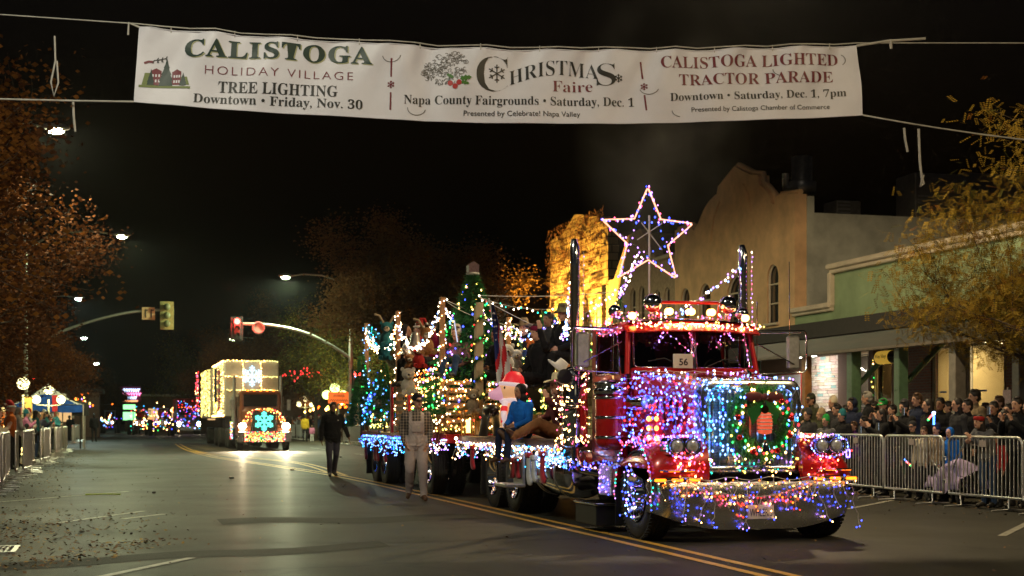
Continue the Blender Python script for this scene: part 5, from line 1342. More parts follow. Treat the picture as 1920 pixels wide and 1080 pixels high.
# shop interiors: lit back rooms
litcream = mat('papered_window', (.62, .5, .27), .9, var=.08, nscale=2)
def room(y0, y1, col, watts, lab, depth=3.0, mtw=None, z0=.3):
    r_ = wthing('shop_room', lab, 'shop interior', (XS + depth / 2, (y0 + y1) / 2, .1)); mt = mtw or stucco('room_wall', (.55, .5, .42))
    part('back_wall', MB().box((XS + depth + .26, (y0 + y1) / 2, 1.7), (.1, y1 - y0, 3.1)), mt, r_)
    for y in (y0, y1): part('side_wall', MB().box((XS + depth / 2 + .21, y + (.05 if y == y0 else -.05), 1.7), (depth - .02, .08, 3.1)), mt, r_)
    part('shop_floor', MB().box((XS + depth / 2 + .21, (y0 + y1) / 2, .12), (depth - .02, y1 - y0 - .2, .08)), soffit, r_); part('shop_ceiling', MB().box((XS + depth / 2 + .21, (y0 + y1) / 2, 3.3), (depth, y1 - y0 - .2, .08)), mt, r_)
    pl_ = part('ceiling_panel', MB().bbox((XS + depth / 2, (y0 + y1) / 2, 3.22), (.9, .5, .04), .01), emis('panel_glow_' + lab[:6], col, 6), r_)
    area_lamp((XS + depth / 2, (y0 + y1) / 2, 3.15), .8, watts, col, (0, 0, 0), par=r_, sy=.5)
    return r_
room(34.35, 35.5, (1, .88, .7), 60, 'bright shop interior with coloured boxes behind the white window'); room(33.15, 34.1, (1, .6, .2), 22, 'dim amber shop interior behind the garlanded door')
r3 = room(28.2, 31.3, (1, .8, .42), 60, 'shop interior glowing behind paper-covered windows', 2.0); room(25.5, 27, (1, .8, .45), 20, 'dim shop interior at the far right doorway', 2.0)
def shopwindow(y0, y1, z0, z1, nm, lab, paper=None, mull=()):
    t = part(nm, MB().tube([(XS + .06, y0, z0), (XS + .06, y1, z0), (XS + .06, y1, z1), (XS + .06, y0, z1)], .05, 4, closed=True), greypost if paper else mat('white_window_frame', (.6, .57, .5), .5), G, lab)
    part('pane', MB().box((XS + .1, (y0 + y1) / 2, (z0 + z1) / 2), (.008, y1 - y0 - .1, z1 - z0 - .1)), glass if not paper else glassmat('clear_shop_glass', (.8, .8, .8)), t)
    for a in mull:
        part('glazing_bar', MB().box((XS + .07, (y0 + y1) / 2, a), (.05, y1 - y0 - .1, .045)), greypost, t)
    return t
shopwindow(34.4, 35.45, .55, 3.15, 'window', 'white-framed bright window', None, (1.75, 2.5)); shopwindow(33.2, 34.05, .3, 3.15, 'glass_door', 'amber-lit garlanded door', None, (1.9,))
w1 = shopwindow(28.3, 29.75, .55, 3.15, 'window', 'paper-covered window with blue tape', 1); w2 = shopwindow(29.85, 31.25, .55, 3.15, 'window', 'paper-covered window beside the grey post', 1)
trans = mat('backlit_paper', (.75, .6, .33), .8, var=.05, nscale=2); pb = trans.node_tree.nodes['Principled BSDF']
tl_ = trans.node_tree.nodes.new('ShaderNodeBsdfTranslucent'); tl_.inputs['Color'].default_value = (.85, .68, .38, 1); mx_ = trans.node_tree.nodes.new('ShaderNodeMixShader'); mx_.inputs[0].default_value = .75
trans.node_tree.links.new(pb.outputs[0], mx_.inputs[1]); trans.node_tree.links.new(tl_.outputs[0], mx_.inputs[2]); trans.node_tree.links.new(mx_.outputs[0], trans.node_tree.nodes['Material Output'].inputs['Surface'])
tape = mat('blue_tape', (.01, .06, .3), .6)
for w_, y0, y1 in ((w1, 28.35, 29.7), (w2, 29.9, 31.2)):
    part('paper_sheet', MB().grid(lambda u, v: (XS + .14 + .006 * math.sin(u * 9 + v * 4), y0 + (y1 - y0) * u, .6 + 2.5 * v), 8, 8), trans, w_); part('tape_strip', MB().box((XS + .055, (y0 + y1) / 2 + .3, 2.05), (.004, .6 if y0 < 29 else .3, .045)), tape, w_)
for y, z, s_, c_ in ((34.7, 2.75, .22, c_red), (34.7, 2.1, .25, c_teal), (34.75, 1.5, .3, c_orange), (35.1, 1.0, .3, c_white)): solo('display_box', MB().bbox((XS + .5, y, z), (.2, s_, s_ * 1.1), .01), c_, '%s display box in the bright shop window' % cname(c_), 'box')
solo('counter_rack', MB().bbox((XS + 1.6, 34.9, 1.1), (.5, .7, 1.8), .02), c_white, 'white display rack deep in the bright shop', 'rack')
# garland round the door
gp = [(XS - .06, 34.0, .6), (XS - .08, 34.05, 1.4), (XS - .06, 34.08, 2.2), (XS - .08, 34.0, 2.9), (XS - .07, 33.6, 3.0), (XS - .06, 33.25, 2.95)]
t = wthing('door_garland', 'fir garland with small warm lights round the shop door', 'garland', gp[0]); m_ = MB()
for p in resample(bez(gp, 6), .04): spray(m_, p, 0, 10, .1)
part('greenery', m_, evergreen, t)['kind'] = 'stuff'; bulbs(resample(bez(gp, 6), .16), [WARM, GOLD, GREENB], .02, t, .05)
# bottle-shaped hanging sign
bs = wthing('hanging_bottle_sign', 'black bottle-shaped hanging sign with yellow label under the awning', 'shop sign', (17.7, 29.9, 2.75))
prof = [(0, -.62), (.1, -.62), (.15, -.58), (.155, .12), (.13, .25), (.06, .36), (.05, .6), (.058, .61), (.055, .66), (0, .66)]
part('bottle', MB().lathe(prof, (17.7, 30.15, 2.86), (0, -1, 0), 20), mat('black_sign_paint', (.008, .008, .008), .25, coat=.5), bs)
lb = part('label_band', MB().lathe([(.158, -.5), (.158, .1)], (17.7, 30.15, 2.86), (0, -1, 0), 20), mat('yellow_label', (.7, .42, .04), .6, emit=(1, .6, .08), es=.35), bs)
vv, fs = text_data('Wine Shop', 1.0, True); vv = fit(vv, .5, .13)
part('label_lettering', MB().add([(17.7 - .164, 30.35 - p[0], 2.87 + p[1] * .9) for p in vv], fs), mat('ink_black', (.01, .01, .01), .6), lb)
for y in (29.8, 30.5): part('hanger', MB().tube([(17.7, y, 3.0), (17.7, y, 3.24)], .008, 4), blackp, bs)
# notice boards
t = wthing('notice_board', 'red-framed white notice board left of the stone wall', 'notice board', (19.4, 38.9, 1.9)); part('board', MB().bbox((19.42, 38.9, 2.3), (.04, 1.7, .9), .01), mat('notice_white', (.5, .5, .5), .6, var=.1), t); part('frame', MB().tube([(19.4, 38.05, 1.85), (19.4, 39.75, 1.85), (19.4, 39.75, 2.75), (19.4, 38.05, 2.75)], .03, 4, closed=True), c_red, t)
pn = atX(1888, 755, 16.6); t = wthing('street_notice', 'pink parking notice on a thin pole under the yellow tree', 'street sign', (pn.x, pn.y, .13)); part('plate', MB().bbox((pn.x, pn.y, pn.z), (.015, .26, .5), .004), mat('notice_pink', (.55, .35, .36), .5, var=.3, nscale=30), t); part('pole', MB().cyl((pn.x + .03, pn.y, .13), (pn.x + .03, pn.y, pn.z + .3), .025, None, 8), steel, t)  # the plate itself is coloured pink, with random mottling

# ---- mission style building
B = wthing('mission_building', 'ochre stucco building with curved mission gable and arched windows', 'building', (20, 44, 0))
YA, YB, PK = 39.68, 49.4, 44.2
def gable():
    mid = [(39.68, 8.31), (40.93, 8.43), (41.08, 8.17), (41.31, 8.27), (41.54, 8.58), (41.85, 8.81), (42.24, 9.0), (42.28, 9.31), (42.97, 9.45), (44.14, 9.91), (45.47, 9.44), (45.61, 9.13), (46.11, 9.09), (46.67, 8.84), (47.15, 8.47), (47.59, 8.2), (47.84, 8.31), (48.14, 8.43)]
    out = [(YA, 3.3), (YA, mid[0][1])] + mid[1:2]
    for grp in (mid[2:7], mid[11:16]):
        if grp is not mid[2:7] and len(out) > 6: out += mid[7:11]
        out += [(p.x, p.y) for p in bez([(a, b, 0) for a, b in grp], 4)]
    return out + mid[16:] + [(YB, mid[-1][1]), (YB, 3.3)]
gp = gable()
# wall with real arched openings: boolean-free, built in vertical bands around each opening
def arch_wall(face_x, th, outline, wins, mt, parent, nm='facade'):
    me = MB().prism([(y, z) for y, z in outline], face_x, face_x + th, 'x').mesh(nm, [mt], parent['_w'])
    o = bpy.data.objects.new(nm, me); C.objects.link(o); o.parent = parent
    cut = MB()
    for (yc, w, z0, z1) in wins:
        poly = [(yc - w / 2, z0), (yc + w / 2, z0)] + [(yc + w / 2 * math.cos(a), z1 - w / 2 + w / 2 * math.sin(a)) for a in [PI * k / 12 for k in range(13)]]
        cut.prism(poly, face_x - .3, face_x + th * .6, 'x')
    cm = cut.mesh('cut', [mt], parent['_w']); co_ = bpy.data.objects.new('cut', cm); C.objects.link(co_); co_.parent = parent
    b_ = o.modifiers.new('b', 'BOOLEAN'); b_.operation = 'DIFFERENCE'; b_.object = co_; b_.solver = 'EXACT'
    bpy.context.view_layer.update(); m2 = realize(o, None); o.modifiers.clear(); o.data = m2; m2.name = nm
    bpy.data.objects.remove(co_)
    for (yc, w, z0, z1) in wins:
        poly = [(yc - w / 2, z0), (yc + w / 2, z0)] + [(yc + w / 2 * math.cos(a), z1 - w / 2 + w / 2 * math.sin(a)) for a in [PI * k / 12 for k in range(13)]]
        fr = part('window', MB().tube([(face_x + .1, y, z) for y, z in poly], .05, 4, closed=True), s_trim, parent)
        part('pane', MB().prism(poly, face_x + .14, face_x + .15, 'x'), mat('night_window', (.02, .018, .016), .12, .0, spec=.8, coat=1.0), fr)
        for k in (1, 2): part('glazing_bar', MB().box((face_x + .11, yc, z0 + (z1 - z0) * k / 3), (.05, w - .04, .05)), s_trim, fr)
        part('sill', MB().bbox((face_x - .03, yc, z0 - .05), (.16, w + .16, .08), .01), s_trim, fr)
    return o
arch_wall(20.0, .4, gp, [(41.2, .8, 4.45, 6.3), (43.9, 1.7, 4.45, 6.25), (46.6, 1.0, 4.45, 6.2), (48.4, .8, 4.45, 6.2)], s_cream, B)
# raised coping following the gable
cp = [(20.05, y, z + .06) for y, z in gp[1:-1]]
part('coping', MB().tube([Vector(p) + Vector((.15, 0, 0)) for p in cp], .1, 6), s_cream, B)
part('relief_scroll', MB().tube([(19.99, PK - 1.4, 8.2), (19.98, PK - 1.2, 8.8), (19.98, PK - .8, 9.2)], .04, 5), s_cream, B); part('relief_scroll', MB().tube([(19.99, PK + 1.9, 7.6), (19.98, PK + 1.6, 8.4), (19.98, PK + 1.1, 8.9)], .04, 5), s_cream, B)
part('side_wall', MB().box((28.2, YA + .2, 5.5), (15.6, .38, 4.5)).box((20.53, YA + .2, 5.78), (.24, .44, 4.94)), s_grey, B)
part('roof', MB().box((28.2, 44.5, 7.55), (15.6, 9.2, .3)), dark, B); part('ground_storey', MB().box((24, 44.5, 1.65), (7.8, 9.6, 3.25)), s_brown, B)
vt = wthing('roof_vent', 'shiny stepped metal flue on the roof behind the gable', 'flue', (22.9, 44.9, 7.7))
vx, vy = 22.9, 44.9
part('flue', MB().lathe([(.0, 7.6), (.34, 7.6), (.34, 9.15), (.46, 9.2), (.5, 9.25), (.5, 9.62), (.42, 9.66), (.36, 9.7), (.36, 10.5), (.0, 10.5)], (vx, vy, 0), (0, 0, 1), 24), mat('flue_metal', (.5, .45, .38), .35, .9, var=.2), vt)
part('side_pipe', MB().tube([(vx - .3, vy, 9.4), (vx - .62, vy, 9.4), (vx - .62, vy, 9.9)], .12, 10), steel, vt)
for x, y, z, sx, sy, sz, lb in ((25.5, 41, 7.7, 1.8, 1.2, 1.6, 'tall dim air conditioning unit on the shop roof'), (28.5, 42.5, 7.7, 2.8, 2, 1.9, 'wide grey rooftop plant box against the night sky'), (23.2, 42.6, 7.7, .9, .9, .9, 'small dark roof hatch beside the metal flue')):
    t = wthing('rooftop_unit', lb, 'rooftop unit', (x, y, z)); part('housing', MB().bbox((x, y, z + sz / 2), (sx, sy, sz), .03), mat('unit_grey', (.16, .15, .14), .6, .3, var=.2), t)
    for k in range(6): part('slat', MB().box((x - sx * .2, y - sy / 2 - .01, z + .25 + k * .12), (sx * .5, .03, .05)), dull, t)
# ---- second cream building with small gable
B2 = wthing('arcaded_building', 'pale building with low gable and rows of narrow arched windows', 'building', (20, 53, 0))
outl = [(49.45, 3.3), (49.45, 7.5), (51.4, 7.6), (53.2, 9.0), (54.6, 8.9), (56.3, 7.3), (57.0, 7.3), (57.0, 3.3)]
arch_wall(20.05, .4, outl, [(50.3, .55, 4.4, 6.4), (51.3, .55, 4.4, 6.4), (53.0, .6, 4.4, 6.7), (54.0, .6, 4.4, 6.7), (55.2, .5, 4.4, 6.2), (56.2, .5, 4.4, 6.2)], mat('pale_plaster', (.48, .34, .23), .9, var=.2), B2)
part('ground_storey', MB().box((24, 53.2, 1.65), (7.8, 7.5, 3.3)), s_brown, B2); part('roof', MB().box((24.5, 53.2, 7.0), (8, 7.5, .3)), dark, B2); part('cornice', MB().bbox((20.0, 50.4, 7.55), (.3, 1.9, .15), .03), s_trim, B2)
# ---- creeper-covered stone facade, floodlit amber
B3 = wthing('creeper_clad_building', 'stone building with stepped parapet under bare creeper, floodlit amber', 'building', (20, 61, 0))
outl = [(57.05, 0), (57.05, 9.8), (57.9, 9.9), (58.2, 10.2), (59.6, 10.35), (59.7, 10.0), (60.0, 10.0), (60.3, 10.55), (61.6, 10.75), (62.8, 10.3), (64.0, 9.9), (64.3, 10.1), (65.4, 9.95), (65.4, 0)]
arch_wall(20.05, .5, outl, [(58.6, .7, 3.6, 6.4), (61.3, 1.2, 3.4, 6.6), (63.8, .7, 3.6, 6.4)], ashlar, B3)
part('body', MB().box((24.6, 61.2, 4.7), (8, 8.2, 9.4)), s_brown, B3)
for y in (57.6, 60.0, 62.6, 65.0): part('pilaster', MB().bbox((19.95, y, 3.4), (.22, .5, 6.6), .03), ashlar, B3)
m_ = MB(); q = random.Random(9)
for k in range(60):
    y = q.uniform(57.1, 65.3); z = q.uniform(5.5, 9.8); pts = [(19.98, y, z)]
    for j in range(7): y += q.uniform(.1, .5) * q.choice((-1, 1, 1)); z -= q.uniform(-.1, .14); y = min(65.3, max(57.1, y)); pts.append((19.96 - q.uniform(0, .06), y, z))
    m_.tube(pts, .018, 3, caps=False)
for k in range(4000):
    y = q.uniform(57.1, 65.35); z = 10.4 - abs(q.gauss(0, 2.0)); z = max(4.0, min(10.6, z))
    row = .22 * round(z / .22); z = row + q.gauss(0, .05)
    if q.random() < .35 + .5 * max(0, (6.6 - z) / 2.5): continue
    c = Vector((19.93 - q.uniform(0, .12), y, z)); s_ = q.uniform(.035, .09); a = q.uniform(0, 6.3)
    m_.add([c + Vector((0, math.cos(a) * s_, math.sin(a) * s_)), c + Vector((-.03, -math.sin(a) * s_, math.cos(a) * s_)), c - Vector((.03, math.cos(a) * s_, math.sin(a) * s_))], [(0, 1, 2)])
cr_ = solo('creeper', m_, mat('creeper_brown', (.13, .05, .02), .8, var=.4), 'dark bare creeper clinging to the amber-lit stone facade', 'climbing plant'); cr_['kind'] = 'stuff'
for y in (57.8, 61.2, 64.6):
    t = wthing('floodlight', {57.8: 'amber floodlight at the shop-side end of the creeper-clad facade', 61.2: 'middle amber floodlight below the creeper-clad facade', 64.6: 'amber floodlight at the far end of the creeper-clad facade'}[y], 'floodlight', (18.9, y, 3.4)); part('lamp_box', MB().bbox((18.9, y, 3.5), (.25, .3, .15), .02), blackp, t); part('lamp_glass', MB().bbox((18.9, y, 3.585), (.2, .24, .02), .004), emis('flood_glow', (1, .55, .1), 20), t)
    point_lamp((18.7, y, 3.75), 9500, (1, .56, .08), t, .15, R(66), (0, R(198), 0))
part('canopy', MB().bbox((18.4, 61.2, 3.25), (3.2, 8.2, .25), .02), dark, B3)
# ---- grey and brown walls further on (behind the float)
B4 = wthing('corner_building', 'dim two-storey brown building behind the big tree', 'building', (20, 74, 0))
part('brown_wall', MB().box((24, 76, 4.3), (8, 13, 8.6)), s_brown, B4); part('parapet', MB().bbox((24, 76, 8.75), (8.3, 13.3, .3), .05), dark, B4)
part('grey_wall', MB().box((22, 83.2, 4.2), (5, 1.2, 8.4)), s_grey, B4)
for y in (71, 74, 77, 80):
    for z in (2.2, 5.6): f_ = part('window', MB().tube([(19.97, y - .6, z - .8), (19.97, y + .6, z - .8), (19.97, y + .6, z + .8), (19.97, y - .6, z + .8)], .05, 4, closed=True), s_trim, B4); part('pane', MB().box((19.98, y, z), (.02, 1.1, 1.5)), mat('night_window', (.02, .018, .016), .12), f_)

# ================================================================ TRAILER AND FLOAT
TR = wthing('float_trailer', 'flatbed trailer carrying the lit christmas float with riders', 'trailer', (6.7, 24.0, 0))
TX, TY = 6.7, 24.0
def W(x, y, z): return (TX + x, TY + y, z)
m_ = MB()
for s in (-1, 1): m_.bbox(W(s * 1.2, 4.4, 1.03), (.07, 8.8, .16), .01)
m_.bbox(W(0, .02, 1.03), (2.4, .06, .16), .01).bbox(W(0, 8.8, 1.03), (2.4, .06, .16), .01)
dk = part('side_rail', m_, redp, TR)
for k in range(12): part('plank', MB().bbox(W(-1.07 + k * .1945, 4.4, 1.08), (.185, 8.7, .05), .006), wood, dk)
m_ = MB()
for s in (-1, 1): m_.box(W(s * .42, 4.2, .85), (.09, 8.6, .22))
for y in (1.5, 6.0, 7.1): m_.box(W(0, y, .5), (1.8, .14, .14)); m_.box(W(0, y, .72), (1.0, .3, .2))
m_.box(W(0, -.6, .85), (.3, 1.6, .12))
part('chassis', m_, blackp, TR)
for y in (1.5, 6.0, 7.1):
    for s in (-1, 1):
        for dx in (1.08, .74): wheel(TR, TX + s * dx, TY + y, s, .5, .27)
part('mud_flap', MB().box(W(-.95, 8.0, .5), (.6, .02, .7)).box(W(.95, 8.0, .5), (.6, .02, .7)), blackp, TR)
DK = 1.11
# poles
def pole(x, y, top, label, mt=polew, w=.09):
    return solo('pole', MB().bbox((x, y, (DK + top) / 2), (w, w, top - DK), .008), mt, label, 'post', 'poles of the float')
PN = [(5.52, 24.5, 3.52), (5.52, 28.6, 3.58), (5.52, 32.4, 3.58)]; PF = [(7.86, 24.5, 3.5), (7.86, 28.6, 3.5), (7.86, 32.4, 3.5)]
for (x, y, t_), lb in zip(PN, ('wooden pole wound with white lights at the stack of pallets', 'wooden pole wound with white lights beside the silver bells', 'rearmost near pole wound with blue-white lights')): pole(x, y, t_, lb)
for (x, y, t_), lb in zip(PF, ('far front pole of the float behind the maroon headband', 'far middle wooden pole right of the flag', 'far rear pole beyond the christmas tree')): pole(x, y, t_, lb)
stripe = mat('candy_pole_cream', (.5, .36, .2), .6, var=.1)
cpole = wthing('candy_pole', 'square pole spiralled with green tinsel behind the flag', 'post', (5.75, 22.9, 1.1)); cx_, cy_ = 5.78, 22.9
part('post', MB().bbox((cx_, cy_, 2.2), (.13, .13, 2.2), .01), stripe, cpole)
m_ = MB(); q = random.Random(2); hp = []
for k in range(260):
    a = k * .16; z = 1.15 + k * .0083; p = Vector((cx_ + .09 * math.cos(a), cy_ + .09 * math.sin(a), z)); hp.append(p); spray(m_, p, 0, 16, .085)
part('tinsel', m_, evergreen, cpole)['kind'] = 'stuff'; bulbs(hp[::6], [GREENB, REDB, BLUE, WARM, GOLD], .016, cpole, .03)
def wind(a, b, turns, r, n): a = Vector(a); b = Vector(b); return [a.lerp(b, i / n) + Vector((r * math.cos(2 * PI * turns * i / n), r * math.sin(2 * PI * turns * i / n), 0)) for i in range(n + 1)]
for i, (x, y, t_) in enumerate(PN):
    string(['white lights wound round the pallet-side pole', 'white lights wound round the bell-side pole', 'blue-white lights wound round the rearmost near pole'][i], wind((x, y, DK + .1), (x, y, t_), 9, .075, 90), .08, [WHITE, WARM, WHITE] if i < 2 else [CYAN, COOL, COOL], .012, .02)
for i, (x, y, t_) in enumerate(PF): string(['lights wound round the far front pole', 'lights wound round the far middle pole', 'lights wound round the far rear pole'][i], wind((x, y, DK + .1), (x, y, t_), 8, .075, 80), .09, [WHITE, WARM], .015, .02)
# swags of lights
sw_ = [('white light swag between the two near front poles', (5.52, 24.5, 3.45), (5.52, 28.6, 3.3), .62, [WHITE, COOL, WHITE]), ('white light swag between the near rear poles', (5.52, 28.6, 3.35), (5.52, 32.4, 3.3), .45, [WHITE, WARM]),
       ('white light swag from the near pole toward the tree', (5.52, 24.5, 3.45), (6.7, 26.5, 2.95), .25, [WHITE, COOL]), ('white light swag crossing behind the flag', (5.78, 22.9, 3.2), (7.86, 24.5, 3.1), .4, [WHITE, COOL, VIO]),
       ('thick violet-white swag to the far front pole', (5.9, 23.4, 3.1), (7.9, 22.0, 3.5), .42, [WHITE, VIO, WHITE]), ('violet-white strand rising beside the stack', (7.9, 22.0, 3.4), (7.6, 20.2, 3.9), .05, [WHITE, VIO]),
       ('far side swag between the front poles', (7.86, 24.5, 3.45), (7.86, 28.6, 3.4), .4, [WHITE, COOL]), ('far side swag between the rear poles', (7.86, 28.6, 3.4), (7.86, 32.4, 3.4), .4, [WHITE, WARM]), ('small fairy swag over the riders', (5.78, 22.9, 3.4), (7.6, 21.5, 3.35), .22, [WHITE, TEAL])]
for lb, a, b, d, pal in sw_:
    string(lb, sag(a, b, d, 24), .045 if 'fairy' not in lb and 'far' not in lb else .09, pal, .014, .045)
for lb, a, b in (('cord stretched from the candy pole to the far pole', (5.78, 22.9, 3.42), (7.86, 22.0, 3.45)), ('cord from the near pole to the candy pole', (5.52, 24.5, 3.5), (5.78, 22.9, 3.05)), ('cord from the near pole over the tree', (5.52, 24.5, 3.5), (7.86, 26, 2.9)), ('cord from the candy pole to the far front pole', (5.78, 22.9, 3.4), (7.86, 24.5, 2.8))):
    solo('cord', MB().tube(sag(a, b, .04, 8), .006, 4), wire_m, lb, 'cord')
# icicle rods hanging in the swags
for x, y, z, lb in ((5.75, 24.3, 3.1, 'white icicle rod hanging left of the tree'), (6.1, 24.0, 2.75, 'white icicle rod hanging before the tree'), (7.2, 23.4, 2.7, 'white icicle rod hanging beside the far pole'), (7.7, 22.6, 2.95, 'white icicle rod hanging near the blue tree')):
    solo('icicle_rod', MB().cyl((x, y, z - .38), (x - .06, y, z), .012, None, 6), emis('rod_glow', (.75, .8, 1), .9), lb, 'decoration')
# teal garlands at the back
def garland(label, pts, mt, pal, rad=.07, dens=.025, step=.07, br=.014, n=9):
    t = wthing('garland', label, 'garland', tuple(pts[0])); m_ = MB()
    for p in resample(pts, dens): spray(m_, p, 0, n, rad)
    part('tinsel', m_, mt, t)['kind'] = 'stuff'; bulbs(resample(pts, step), pal, br, t, rad * .7); return t
garland('teal tinsel garland along the back of the float', sag((5.52, 32.4, 3.5), (6.2, 29, 2.75), .1, 14) + sag((6.2, 29, 2.75), (7.0, 26.5, 2.85), .08, 14), teal_g, [CYAN, COOL, TEAL], .1)
garland('teal and white garland from the rearmost pole', sag((5.5, 32.4, 3.45), (5.52, 28.6, 2.95), .28, 16), teal_g, [WHITE, CYAN, WHITE], .09)
# silver bells
bellm = mat('silver_glitter_bell', (.55, .5, .47), .3, .6, var=.3, nscale=60)
for x, y, z, s_, lb in ((5.55, 27.0, 2.93, 1.0, 'silver glitter bell hanging right under the near swag'), (5.58, 28.0, 2.8, .85, 'smaller silver glitter bell left of the large one'), (6.3, 28.9, 3.05, .7, 'dim far silver bell behind the teal garland')):
    t = wthing('silver_bell', lb, 'bell', (x, y, z - .15 * s_)); part('bell', MB().lathe([(.16 * s_, -.15 * s_), (.145 * s_, -.13 * s_), (.105 * s_, -.05 * s_), (.085 * s_, .06 * s_), (.06 * s_, .12 * s_), (0, .14 * s_)], (x, y, z), (0, 0, 1), 20), bellm, t); part('clapper', MB().sph((x, y, z - .15 * s_), .03 * s_, 8, 6), chrome, t); part('hanger', MB().cyl((x, y, z + .14 * s_), (x, y, z + .3), .006, None, 5), wire_m, t)
# christmas trees
def xmas(label, base, h, r, pal, n=5200, nb=150, mt=evergreen, br=.02, topper=None, cat='christmas tree'):
    t = wthing('christmas_tree', label, cat, base); m_ = MB(); bx_, by_, bz = base
    part('trunk', MB().cyl(base, (bx_, by_, bz + h * .95), r * .08, .01, 8), wood, t)
    bp = []
    for k in range(n):
        f = 1 - math.sqrt(q.random()); f = f if q.random() < .85 else q.random(); z = bz + .12 * h + f * h * .86
        lay = (f * 11) % 1; rad = r * (1 - f) * (.72 + .28 * (1 - lay)) * q.uniform(.55, 1.02) + .015; a = q.uniform(0, 2 * PI)
        c = Vector((bx_ + rad * math.cos(a), by_ + rad * math.sin(a), z)); d = Vector((math.cos(a), math.sin(a), q.uniform(-.5, .25))).normalized(); x_, y_, _ = frame_of(d)
        L_ = h * .05 * q.uniform(.6, 1.3)
        m_.add([c + x_ * .012, c - x_ * .012, c + d * L_], [(0, 1, 2)]); m_.add([c + y_ * .012, c - y_ * .012, c + d * L_ * .8 + x_ * .03], [(0, 1, 2)])
    part('branches', m_, mt, t)['kind'] = 'stuff'
    for k in range(nb):
        f = 1 - math.sqrt(q.random()); z = bz + .14 * h + f * h * .84; rad = r * (1 - f) * .98 + .03; a = q.uniform(0, 2 * PI); bp.append((bx_ + rad * math.cos(a), by_ + rad * math.sin(a), z))
    bulbs(bp, pal, br, t)
    return t
q = random.Random(41)
ct = xmas('tall christmas tree with multicoloured bulbs and a small house topper on the float', (6.2, 25.0, DK), 2.95, 1.12, [GREENB, GREENB, WARM, REDB, BLUE, GOLD, WARM, VIO], 20000, 420, br=.017)
part('house_topper', MB().prism([(6.11, 4.02), (6.29, 4.02), (6.30, 4.15), (6.2, 4.22), (6.1, 4.15)], 24.9, 25.1, 'y'), mat('topper_rose', (.16, .08, .09), .5, var=.4, nscale=30), ct); part('topper_base', MB().sph((6.2, 25, 4.0), (.13, .13, .04), 12, 6), whitef, ct)
bt = atY(1035, 655, 23.2)
xmas('small tree crowded with blue and violet bulbs near the exhaust stack', (bt.x, 23.2, 2.25), .95, .36, [BLUE, VIO, COOL, CYAN, BLUE], 1800, 130, teal_g, br=.018)
xmas('small blue-lit tree at the rear of the float', (5.6, 31.2, 1.2), 1.3, .38, [BLUE, COOL, CYAN], 2200, 90, br=.019)
xmas('small yellow-lit tree in front of the blue-lit one', (5.45, 30.4, 1.05), .95, .16, [GOLD, YELG, YELG], 900, 110, br=.016)
xmas('leafy green tree with blue lights against the rearmost pole', (5.35, 32.1, 1.0), 1.9, .34, [CYAN, GREENB, COOL], 3200, 50, br=.018)
xmas('green tree with blue lights at the float\'s rear rail', (5.5, 30.0, 1.1), 1.5, .3, [CYAN, GREENB, COOL, WARM], 2400, 40, br=.018)
# pallets: the slatted wall facing the camera and the side wall
def slatwall(nm, label, base, p0, ux, width, n, h0, hstep, sh=.085, thick=.022, post=3):
    t = wthing(nm, label, 'pallet', base); p0 = Vector(p0); ux = Vector(ux).normalized(); nrm = Vector((ux.y, -ux.x, 0)); rz = math.atan2(ux.y, ux.x)
    for k in range(n):
        c = p0 + ux * width / 2 + Vector((0, 0, h0 + k * hstep + q.uniform(-.005, .005))) + nrm * .03
        part('slat', MB().bbox(c, (width, thick, sh * q.uniform(.85, 1.1)), .003, 0, rz + q.uniform(-.006, .006)), pallet_w, t)
    for k in range(post):
        c = p0 + ux * (width * (.04 + .92 * k / max(1, post - 1))) + Vector((0, 0, h0 + (n - 1) * hstep / 2)) - nrm * .02
        part('stringer', MB().bbox(c, (.04, .08, (n - 1) * hstep + sh), .004, 0, rz), pallet_w, t)
    return t
slatwall('pallet_stack', 'slatted pallet wall facing the camera, strung with warm bulbs', (5.9, 24.2, DK), (5.5, 24.15, DK), (1, 0, 0), 1.05, 7, .1, .132)
slatwall('pallet_stack', 'slatted pallet wall along the near side behind the overalls man', (5.5, 26, DK), (5.5, 28.45, DK), (0, -1, 0), 3.8, 8, .08, .13, post=6)
for k in range(3): pass
bale = mat('straw_bale', (.36, .24, .08), .95, var=.35, nscale=18, bump=1, bscale=60)
for i, (x, y, z) in enumerate(((6.0, 24.9, 1.11), (6.0, 26.2, 1.11), (6.0, 27.6, 1.11), (6.0, 24.9, 1.5), (6.0, 26.2, 1.5), (7.3, 25.2, 1.11), (7.3, 26.6, 1.11), (7.3, 27.9, 1.11))):
    solo('straw_bale', MB().bbox((x, y, z + .19), (.75, 1.2, .38), .03), bale, ['straw bale behind the camera-facing pallets', 'straw bale second behind the pallets', 'straw bale third behind the pallets', 'upper straw bale under the knit-hatted rider', 'upper straw bale beside the plush moose', 'far straw bale nearest the tree', 'far straw bale mid float', 'far straw bale toward the rear'][i], 'straw bale')
pts = []
for k in range(7):
    for j in range(15): pts.append((5.5 + 1.05 * j / 14 + q.uniform(-.03, .03), 24.09, DK + .1 + k * .132 + q.uniform(-.03, .05)))
net('rows of warm bulbs across the camera-facing pallet wall', pts, [WARM, WARM, WHITE, AMBER], .0135, seed=50)
pts = []
for k in range(9):
    for j in range(26): pts.append((5.45, 24.6 + 3.9 * j / 33 + q.uniform(-.05, .05), DK + .08 + k * .13 + q.uniform(-.04, .05)))
net('dense warm bulbs across the side pallet wall', pts, [WARM, WARM, WHITE, AMBER, GOLD], .0135, seed=51)
garland('green garland with warm bulbs hanging before the side pallets', sag((5.4, 24.35, 2.1), (5.4, 25.2, 1.3), .25, 16), evergreen, [WARM, GOLD, GREENB], .14, .018, .05, .018, 14)
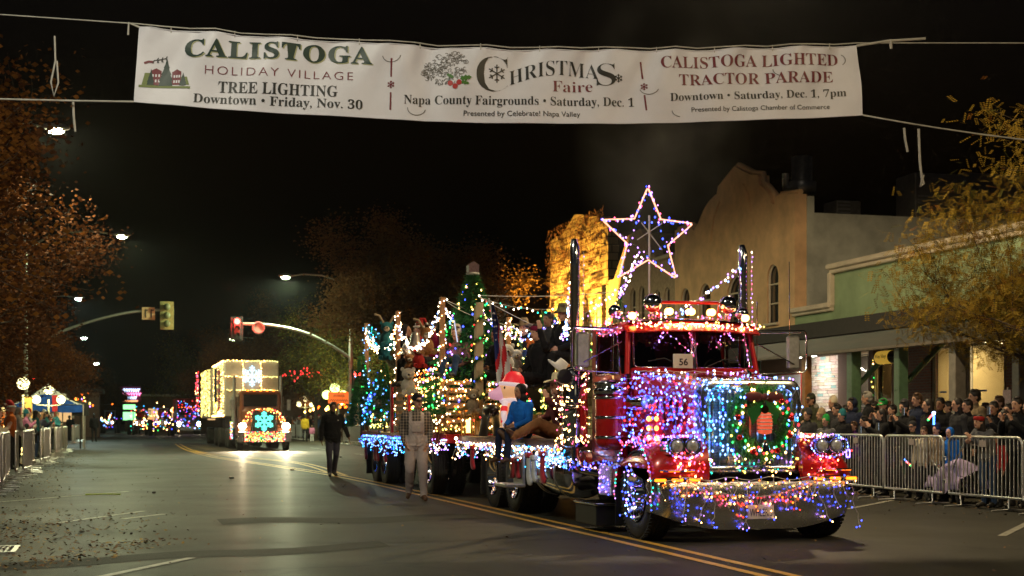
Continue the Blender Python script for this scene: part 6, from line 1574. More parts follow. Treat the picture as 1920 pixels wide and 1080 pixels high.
garland('green and gold garland along the foot of the pallets', sag((5.42, 24.1, 1.22), (6.4, 24.0, 1.2), .03, 10), evergreen, [WARM, GOLD], .08, .02, .05, .014)
garland('green garland with gold bulbs mid float behind the riders', sag((6.3, 23.8, 2.5), (7.7, 22.6, 2.6), .2, 16) , evergreen, [WARM, GOLD, YELG, GREENB], .14, .02, .05, .016, 12)
garland('upright garland of gold bulbs beside the far pole', [Vector((7.1, 23.6, 1.2 + .12 * k)) for k in range(18)], evergreen, [WARM, GOLD, YELG], .1, .02, .05, .016, 12)
garland('slanting gold garland behind the flag', [Vector((6.6 + .05 * k, 23.8, 3.0 - .11 * k)) for k in range(14)], evergreen, [GOLD, WARM, YELG], .08, .02, .045, .016)
garland('garland column on the far front pole lit with white bulbs', [Vector((7.95, 22.0, 1.5 + .12 * k)) for k in range(17)], evergreen, [WHITE, WARM, BLUE, GOLD], .13, .02, .05, .016, 12)
# icicles along the trailer deck
icicles('blue-white icicle fringe along the rear near side of the trailer', [W(-1.26, 3.4 + .25 * k, 1.0) for k in range(22)], .075, (.05, .35), [CYAN, COOL, COOL, BLUE], .013, seed=52)
icicles('violet and white icicle fringe along the front near side of the trailer', [W(-1.26, -.1 + .25 * k, 1.0) for k in range(14)], .08, (.04, .26), [COOL, WHITE, VIO], .012, seed=53)
for k, y in enumerate((31.8, 30.6, 30.3, 29.4)): stocking((5.4, y, .88), redf, redf, ['long red stocking at the very rear of the trailer', 'red stocking over the rear trailer wheel', 'second red stocking over the rear trailer wheel', 'red stocking just ahead of the rear trailer wheels'][k], h=.4)
solo('red_blanket', MB().grid(lambda u, v: (5.42 - .02 * math.sin(u * 20), 24.2 + .75 * u, 1.12 - .22 * v - .02 * math.sin(u * 14)), 20, 4).grid(lambda u, v: (5.42 + .3 * v, 24.2 + .75 * u, 1.125), 6, 3), redf, 'red blanket hanging over the trailer edge under the pallets', 'blanket')
for y0, y1, x, lb in ((28.75, 28.75, 5.42, 'red ribbon board leaning at the bell-side pole'), (26.9, 26.9, 5.4, 'red upright board behind the overalls man')): solo('red_board', MB().bbox((x, y0, 1.6), (.05, .14, 1.0), .01), redf, lb, 'board')
# ---- flag
fl = wthing('american_flag', 'stars and stripes hanging from a leaning white pole on the float', 'flag', (5.85, 21.9, 1.1))
top_ = Vector((5.72, 22.0, 3.3)); part('flag_pole', MB().tube([Vector((6.02, 21.95, 1.5)), top_], .013, 6), whitep if False else mat('white_pipe', (.5, .48, .42), .5), fl)
FS = [mat('flag_red', (.5, .012, .02), .75, var=.1), mat('flag_white', (.62, .6, .58), .75, var=.08), mat('flag_blue', (.012, .02, .12), .75, var=.15)]
def flag_pt(s, h):      # s: 0 top of hoist side .. 1 fly end (hanging down), h: across folds
    z = 3.2 - 1.5 * s; x = 5.74 + .12 * s + (.03 + .34 * s ** 1.0) * h + .012 * math.sin(h * 10); y = 21.93 + .045 * math.sin(h * 11 + s * 2) - .03 * s
    return (x, y, z)
m_ = MB(); 
for i in range(36):
    for j in range(26):
        s_, h_ = i / 36, j / 26; blue = h_ < .5 and s_ < .62 or (s_ < .4)
        diag = int((s_ * 7 + h_ * 4.2)) % 2
        mi = 2 if (s_ + h_ * .5) < .6 and h_ < 1.1 else diag
        m_.add([flag_pt(i / 36, j / 26), flag_pt((i + 1) / 36, j / 26), flag_pt((i + 1) / 36, (j + 1) / 26), flag_pt(i / 36, (j + 1) / 26)], [(0, 1, 2, 3)], mi, True)
part('cloth', m_, FS, fl)
m_ = MB()
def star5(m_, c, ux, uz, r, mi=0):
    pts = [Vector(c)] + [Vector(c) + Vector(ux) * (rr_ * math.cos(a)) + Vector(uz) * (rr_ * math.sin(a)) for a, rr_ in [(PI / 2 + PI * k / 5, r if k % 2 == 0 else r * .4) for k in range(10)]]
    m_.add(pts, [(0, k + 1, (k + 1) % 10 + 1) for k in range(10)], mi)
for i in range(7):
    for j in range(3):
        s_ = .1 + i * .07; h_ = .15 + j * .28 + (.1 if i % 2 else 0)
        if s_ + h_ * .5 < .56: p = Vector(flag_pt(s_, h_)); star5(m_, p + Vector((0, -.02, 0)), (1, 0, 0), (0, 0, 1), .022)
part('star', m_, FS[1], fl)['kind'] = 'stuff'
solo('white_bucket', MB().lathe([(.0, 1.68), (.085, 1.69), (.1, 1.8), (.13, 1.84), (.125, 1.85), (.09, 1.8)], (6.0, 21.9, 0), (0, 0, 1), 18), whitef, 'white and red striped gift sack at the foot of the flag', 'sack')
# ---- inflatable pig with santa hat (facing left in the photo: -X, slightly to the camera)
pg = wthing('inflatable_pig', 'glowing inflatable pig in santa hat and scarf sitting on the truck deck', 'inflatable', (5.75, 20.6, 1.1))
pigm = mat('inflatable_skin', (.62, .33, .2), .5, emit=(1, .52, .22), es=.42, var=.08); pinkm = mat('inflatable_snout', (.6, .3, .4), .5, emit=(1, .5, .7), es=.35); whm = mat('inflatable_white', (.7, .62, .65), .5, emit=(1, .75, .8), es=.42); rdm = mat('inflatable_red', (.6, .01, .02), .5, emit=(1, .03, .04), es=.45); orm = mat('inflatable_orange', (.6, .25, .05), .5, emit=(1, .4, .08), es=.5)
px_, py_ = 5.72, 20.55
part('body', MB().sph((px_, py_, 1.4), (.21, .24, .31), 24, 16).sph((px_ + .02, py_, 1.2), (.23, .26, .16), 20, 10), pigm, pg)
part('head', MB().sph((px_ - .04, py_, 1.78), (.2, .19, .17), 22, 14), pigm, pg)
part('snout', MB().tube([(px_ - .16, py_, 1.76), (px_ - .27, py_ - .01, 1.73), (px_ - .36, py_ - .02, 1.73)], [.12, .085, .06], 18).sph((px_ - .36, py_ - .02, 1.73), (.025, .062, .06), 14, 8), pinkm, pg)
part('hat', MB().lathe([(.18, 0), (.175, .06), (.14, .16), (.08, .22), (0, .235)], (px_ + .0, py_, 1.85), (.12, 0, 1), 22), rdm, pg)
part('hat_band', MB().tube([(px_ - .005 + .19 * math.cos(a), py_ + .18 * math.sin(a), 1.875 - .02 * math.cos(a)) for a in [2 * PI * k / 22 for k in range(22)]], .032, 8, closed=True), whm, pg)
part('scarf', MB().tube([(px_ - .0 + .17 * math.cos(a), py_ + .17 * math.sin(a), 1.64) for a in [2 * PI * k / 22 for k in range(22)]], .04, 8, closed=True).tube([(px_ - .16, py_ - .12, 1.62), (px_ - .19, py_ - .16, 1.45), (px_ - .17, py_ - .2, 1.25)], [.05, .045, .05], 8), whm, pg)
for z in (1.55, 1.38): part('scarf_stripe', MB().tube([(px_ - .18, py_ - .15, z), (px_ - .187, py_ - .165, z - .07)], .052, 8), rdm, pg)
part('eye', MB().sph((px_ - .17, py_ - .135, 1.83), (.014, .012, .022), 8, 6), blackp, pg)
part('ear', MB().sph((px_ + .03, py_ - .185, 1.8), (.035, .02, .1), 12, 8), orm, pg); part('foot', MB().sph((px_ - .12, py_ - .12, 1.15), (.16, .1, .06), 14, 8).sph((px_ + .1, py_ - .16, 1.15), (.16, .1, .06), 14, 8), orm, pg)
part('arm', MB().tube([(px_ + .02, py_ - .2, 1.55), (px_ - .05, py_ - .27, 1.45), (px_ - .14, py_ - .27, 1.5)], [.06, .055, .045], 10), pigm, pg)
sd = wthing('leather_saddle', 'black leather saddle hung on the deck edge beside the inflatable pig', 'saddle', (5.6, 21.4, 1.08))
part('seat', MB().sph((5.62, 21.5, 1.5), (.12, .28, .1), 16, 10), mat('saddle_leather', (.025, .014, .01), .35, var=.3), sd)
for s, x in ((-1, 5.5), (1, 5.74)): part('flap', MB().grid(lambda u, v: (x - .05 * s * (1 - v) + .03 * math.sin(u * 6) * v, 21.26 + .5 * u + .06 * v * (u - .5), 1.5 - .4 * v), 10, 8), MATS['saddle_leather'], sd)
# plush toys
def plush(label, c, s_, mt, face=-1, snout=True, antler=False):
    t = wthing('plush_animal', label, 'plush toy', (c[0], c[1], c[2])); c = Vector(c)
    part('body', MB().sph(c + Vector((0, 0, .12 * s_)), (.11 * s_, .1 * s_, .13 * s_), 14, 10), mt, t); part('head', MB().sph(c + Vector((0, -.02, .31 * s_)), (.1 * s_, .095 * s_, .09 * s_), 14, 10), mt, t)
    part('muzzle', MB().sph(c + Vector((-.02 * s_, -.11 * s_, .28 * s_)), (.05 * s_, .045 * s_, .04 * s_), 10, 6), c_cream, t); part('nose', MB().sph(c + Vector((-.02 * s_, -.155 * s_, .295 * s_)), .015 * s_, 8, 6), blackp, t)
    for e in (-1, 1):
        part('ear', MB().sph(c + Vector((e * .085 * s_, 0, .38 * s_)), (.03 * s_, .015 * s_, .035 * s_), 8, 6), mt, t); part('leg', MB().tube([c + Vector((e * .06 * s_, -.03, .05 * s_)), c + Vector((e * .09 * s_, -.16 * s_, .03 * s_))], .04 * s_, 8), mt, t)
        if antler: part('antler', MB().tube([c + Vector((e * .05 * s_, 0, .38 * s_)), c + Vector((e * .12 * s_, 0, .5 * s_)), c + Vector((e * .2 * s_, 0, .52 * s_))], .02 * s_, 6), c_tan, t)
    return t
def pl(lb, px, py, Y, s_, mt, **k): p = atY(px, py, Y); return plush(lb, tuple(p), s_, mt, **k)
p = atY(887, 766, 22.3); pl('tan plush teddy bear beside the slatted pallets', 887, 775, 22.6, 1.0, c_tan)
pl('brown plush moose lying on the side pallet top', 768, 702, 27.5, 1.0, c_brown, antler=True); pl('red and brown plush reindeer at the pallet top', 800, 665, 26.6, 1.3, c_brown, antler=True); pl('dark plush bear wearing red on the pallet top', 785, 690, 27.0, 1.1, c_red)
pl('white plush rabbit between the flag and the headband rider', 950, 700, 22.6, 1.2, c_white); pl('white and red plush toy near the gold garland', 968, 700, 23.0, 1.0, c_white)
pl('plush reindeer head by the bell-side pole', 725, 650, 29.5, 1.3, c_teal, antler=True); pl('pale plush goat behind the overalls man', 765, 740, 25.2, 1.2, c_cream); pl('white plush dog near the yellow-lit tree', 712, 790, 30.0, 1.2, c_white)
pl('orange plush fox near the riders', 1000, 690, 23.0, 1.2, c_orange); pl('plush toy in teal jumper on the rear rail', 720, 675, 30.0, 1.2, c_teal)
lt = atY(878, 815, 22.7); t = wthing('gold_lantern', 'gold wire lantern glowing beside the teddy bear', 'lantern', tuple(lt)); m_ = MB()
for a in range(4): m_.box(lt + Vector((.09 * (1 if a % 2 else -1), .09 * (1 if a > 1 else -1), .2)), (.02, .02, .4))
m_.lathe([(.14, .4), (.03, .52), (0, .53)], lt, (0, 0, 1), 4); part('frame', m_, mat('gold_metal', (.6, .35, .08), .3, .8), t); part('candle', MB().cyl(lt + Vector((0, 0, .03)), lt + Vector((0, 0, .25)), .035, None, 10), emis('candle_glow', (1, .5, .1), 8), t)
for k, (px, py) in enumerate(((855, 822), (930, 838))): p = atX(px, py, 5.5); solo('deck_bulb', MB().sph(p, .028, 10, 8), emis('deck_bulb_glow', (1, .75, .45), 14), ['round warm bulb at the deck edge under the pallets', 'round warm bulb at the deck edge under the pig'][k], 'bulb')

# ---- riders
rg = 'riders on the float'
def rider(me, px, py_hip, Y, rz, label, top, bot, sk=None, hair=None, hat=None, scale=1.0, shoe=None):
    p = atY(px, py_hip, Y); return person(M[me] if isinstance(me, str) else me, (p.x, p.y, p.z), rz, label, top, bot, sk or skin, shoe or shoeB, hair, hat, scale, rg)
fl_ = -PI / 2
rider('knees', 858, 708, 24.7, fl_ + .9, 'woman in cream knit hat and rose jacket seated on the pallets', cloth('rose_jacket', (.32, .15, .14)), c_denim, None, ('hair_short', hairB), ('beanie', c_cream))
rider('sit', 882, 704, 24.9, fl_ + .3, 'woman with long blond hair seated beside the cream knit hat', c_black, c_denim, None, ('hair_long', hairY), None)
rider('sit', 897, 702, 25.1, fl_ + .8, 'person in tan coat seated left of the tinsel pole', c_tan, c_tan, None, ('hair_long', hairB), None)
wm = rider('wave', 1012, 722, 21.6, fl_ + .35, 'laughing woman in maroon headband and black jacket waving', c_black, c_black, skin, ('hair_short', hairD), ('headband', c_maroon), 1.05)
rider('sit', 1032, 688, 22.6, fl_ + .6, 'person peering out behind the maroon headband', c_char, c_black, skin2, SH, None)
rider('sit', 1060, 682, 21.6, fl_ + .5, 'person in camouflage brimmed hat and black leather jacket', c_black, c_black, None, ('hair_short', hairB), ('bucket', mat('camouflage', (.16, .13, .05), .8, var=.7, nscale=14)), 1.02)
# cowboy-hat person seated low with legs along the deck
J = P_(SIT, knL=(-.14, -.4, .2), anL=(-.1, -.78, .06), toL=(-.14, -.86, .14), knR=(.12, -.38, .26), anR=(.08, -.72, .08), toR=(.1, -.82, .16), elR=(.3, -.12, .42), wrR=(.26, -.3, .58), hdR=(.25, -.34, .7), elL=(-.26, -.1, .34), wrL=(-.1, -.28, .32), hdL=(.0, -.32, .33))
me, _, _ = body_mesh('person_cowboy', J, bulk=1.15, arm=1.2, leg=1.15, voxel=.0125, face=(0, -1, -.1))
rider(me, 1052, 828, 19.4, fl_ + .05, 'person in cream cowboy hat, plaid shirt and brown trousers seated on the deck edge waving', cloth('maroon_plaid', (.12, .03, .03), var=.6), c_brown, skin, ('hair_long', hairB), ('cowboy', cloth('straw_felt', (.62, .54, .36), var=.1)), 1.02, shoeM)
# standing on the side step, blue fleece
J = P_(STAND, head=(0, -.12, 1.5), neck=(0, -.05, 1.35), chest=(0, 0, 1.2), waist=(0, .03, 1.03), pelvis=(0, .05, .9), shL=(-.17, 0, 1.3), shR=(.17, 0, 1.3), elL=(-.24, -.12, 1.06), wrL=(-.16, -.3, 1.02), hdL=(-.12, -.38, 1.04), elR=(.24, -.1, 1.06), wrR=(.16, -.28, 1.0), hdR=(.12, -.36, 1.0))
p = atX(966, 826, 5.5)
person(M['sit'], (p.x + .1, p.y, 1.08), fl_ + .5, 'person in bright blue fleece and dark jeans seated with legs hanging over the deck edge', c_blue, c_navy, skin2, shoeM, ('hair_long', hairD), ('hood', c_black), .86, rg)
solo('side_step', MB().bbox((5.42, p.y, .42), (.3, .6, .05), .01).bbox((5.56, p.y, .72), (.04, .5, .6), .005), steel, 'steel side step under the rider in blue fleece', 'step')
# more riders amid the float
rider('sit', 935, 715, 23.6, fl_ + .4, 'dark-clad rider half hidden behind the flag', c_black, c_black, skin2, SH, None)
rider('knees', 985, 700, 24.0, fl_ + .9, 'rider in black with a tan cowboy hat before the gold garland', c_black, c_denim, None, SH, ('cowboy', c_tan))
rider('sit', 790, 690, 28.4, fl_ + .2, 'rider in red under the near bells', c_red, c_black, None, ('hair_short', hairB), ('santa', c_red, [c_red, c_white]))
rider('wave', 757, 700, 28.9, fl_ + 2.4, 'hooded dark figure seen from behind at the float\'s rear', c_black, c_black, skin2, None, ('hood', c_black), 1.1)
rider('sit', 815, 688, 27.4, fl_ + .6, 'rider in maroon beside the plush reindeer', c_maroon, c_black, None, SH, None)
# plastic-wrapped sack and white hat behind the muffler
p = atY(1060, 745, 20.0); solo('foil_sack', MB().grid(lambda u, v: (p.x + (.2 + .03 * math.sin(v * 23 + u * 9)) * math.cos(2 * PI * u), 20.0 + .15 * math.sin(2 * PI * u), p.z - .22 + .42 * v + .02 * math.sin(u * 31)), 28, 12), mat('clear_crinkled_film', (.45, .36, .3), .25, .3, bump=1.0, bscale=14), 'crinkled clear sack standing behind the chrome muffler', 'sack')
p = atY(1048, 690, 21.0); solo('white_cowboy_hat', MB().lathe([(0, .14), (.08, .14), (.1, .03), (.22, .0), (.21, -.01), (.09, .01)], p, (.5, -.3, .7), 20), whitef, 'white cowboy hat tilted beside the near muffler', 'hat')
# driver and passenger
person(M['sit'], (6.38, 16.95, 1.72), 0.35, 'passenger looking out of the near cab window', c_char, c_black, skin, shoeB, ('hair_short', hairB), None, .9, 'people in the red cab')
person(M['sit'], (7.25, 16.95, 1.72), -.1, 'driver in dim cab behind the far windscreen pane', c_char, c_black, skin2, shoeB, SH, ('cap', c_tan), .9, 'people in the red cab')

# ================================================================ SECOND TRUCK (box truck with snowflakes)
def truck2(t, cx_, y0, paint, headlamps=True, simple=False):
    def p3(x, y, z): return (cx_ + x, y0 + y, z)
    part('bumper', MB().bbox(p3(0, 0, .62), (2.45, .12, .5), .03), chrome, t)
    m_ = MB()
    for s in (-1, 1): m_.box(p3(s * .42, 7, .85), (.1, 13.5, .25))
    part('chassis', m_, blackp, t)
    part('hood', MB().loft([[p3(a, .3, b) for a, b in ((-.6, .95), (-.6, 1.65), (-.45, 1.8), (.45, 1.8), (.6, 1.65), (.6, .95))], [p3(a, 1.9, b) for a, b in ((-.85, .95), (-.85, 1.8), (-.7, 1.98), (.7, 1.98), (.85, 1.8), (.85, .95))]], sm=False), paint, t)
    g = part('radiator', MB().bbox(p3(0, .24, 1.32), (1.15, .12, .98), .03), chrome, t); part('grille', MB().box(p3(0, .17, 1.3), (.98, .02, .82)), blackp, g)
    for s in (-1, 1):
        part('fender', MB().loft([[p3(s * a, y, z) for y, z in ((.15, .7), (.1, 1.0), (.35, 1.2), (.9, 1.22), (1.3, 1.0), (1.35, .7))] for a in (.6, .95, 1.2)], caps=True), paint, t)
        h = part('headlight', MB().bbox(p3(s * .98, .08, 1.12), (.36, .1, .24), .03), chrome, t)
        if headlamps: part('lens', MB().sph(p3(s * .98, .0, 1.12), (.17, .06, .14), 14, 8), emis('headlamp_glow', (1, .8, .5), 110), h)
        m2 = part('mirror', MB().bbox(p3(s * 1.32, 1.9, 2.1), (.18, .08, .5), .02), dull, t)
        part('exhaust_stack', MB().cyl(p3(s * 1.1, 3.2, 1.0), p3(s * 1.1, 3.2, 3.5), .07, None, 10).cyl(p3(s * 1.1, 3.2, 1.2), p3(s * 1.1, 3.2, 2.5), .14, None, 12), dull, t)
        wheel(t, cx_ + s * 1.05, y0 + .8, s, .5, .28, True, False, 24)
        for y in (5.5, 6.8) if not simple else (5.5,):
            wheel(t, cx_ + s * 1.0, y0 + y, s, .5, .5, False, False, 24)
    cb = part('cab', MB().bbox(p3(0, 2.6, 1.9), (1.9, 1.4, 1.75), .08), paint, t)
    part('roof_visor', MB().bbox(p3(0, 1.78, 2.66), (1.8, .3, .06), .02), paint, cb)
    ws = part('windscreen', MB().bbox(p3(0, 1.88, 2.3), (1.56, .03, .56), .01), mat('dark_windscreen', (.012, .01, .012), .08, spec=1, coat=1), cb)
    for s in (-1, 1): part('side_window', MB().bbox(p3(s * .96, 2.4, 2.3), (.02, .8, .5), .005), MATS['dark_windscreen'], cb)
    for x in (-.6, -.3, 0, .3, .6): part('marker_lamp', MB().sph(p3(x, 1.75, 2.76), (.05, .06, .04), 8, 6), AMBER, t)
t2 = wthing('box_truck', 'orange conventional truck with glowing teal snowflake on its grille and bulb-covered trailer', 'truck', (6.45, 65.5, 0))
paint2 = mat('orange_brown_paint', (.24, .07, .025), .35, var=.2, coat=.6)
truck2(t2, 6.45, 65.4, paint2)
whit = mat('box_body_panels', (.55, .46, .38), .5, var=.12)
bx = part('cargo_box', MB().bbox((6.3, 74.0, 2.9), (2.6, 8.0, 2.7), .04), whit, t2)
for x in (-.43, .43): part('panel_batten', MB().bbox((6.3 + x, 69.96, 2.9), (.06, .06, 2.6), .01), whit, bx)
for z in (2.9, 3.5): part('panel_batten', MB().bbox((6.3, 69.96, z), (2.5, .05, .05), .01), whit, bx)
part('rear_box', MB().bbox((6.2, 83.4, 2.85), (2.6, 9.0, 2.7), .04), whit, t2)
for y in (76, 79, 86):
    for x in (5.35, 7.1): part('wheel', MB().lathe(tyre_prof(.5, .5), (x, y, .5), (1, 0, 0), 20), rubber, t2)
for s in (-1, 1):
    pl_ = point_lamp((6.45 + s * .98, 65.25, 1.12), 1500, (1, .8, .5), t2, .1, R(70), (R(84), 0, R(180) - R(4)), 'headlamp_beam')
q = random.Random(21)
def face_bulbs(label, n, fn, pal, r, cat='string lights', step=None):
    pts = [Vector(fn(q.random(), q.random())) for _ in range(n)]
    return net(label, pts, pal, r, .5, seed=n)
# side of the first box: warm-yellow net, with panels
face_bulbs('yellow-white net lights covering the near side of the first cargo box', 520, lambda u, v: (4.96, 70.1 + 7.8 * u, 1.6 + 2.62 * (v if abs(u - .42) > .12 or v < .12 or v > .9 else v * .15)), [YELG, YELG, WARM, GOLD], .018)
face_bulbs('yellow-green net lights on the rear trailer box', 620, lambda u, v: (4.86, 79.0 + 8.8 * u, 1.6 + 2.62 * v), [YELG, YELG, GOLD, YELG], .018)
for k in range(5): solo('striped_panel', MB().bbox((4.93, 73.4, 1.95 + k * .46), (.05, 1.3, .24), .02), [redf, c_navy][0 if k != 4 else 0], 'red cushion panel number %s on the near side of the cargo box' % ['one from the bottom', 'two', 'three', 'four', 'five, topmost'][k], 'panel')
solo('blue_panel', MB().bbox((4.92, 75.4, 3.2), (.05, 1.4, 1.8), .02), c_navy, 'navy and teal panel on the cargo box side beside the red cushions', 'panel')
for lb, a, b in (('yellow lights along the top front edge of the cargo box', (5.02, 69.9, 4.27), (7.58, 69.9, 4.27)), ('yellow lights down the left batten of the cargo box', (5.87, 69.88, 4.25), (5.87, 69.88, 2.75)), ('yellow lights down the right batten of the cargo box', (6.73, 69.88, 4.25), (6.73, 69.88, 2.75)), ('yellow lights across the middle of the cargo box front', (5.02, 69.88, 3.5), (7.58, 69.88, 3.5)), ('warm lights above the cab of the box truck', (5.1, 69.8, 2.85), (7.55, 69.8, 2.85)), ('yellow lights along the lower side rail of the box', (4.93, 70, 1.62), (4.93, 78, 1.62)), ('yellow lights along the upper side rail of the box', (4.93, 70, 4.25), (4.93, 78, 4.25))):
    string(lb, [a, tuple((Vector(a) + Vector(b)) / 2), b], .06, [YELG, WARM, YELG], .024, .03)
face_bulbs('dense multicoloured bulbs filling the box truck bumper', 420, lambda u, v: (5.55 + 1.85 * u, 65.31, .4 + .46 * v), [REDB, GREENB, AMBER, TEAL, PINK, REDB, GOLD], .0165)
face_bulbs('multicoloured bulbs over the box truck tank', 120, lambda u, v: (5.2, 67.6 + 1.6 * u, .5 + .8 * v), [REDB, GREENB, CYAN, AMBER, PINK], .0165)
pts = []
for k in range(150): a = PI * q.random(); rr_ = .75 + .28 * q.random(); pts.append((6.45 + rr_ * math.cos(a) * .98, 65.55 + q.random() * .3, 1.25 + rr_ * math.sin(a) * .68))
net('orange and pink bulbs arched over the box truck grille', pts, [AMBER, WARM, PINK, REDB, GOLD], .02, .4, seed=71)
def snowflake(label, c, r, mt, w=.03, name='snowflake'):
    t = wthing(name, label, 'snowflake', tuple(c)); c = Vector(c)
    for k in range(6):
        a = PI / 2 + PI / 3 * k; d = Vector((math.cos(a), 0, math.sin(a))); m_ = MB().tube([c, c + d * r], w, 5)
        for f, l_ in ((.45, .3), (.7, .26)):
            for s in (-1, 1): b = a + s * PI / 3; m_.tube([c + d * r * f, c + d * r * f + Vector((math.cos(b), 0, math.sin(b))) * r * l_], w, 5)
        part('arm', m_, mt, t)
    return t
snowflake('glowing teal snowflake on the grille of the box truck', (6.45, 65.5, 1.33), .46, emis('teal_neon', (.12, 1, .72), 2.6), .04)
snowflake('icy white snowflake high on the front of the cargo box', (6.3, 69.8, 3.52), .52, emis('ice_neon', (.5, .8, 1), 2.6), .03)
# garlanded dog mascot left of the wheel is a bare yellow pennant; low yellow ribbon at truck side
# ---- third truck behind
t3 = wthing('distant_truck', 'distant truck with purple and blue lights and bright headlight, left of the box truck', 'truck', (7.0, 148, 0))
truck2(t3, 7.0, 148, mat('dark_blue_paint', (.03, .03, .1), .4, coat=.5), True, True)
face_bulbs('purple and blue lights covering the distant third truck', 80, lambda u, v: (5.8 + 2.4 * u, 147.7, .6 + 2.8 * v), [VIO, BLUE, CYAN, PINK, REDB, COOL], .045)
face_bulbs('red lights on the rearmost end of the box trailer', 60, lambda u, v: (4.8, 89 + 4 * u, 1.9 + 2.5 * v), [REDB, REDB, PINK, WARM], .03)
part('load', MB().bbox((7, 155, 2.4), (2.4, 7, 2.6), .05), c_red, t3)
# ---- distant tractors
def tractor(x, y, label, pal, n, rz=0, sc_=1.0, seed=0):
    t = wthing('decorated_tractor', label, 'tractor', (x, y, 0)); rg_ = mat('tractor_red', (.3, .03, .02), .45)
    part('hood', MB().bbox((x, y, 1.25), (.7, 1.8, .7), .06), rg_, t); part('seat', MB().bbox((x, y + 1.5, 1.5), (.5, .5, .5), .06), blackp, t)
    part('canopy', MB().bbox((x, y + 1.4, 2.5), (1.3, 1.3, .08), .03).cyl((x - .55, y + 1.9, 1.2), (x - .55, y + 1.9, 2.5), .04).cyl((x + .55, y + 1.9, 1.2), (x + .55, y + 1.9, 2.5), .04), dull, t)
    for s in (-1, 1): part('rear_wheel', MB().lathe(tyre_prof(.75, .4, .4), (x + s * .95, y + 1.5, .75), (1, 0, 0), 24), rubber, t); part('front_wheel', MB().lathe(tyre_prof(.4, .2, .2), (x + s * .6, y - .6, .4), (1, 0, 0), 18), rubber, t)
    part('grille', MB().bbox((x, y - .92, 1.2), (.5, .04, .5), .01), chrome, t)
    for s in (-1, 1): part('headlight', MB().sph((x + s * .3, y - .95, 1.2), .09, 8, 6), emis('tractor_lamp', (1, .8, .5), 25), t)
    qq = random.Random(seed); pts = []
    for k in range(n): pts.append((x + qq.gauss(0, .65), y - 1 + qq.random() * 2.4, .45 + abs(qq.gauss(.8, .7))))
    net('%s covering the %s' % ({0: 'rainbow of bulbs', 1: 'white and teal bulbs', 2: 'mixed bulbs', 3: 'blue and red bulbs'}[seed % 4], label.split(' ')[1] + ' ' + label.split(' ')[2]), pts, pal, .046 * sc_, .6, seed=seed + 200)
    person(M['far1'], (x, y + 1.5, .8), 0, 'driver seated high on the ' + label.split(',')[0], c_red, c_black, skin, shoeB, SH, None, .95)
    return t
tractor(3.9, 133, 'distant central tractor smothered in rainbow lights', P_MULTI + [WARM, WARM, GOLD, BLUE, VIO], 80, seed=4)
tractor(2.1, 145, 'distant left tractor outlined in white and teal lights', [WHITE, TEAL, CYAN, WARM], 36, seed=5)
tractor(2.9, 158, 'distant rear tractor with orange lights on a trailer', [AMBER, WARM, REDB, GOLD], 50, seed=6)
tractor(-.8, 165, 'distant far-left tractor in blue and red lights', [BLUE, REDB, COOL], 18, seed=7)

# ================================================================ STREET LAMPS AND SIGNALS
polem = mat('grey_green_pole', (.3, .32, .27), .5, .5, var=.15)
def street_lamp(base, head, label, watts, col=(.78, 1, .72), r_=.09, glow=40, visible=True, arm_only=False, size=1.0):
    bx_, by_, bz_ = base; hx, hy, hz = head
    t = wthing('street_lamp', label, 'street lamp', base); p0 = Vector(base); top = Vector((bx_, by_, hz - .75)); h = Vector(head)
    part('pole', MB().tube([p0, top], [.11, .075], 10), polem, t)
    mid = top.lerp(h, .45) + Vector((0, 0, .5)); pts = [top, top.lerp(mid, .5) + Vector((0, 0, .14)), mid, mid.lerp(h, .5) + Vector((0, 0, .1)), h]
    part('arm', MB().tube(pts, [.055, .05, .045, .04, .035], 8), polem, t)
    hd = part('lamp_head', MB().sph(h + Vector((0, 0, .05)), (.34 * size, .16 * size, .09 * size), 14, 8), dull, t)
    part('lamp_lens', MB().sph(h + Vector((0, 0, -.03)), (.2 * size, .14 * size, .1 * size), 14, 8), emis('lamp_glow_%d' % int(glow), col, glow), hd)
    if watts: point_lamp((hx, hy, hz - .2), watts, col, t, .18, R(176), (0, 0, 0))
    return t
LC = (1.0, .95, .74)
LW = (1.0, .76, .42)
street_lamp((16.1, 22.5, .1), (11.6, 24.5, 10.2), 'street lamp arching over the red truck from the shop side, above the frame', 3400, LW, glow=41)
street_lamp((-5.4, 13, .1), (-1.5, 13, 9.9), 'street lamp on the left pavement beside the camera, above the frame', 2300, LC, glow=42)
street_lamp((16.1, 6, .1), (11.6, 6, 9.9), 'street lamp behind the camera on the shop side', 2900, LW, glow=43)
street_lamp((-5.4, 44, .1), (-1.75, 44, 9.95), 'brightest street lamp, glaring white among the left maple leaves', 3000, (1, .97, .55), glow=300, size=1.25)
street_lamp((-4.0, 68, .1), (.2, 68, 9.9), 'greenish street lamp on a long arm out of the left maples', 3800, (.9, 1, .55), glow=44, size=1.25)
street_lamp((-5.6, 104, .1), (-2.6, 104, 9.95), 'small white street lamp below the long-armed one', 3000, (.75, 1, .85), glow=120, size=1.2)
street_lamp((-5.6, 152, .1), (-3.3, 152, 9.9), 'tiny teal-white street lamp farther up the left side', 900, (.6, 1, .85), glow=120, size=1.5)
street_lamp((-5.6, 217, .1), (-3.0, 217, 9.9), 'faintest street lamp far up the left side', 700, (.6, 1, .8), glow=120, size=2)
street_lamp((13.45, 84.5, .1), (9.65, 85.2, 9.95), 'green street lamp arching left from the signal pole', 9500, (.85, 1, .6), glow=60, size=1.3)
street_lamp((16, 150, .1), (11.5, 150, 9.9), 'small green street lamp above the box truck', 900, (.4, 1, .45), glow=60, size=1.6)
street_lamp((16.1, 52, .1), (12.8, 52, 9.9), 'street lamp', 0) if False else None
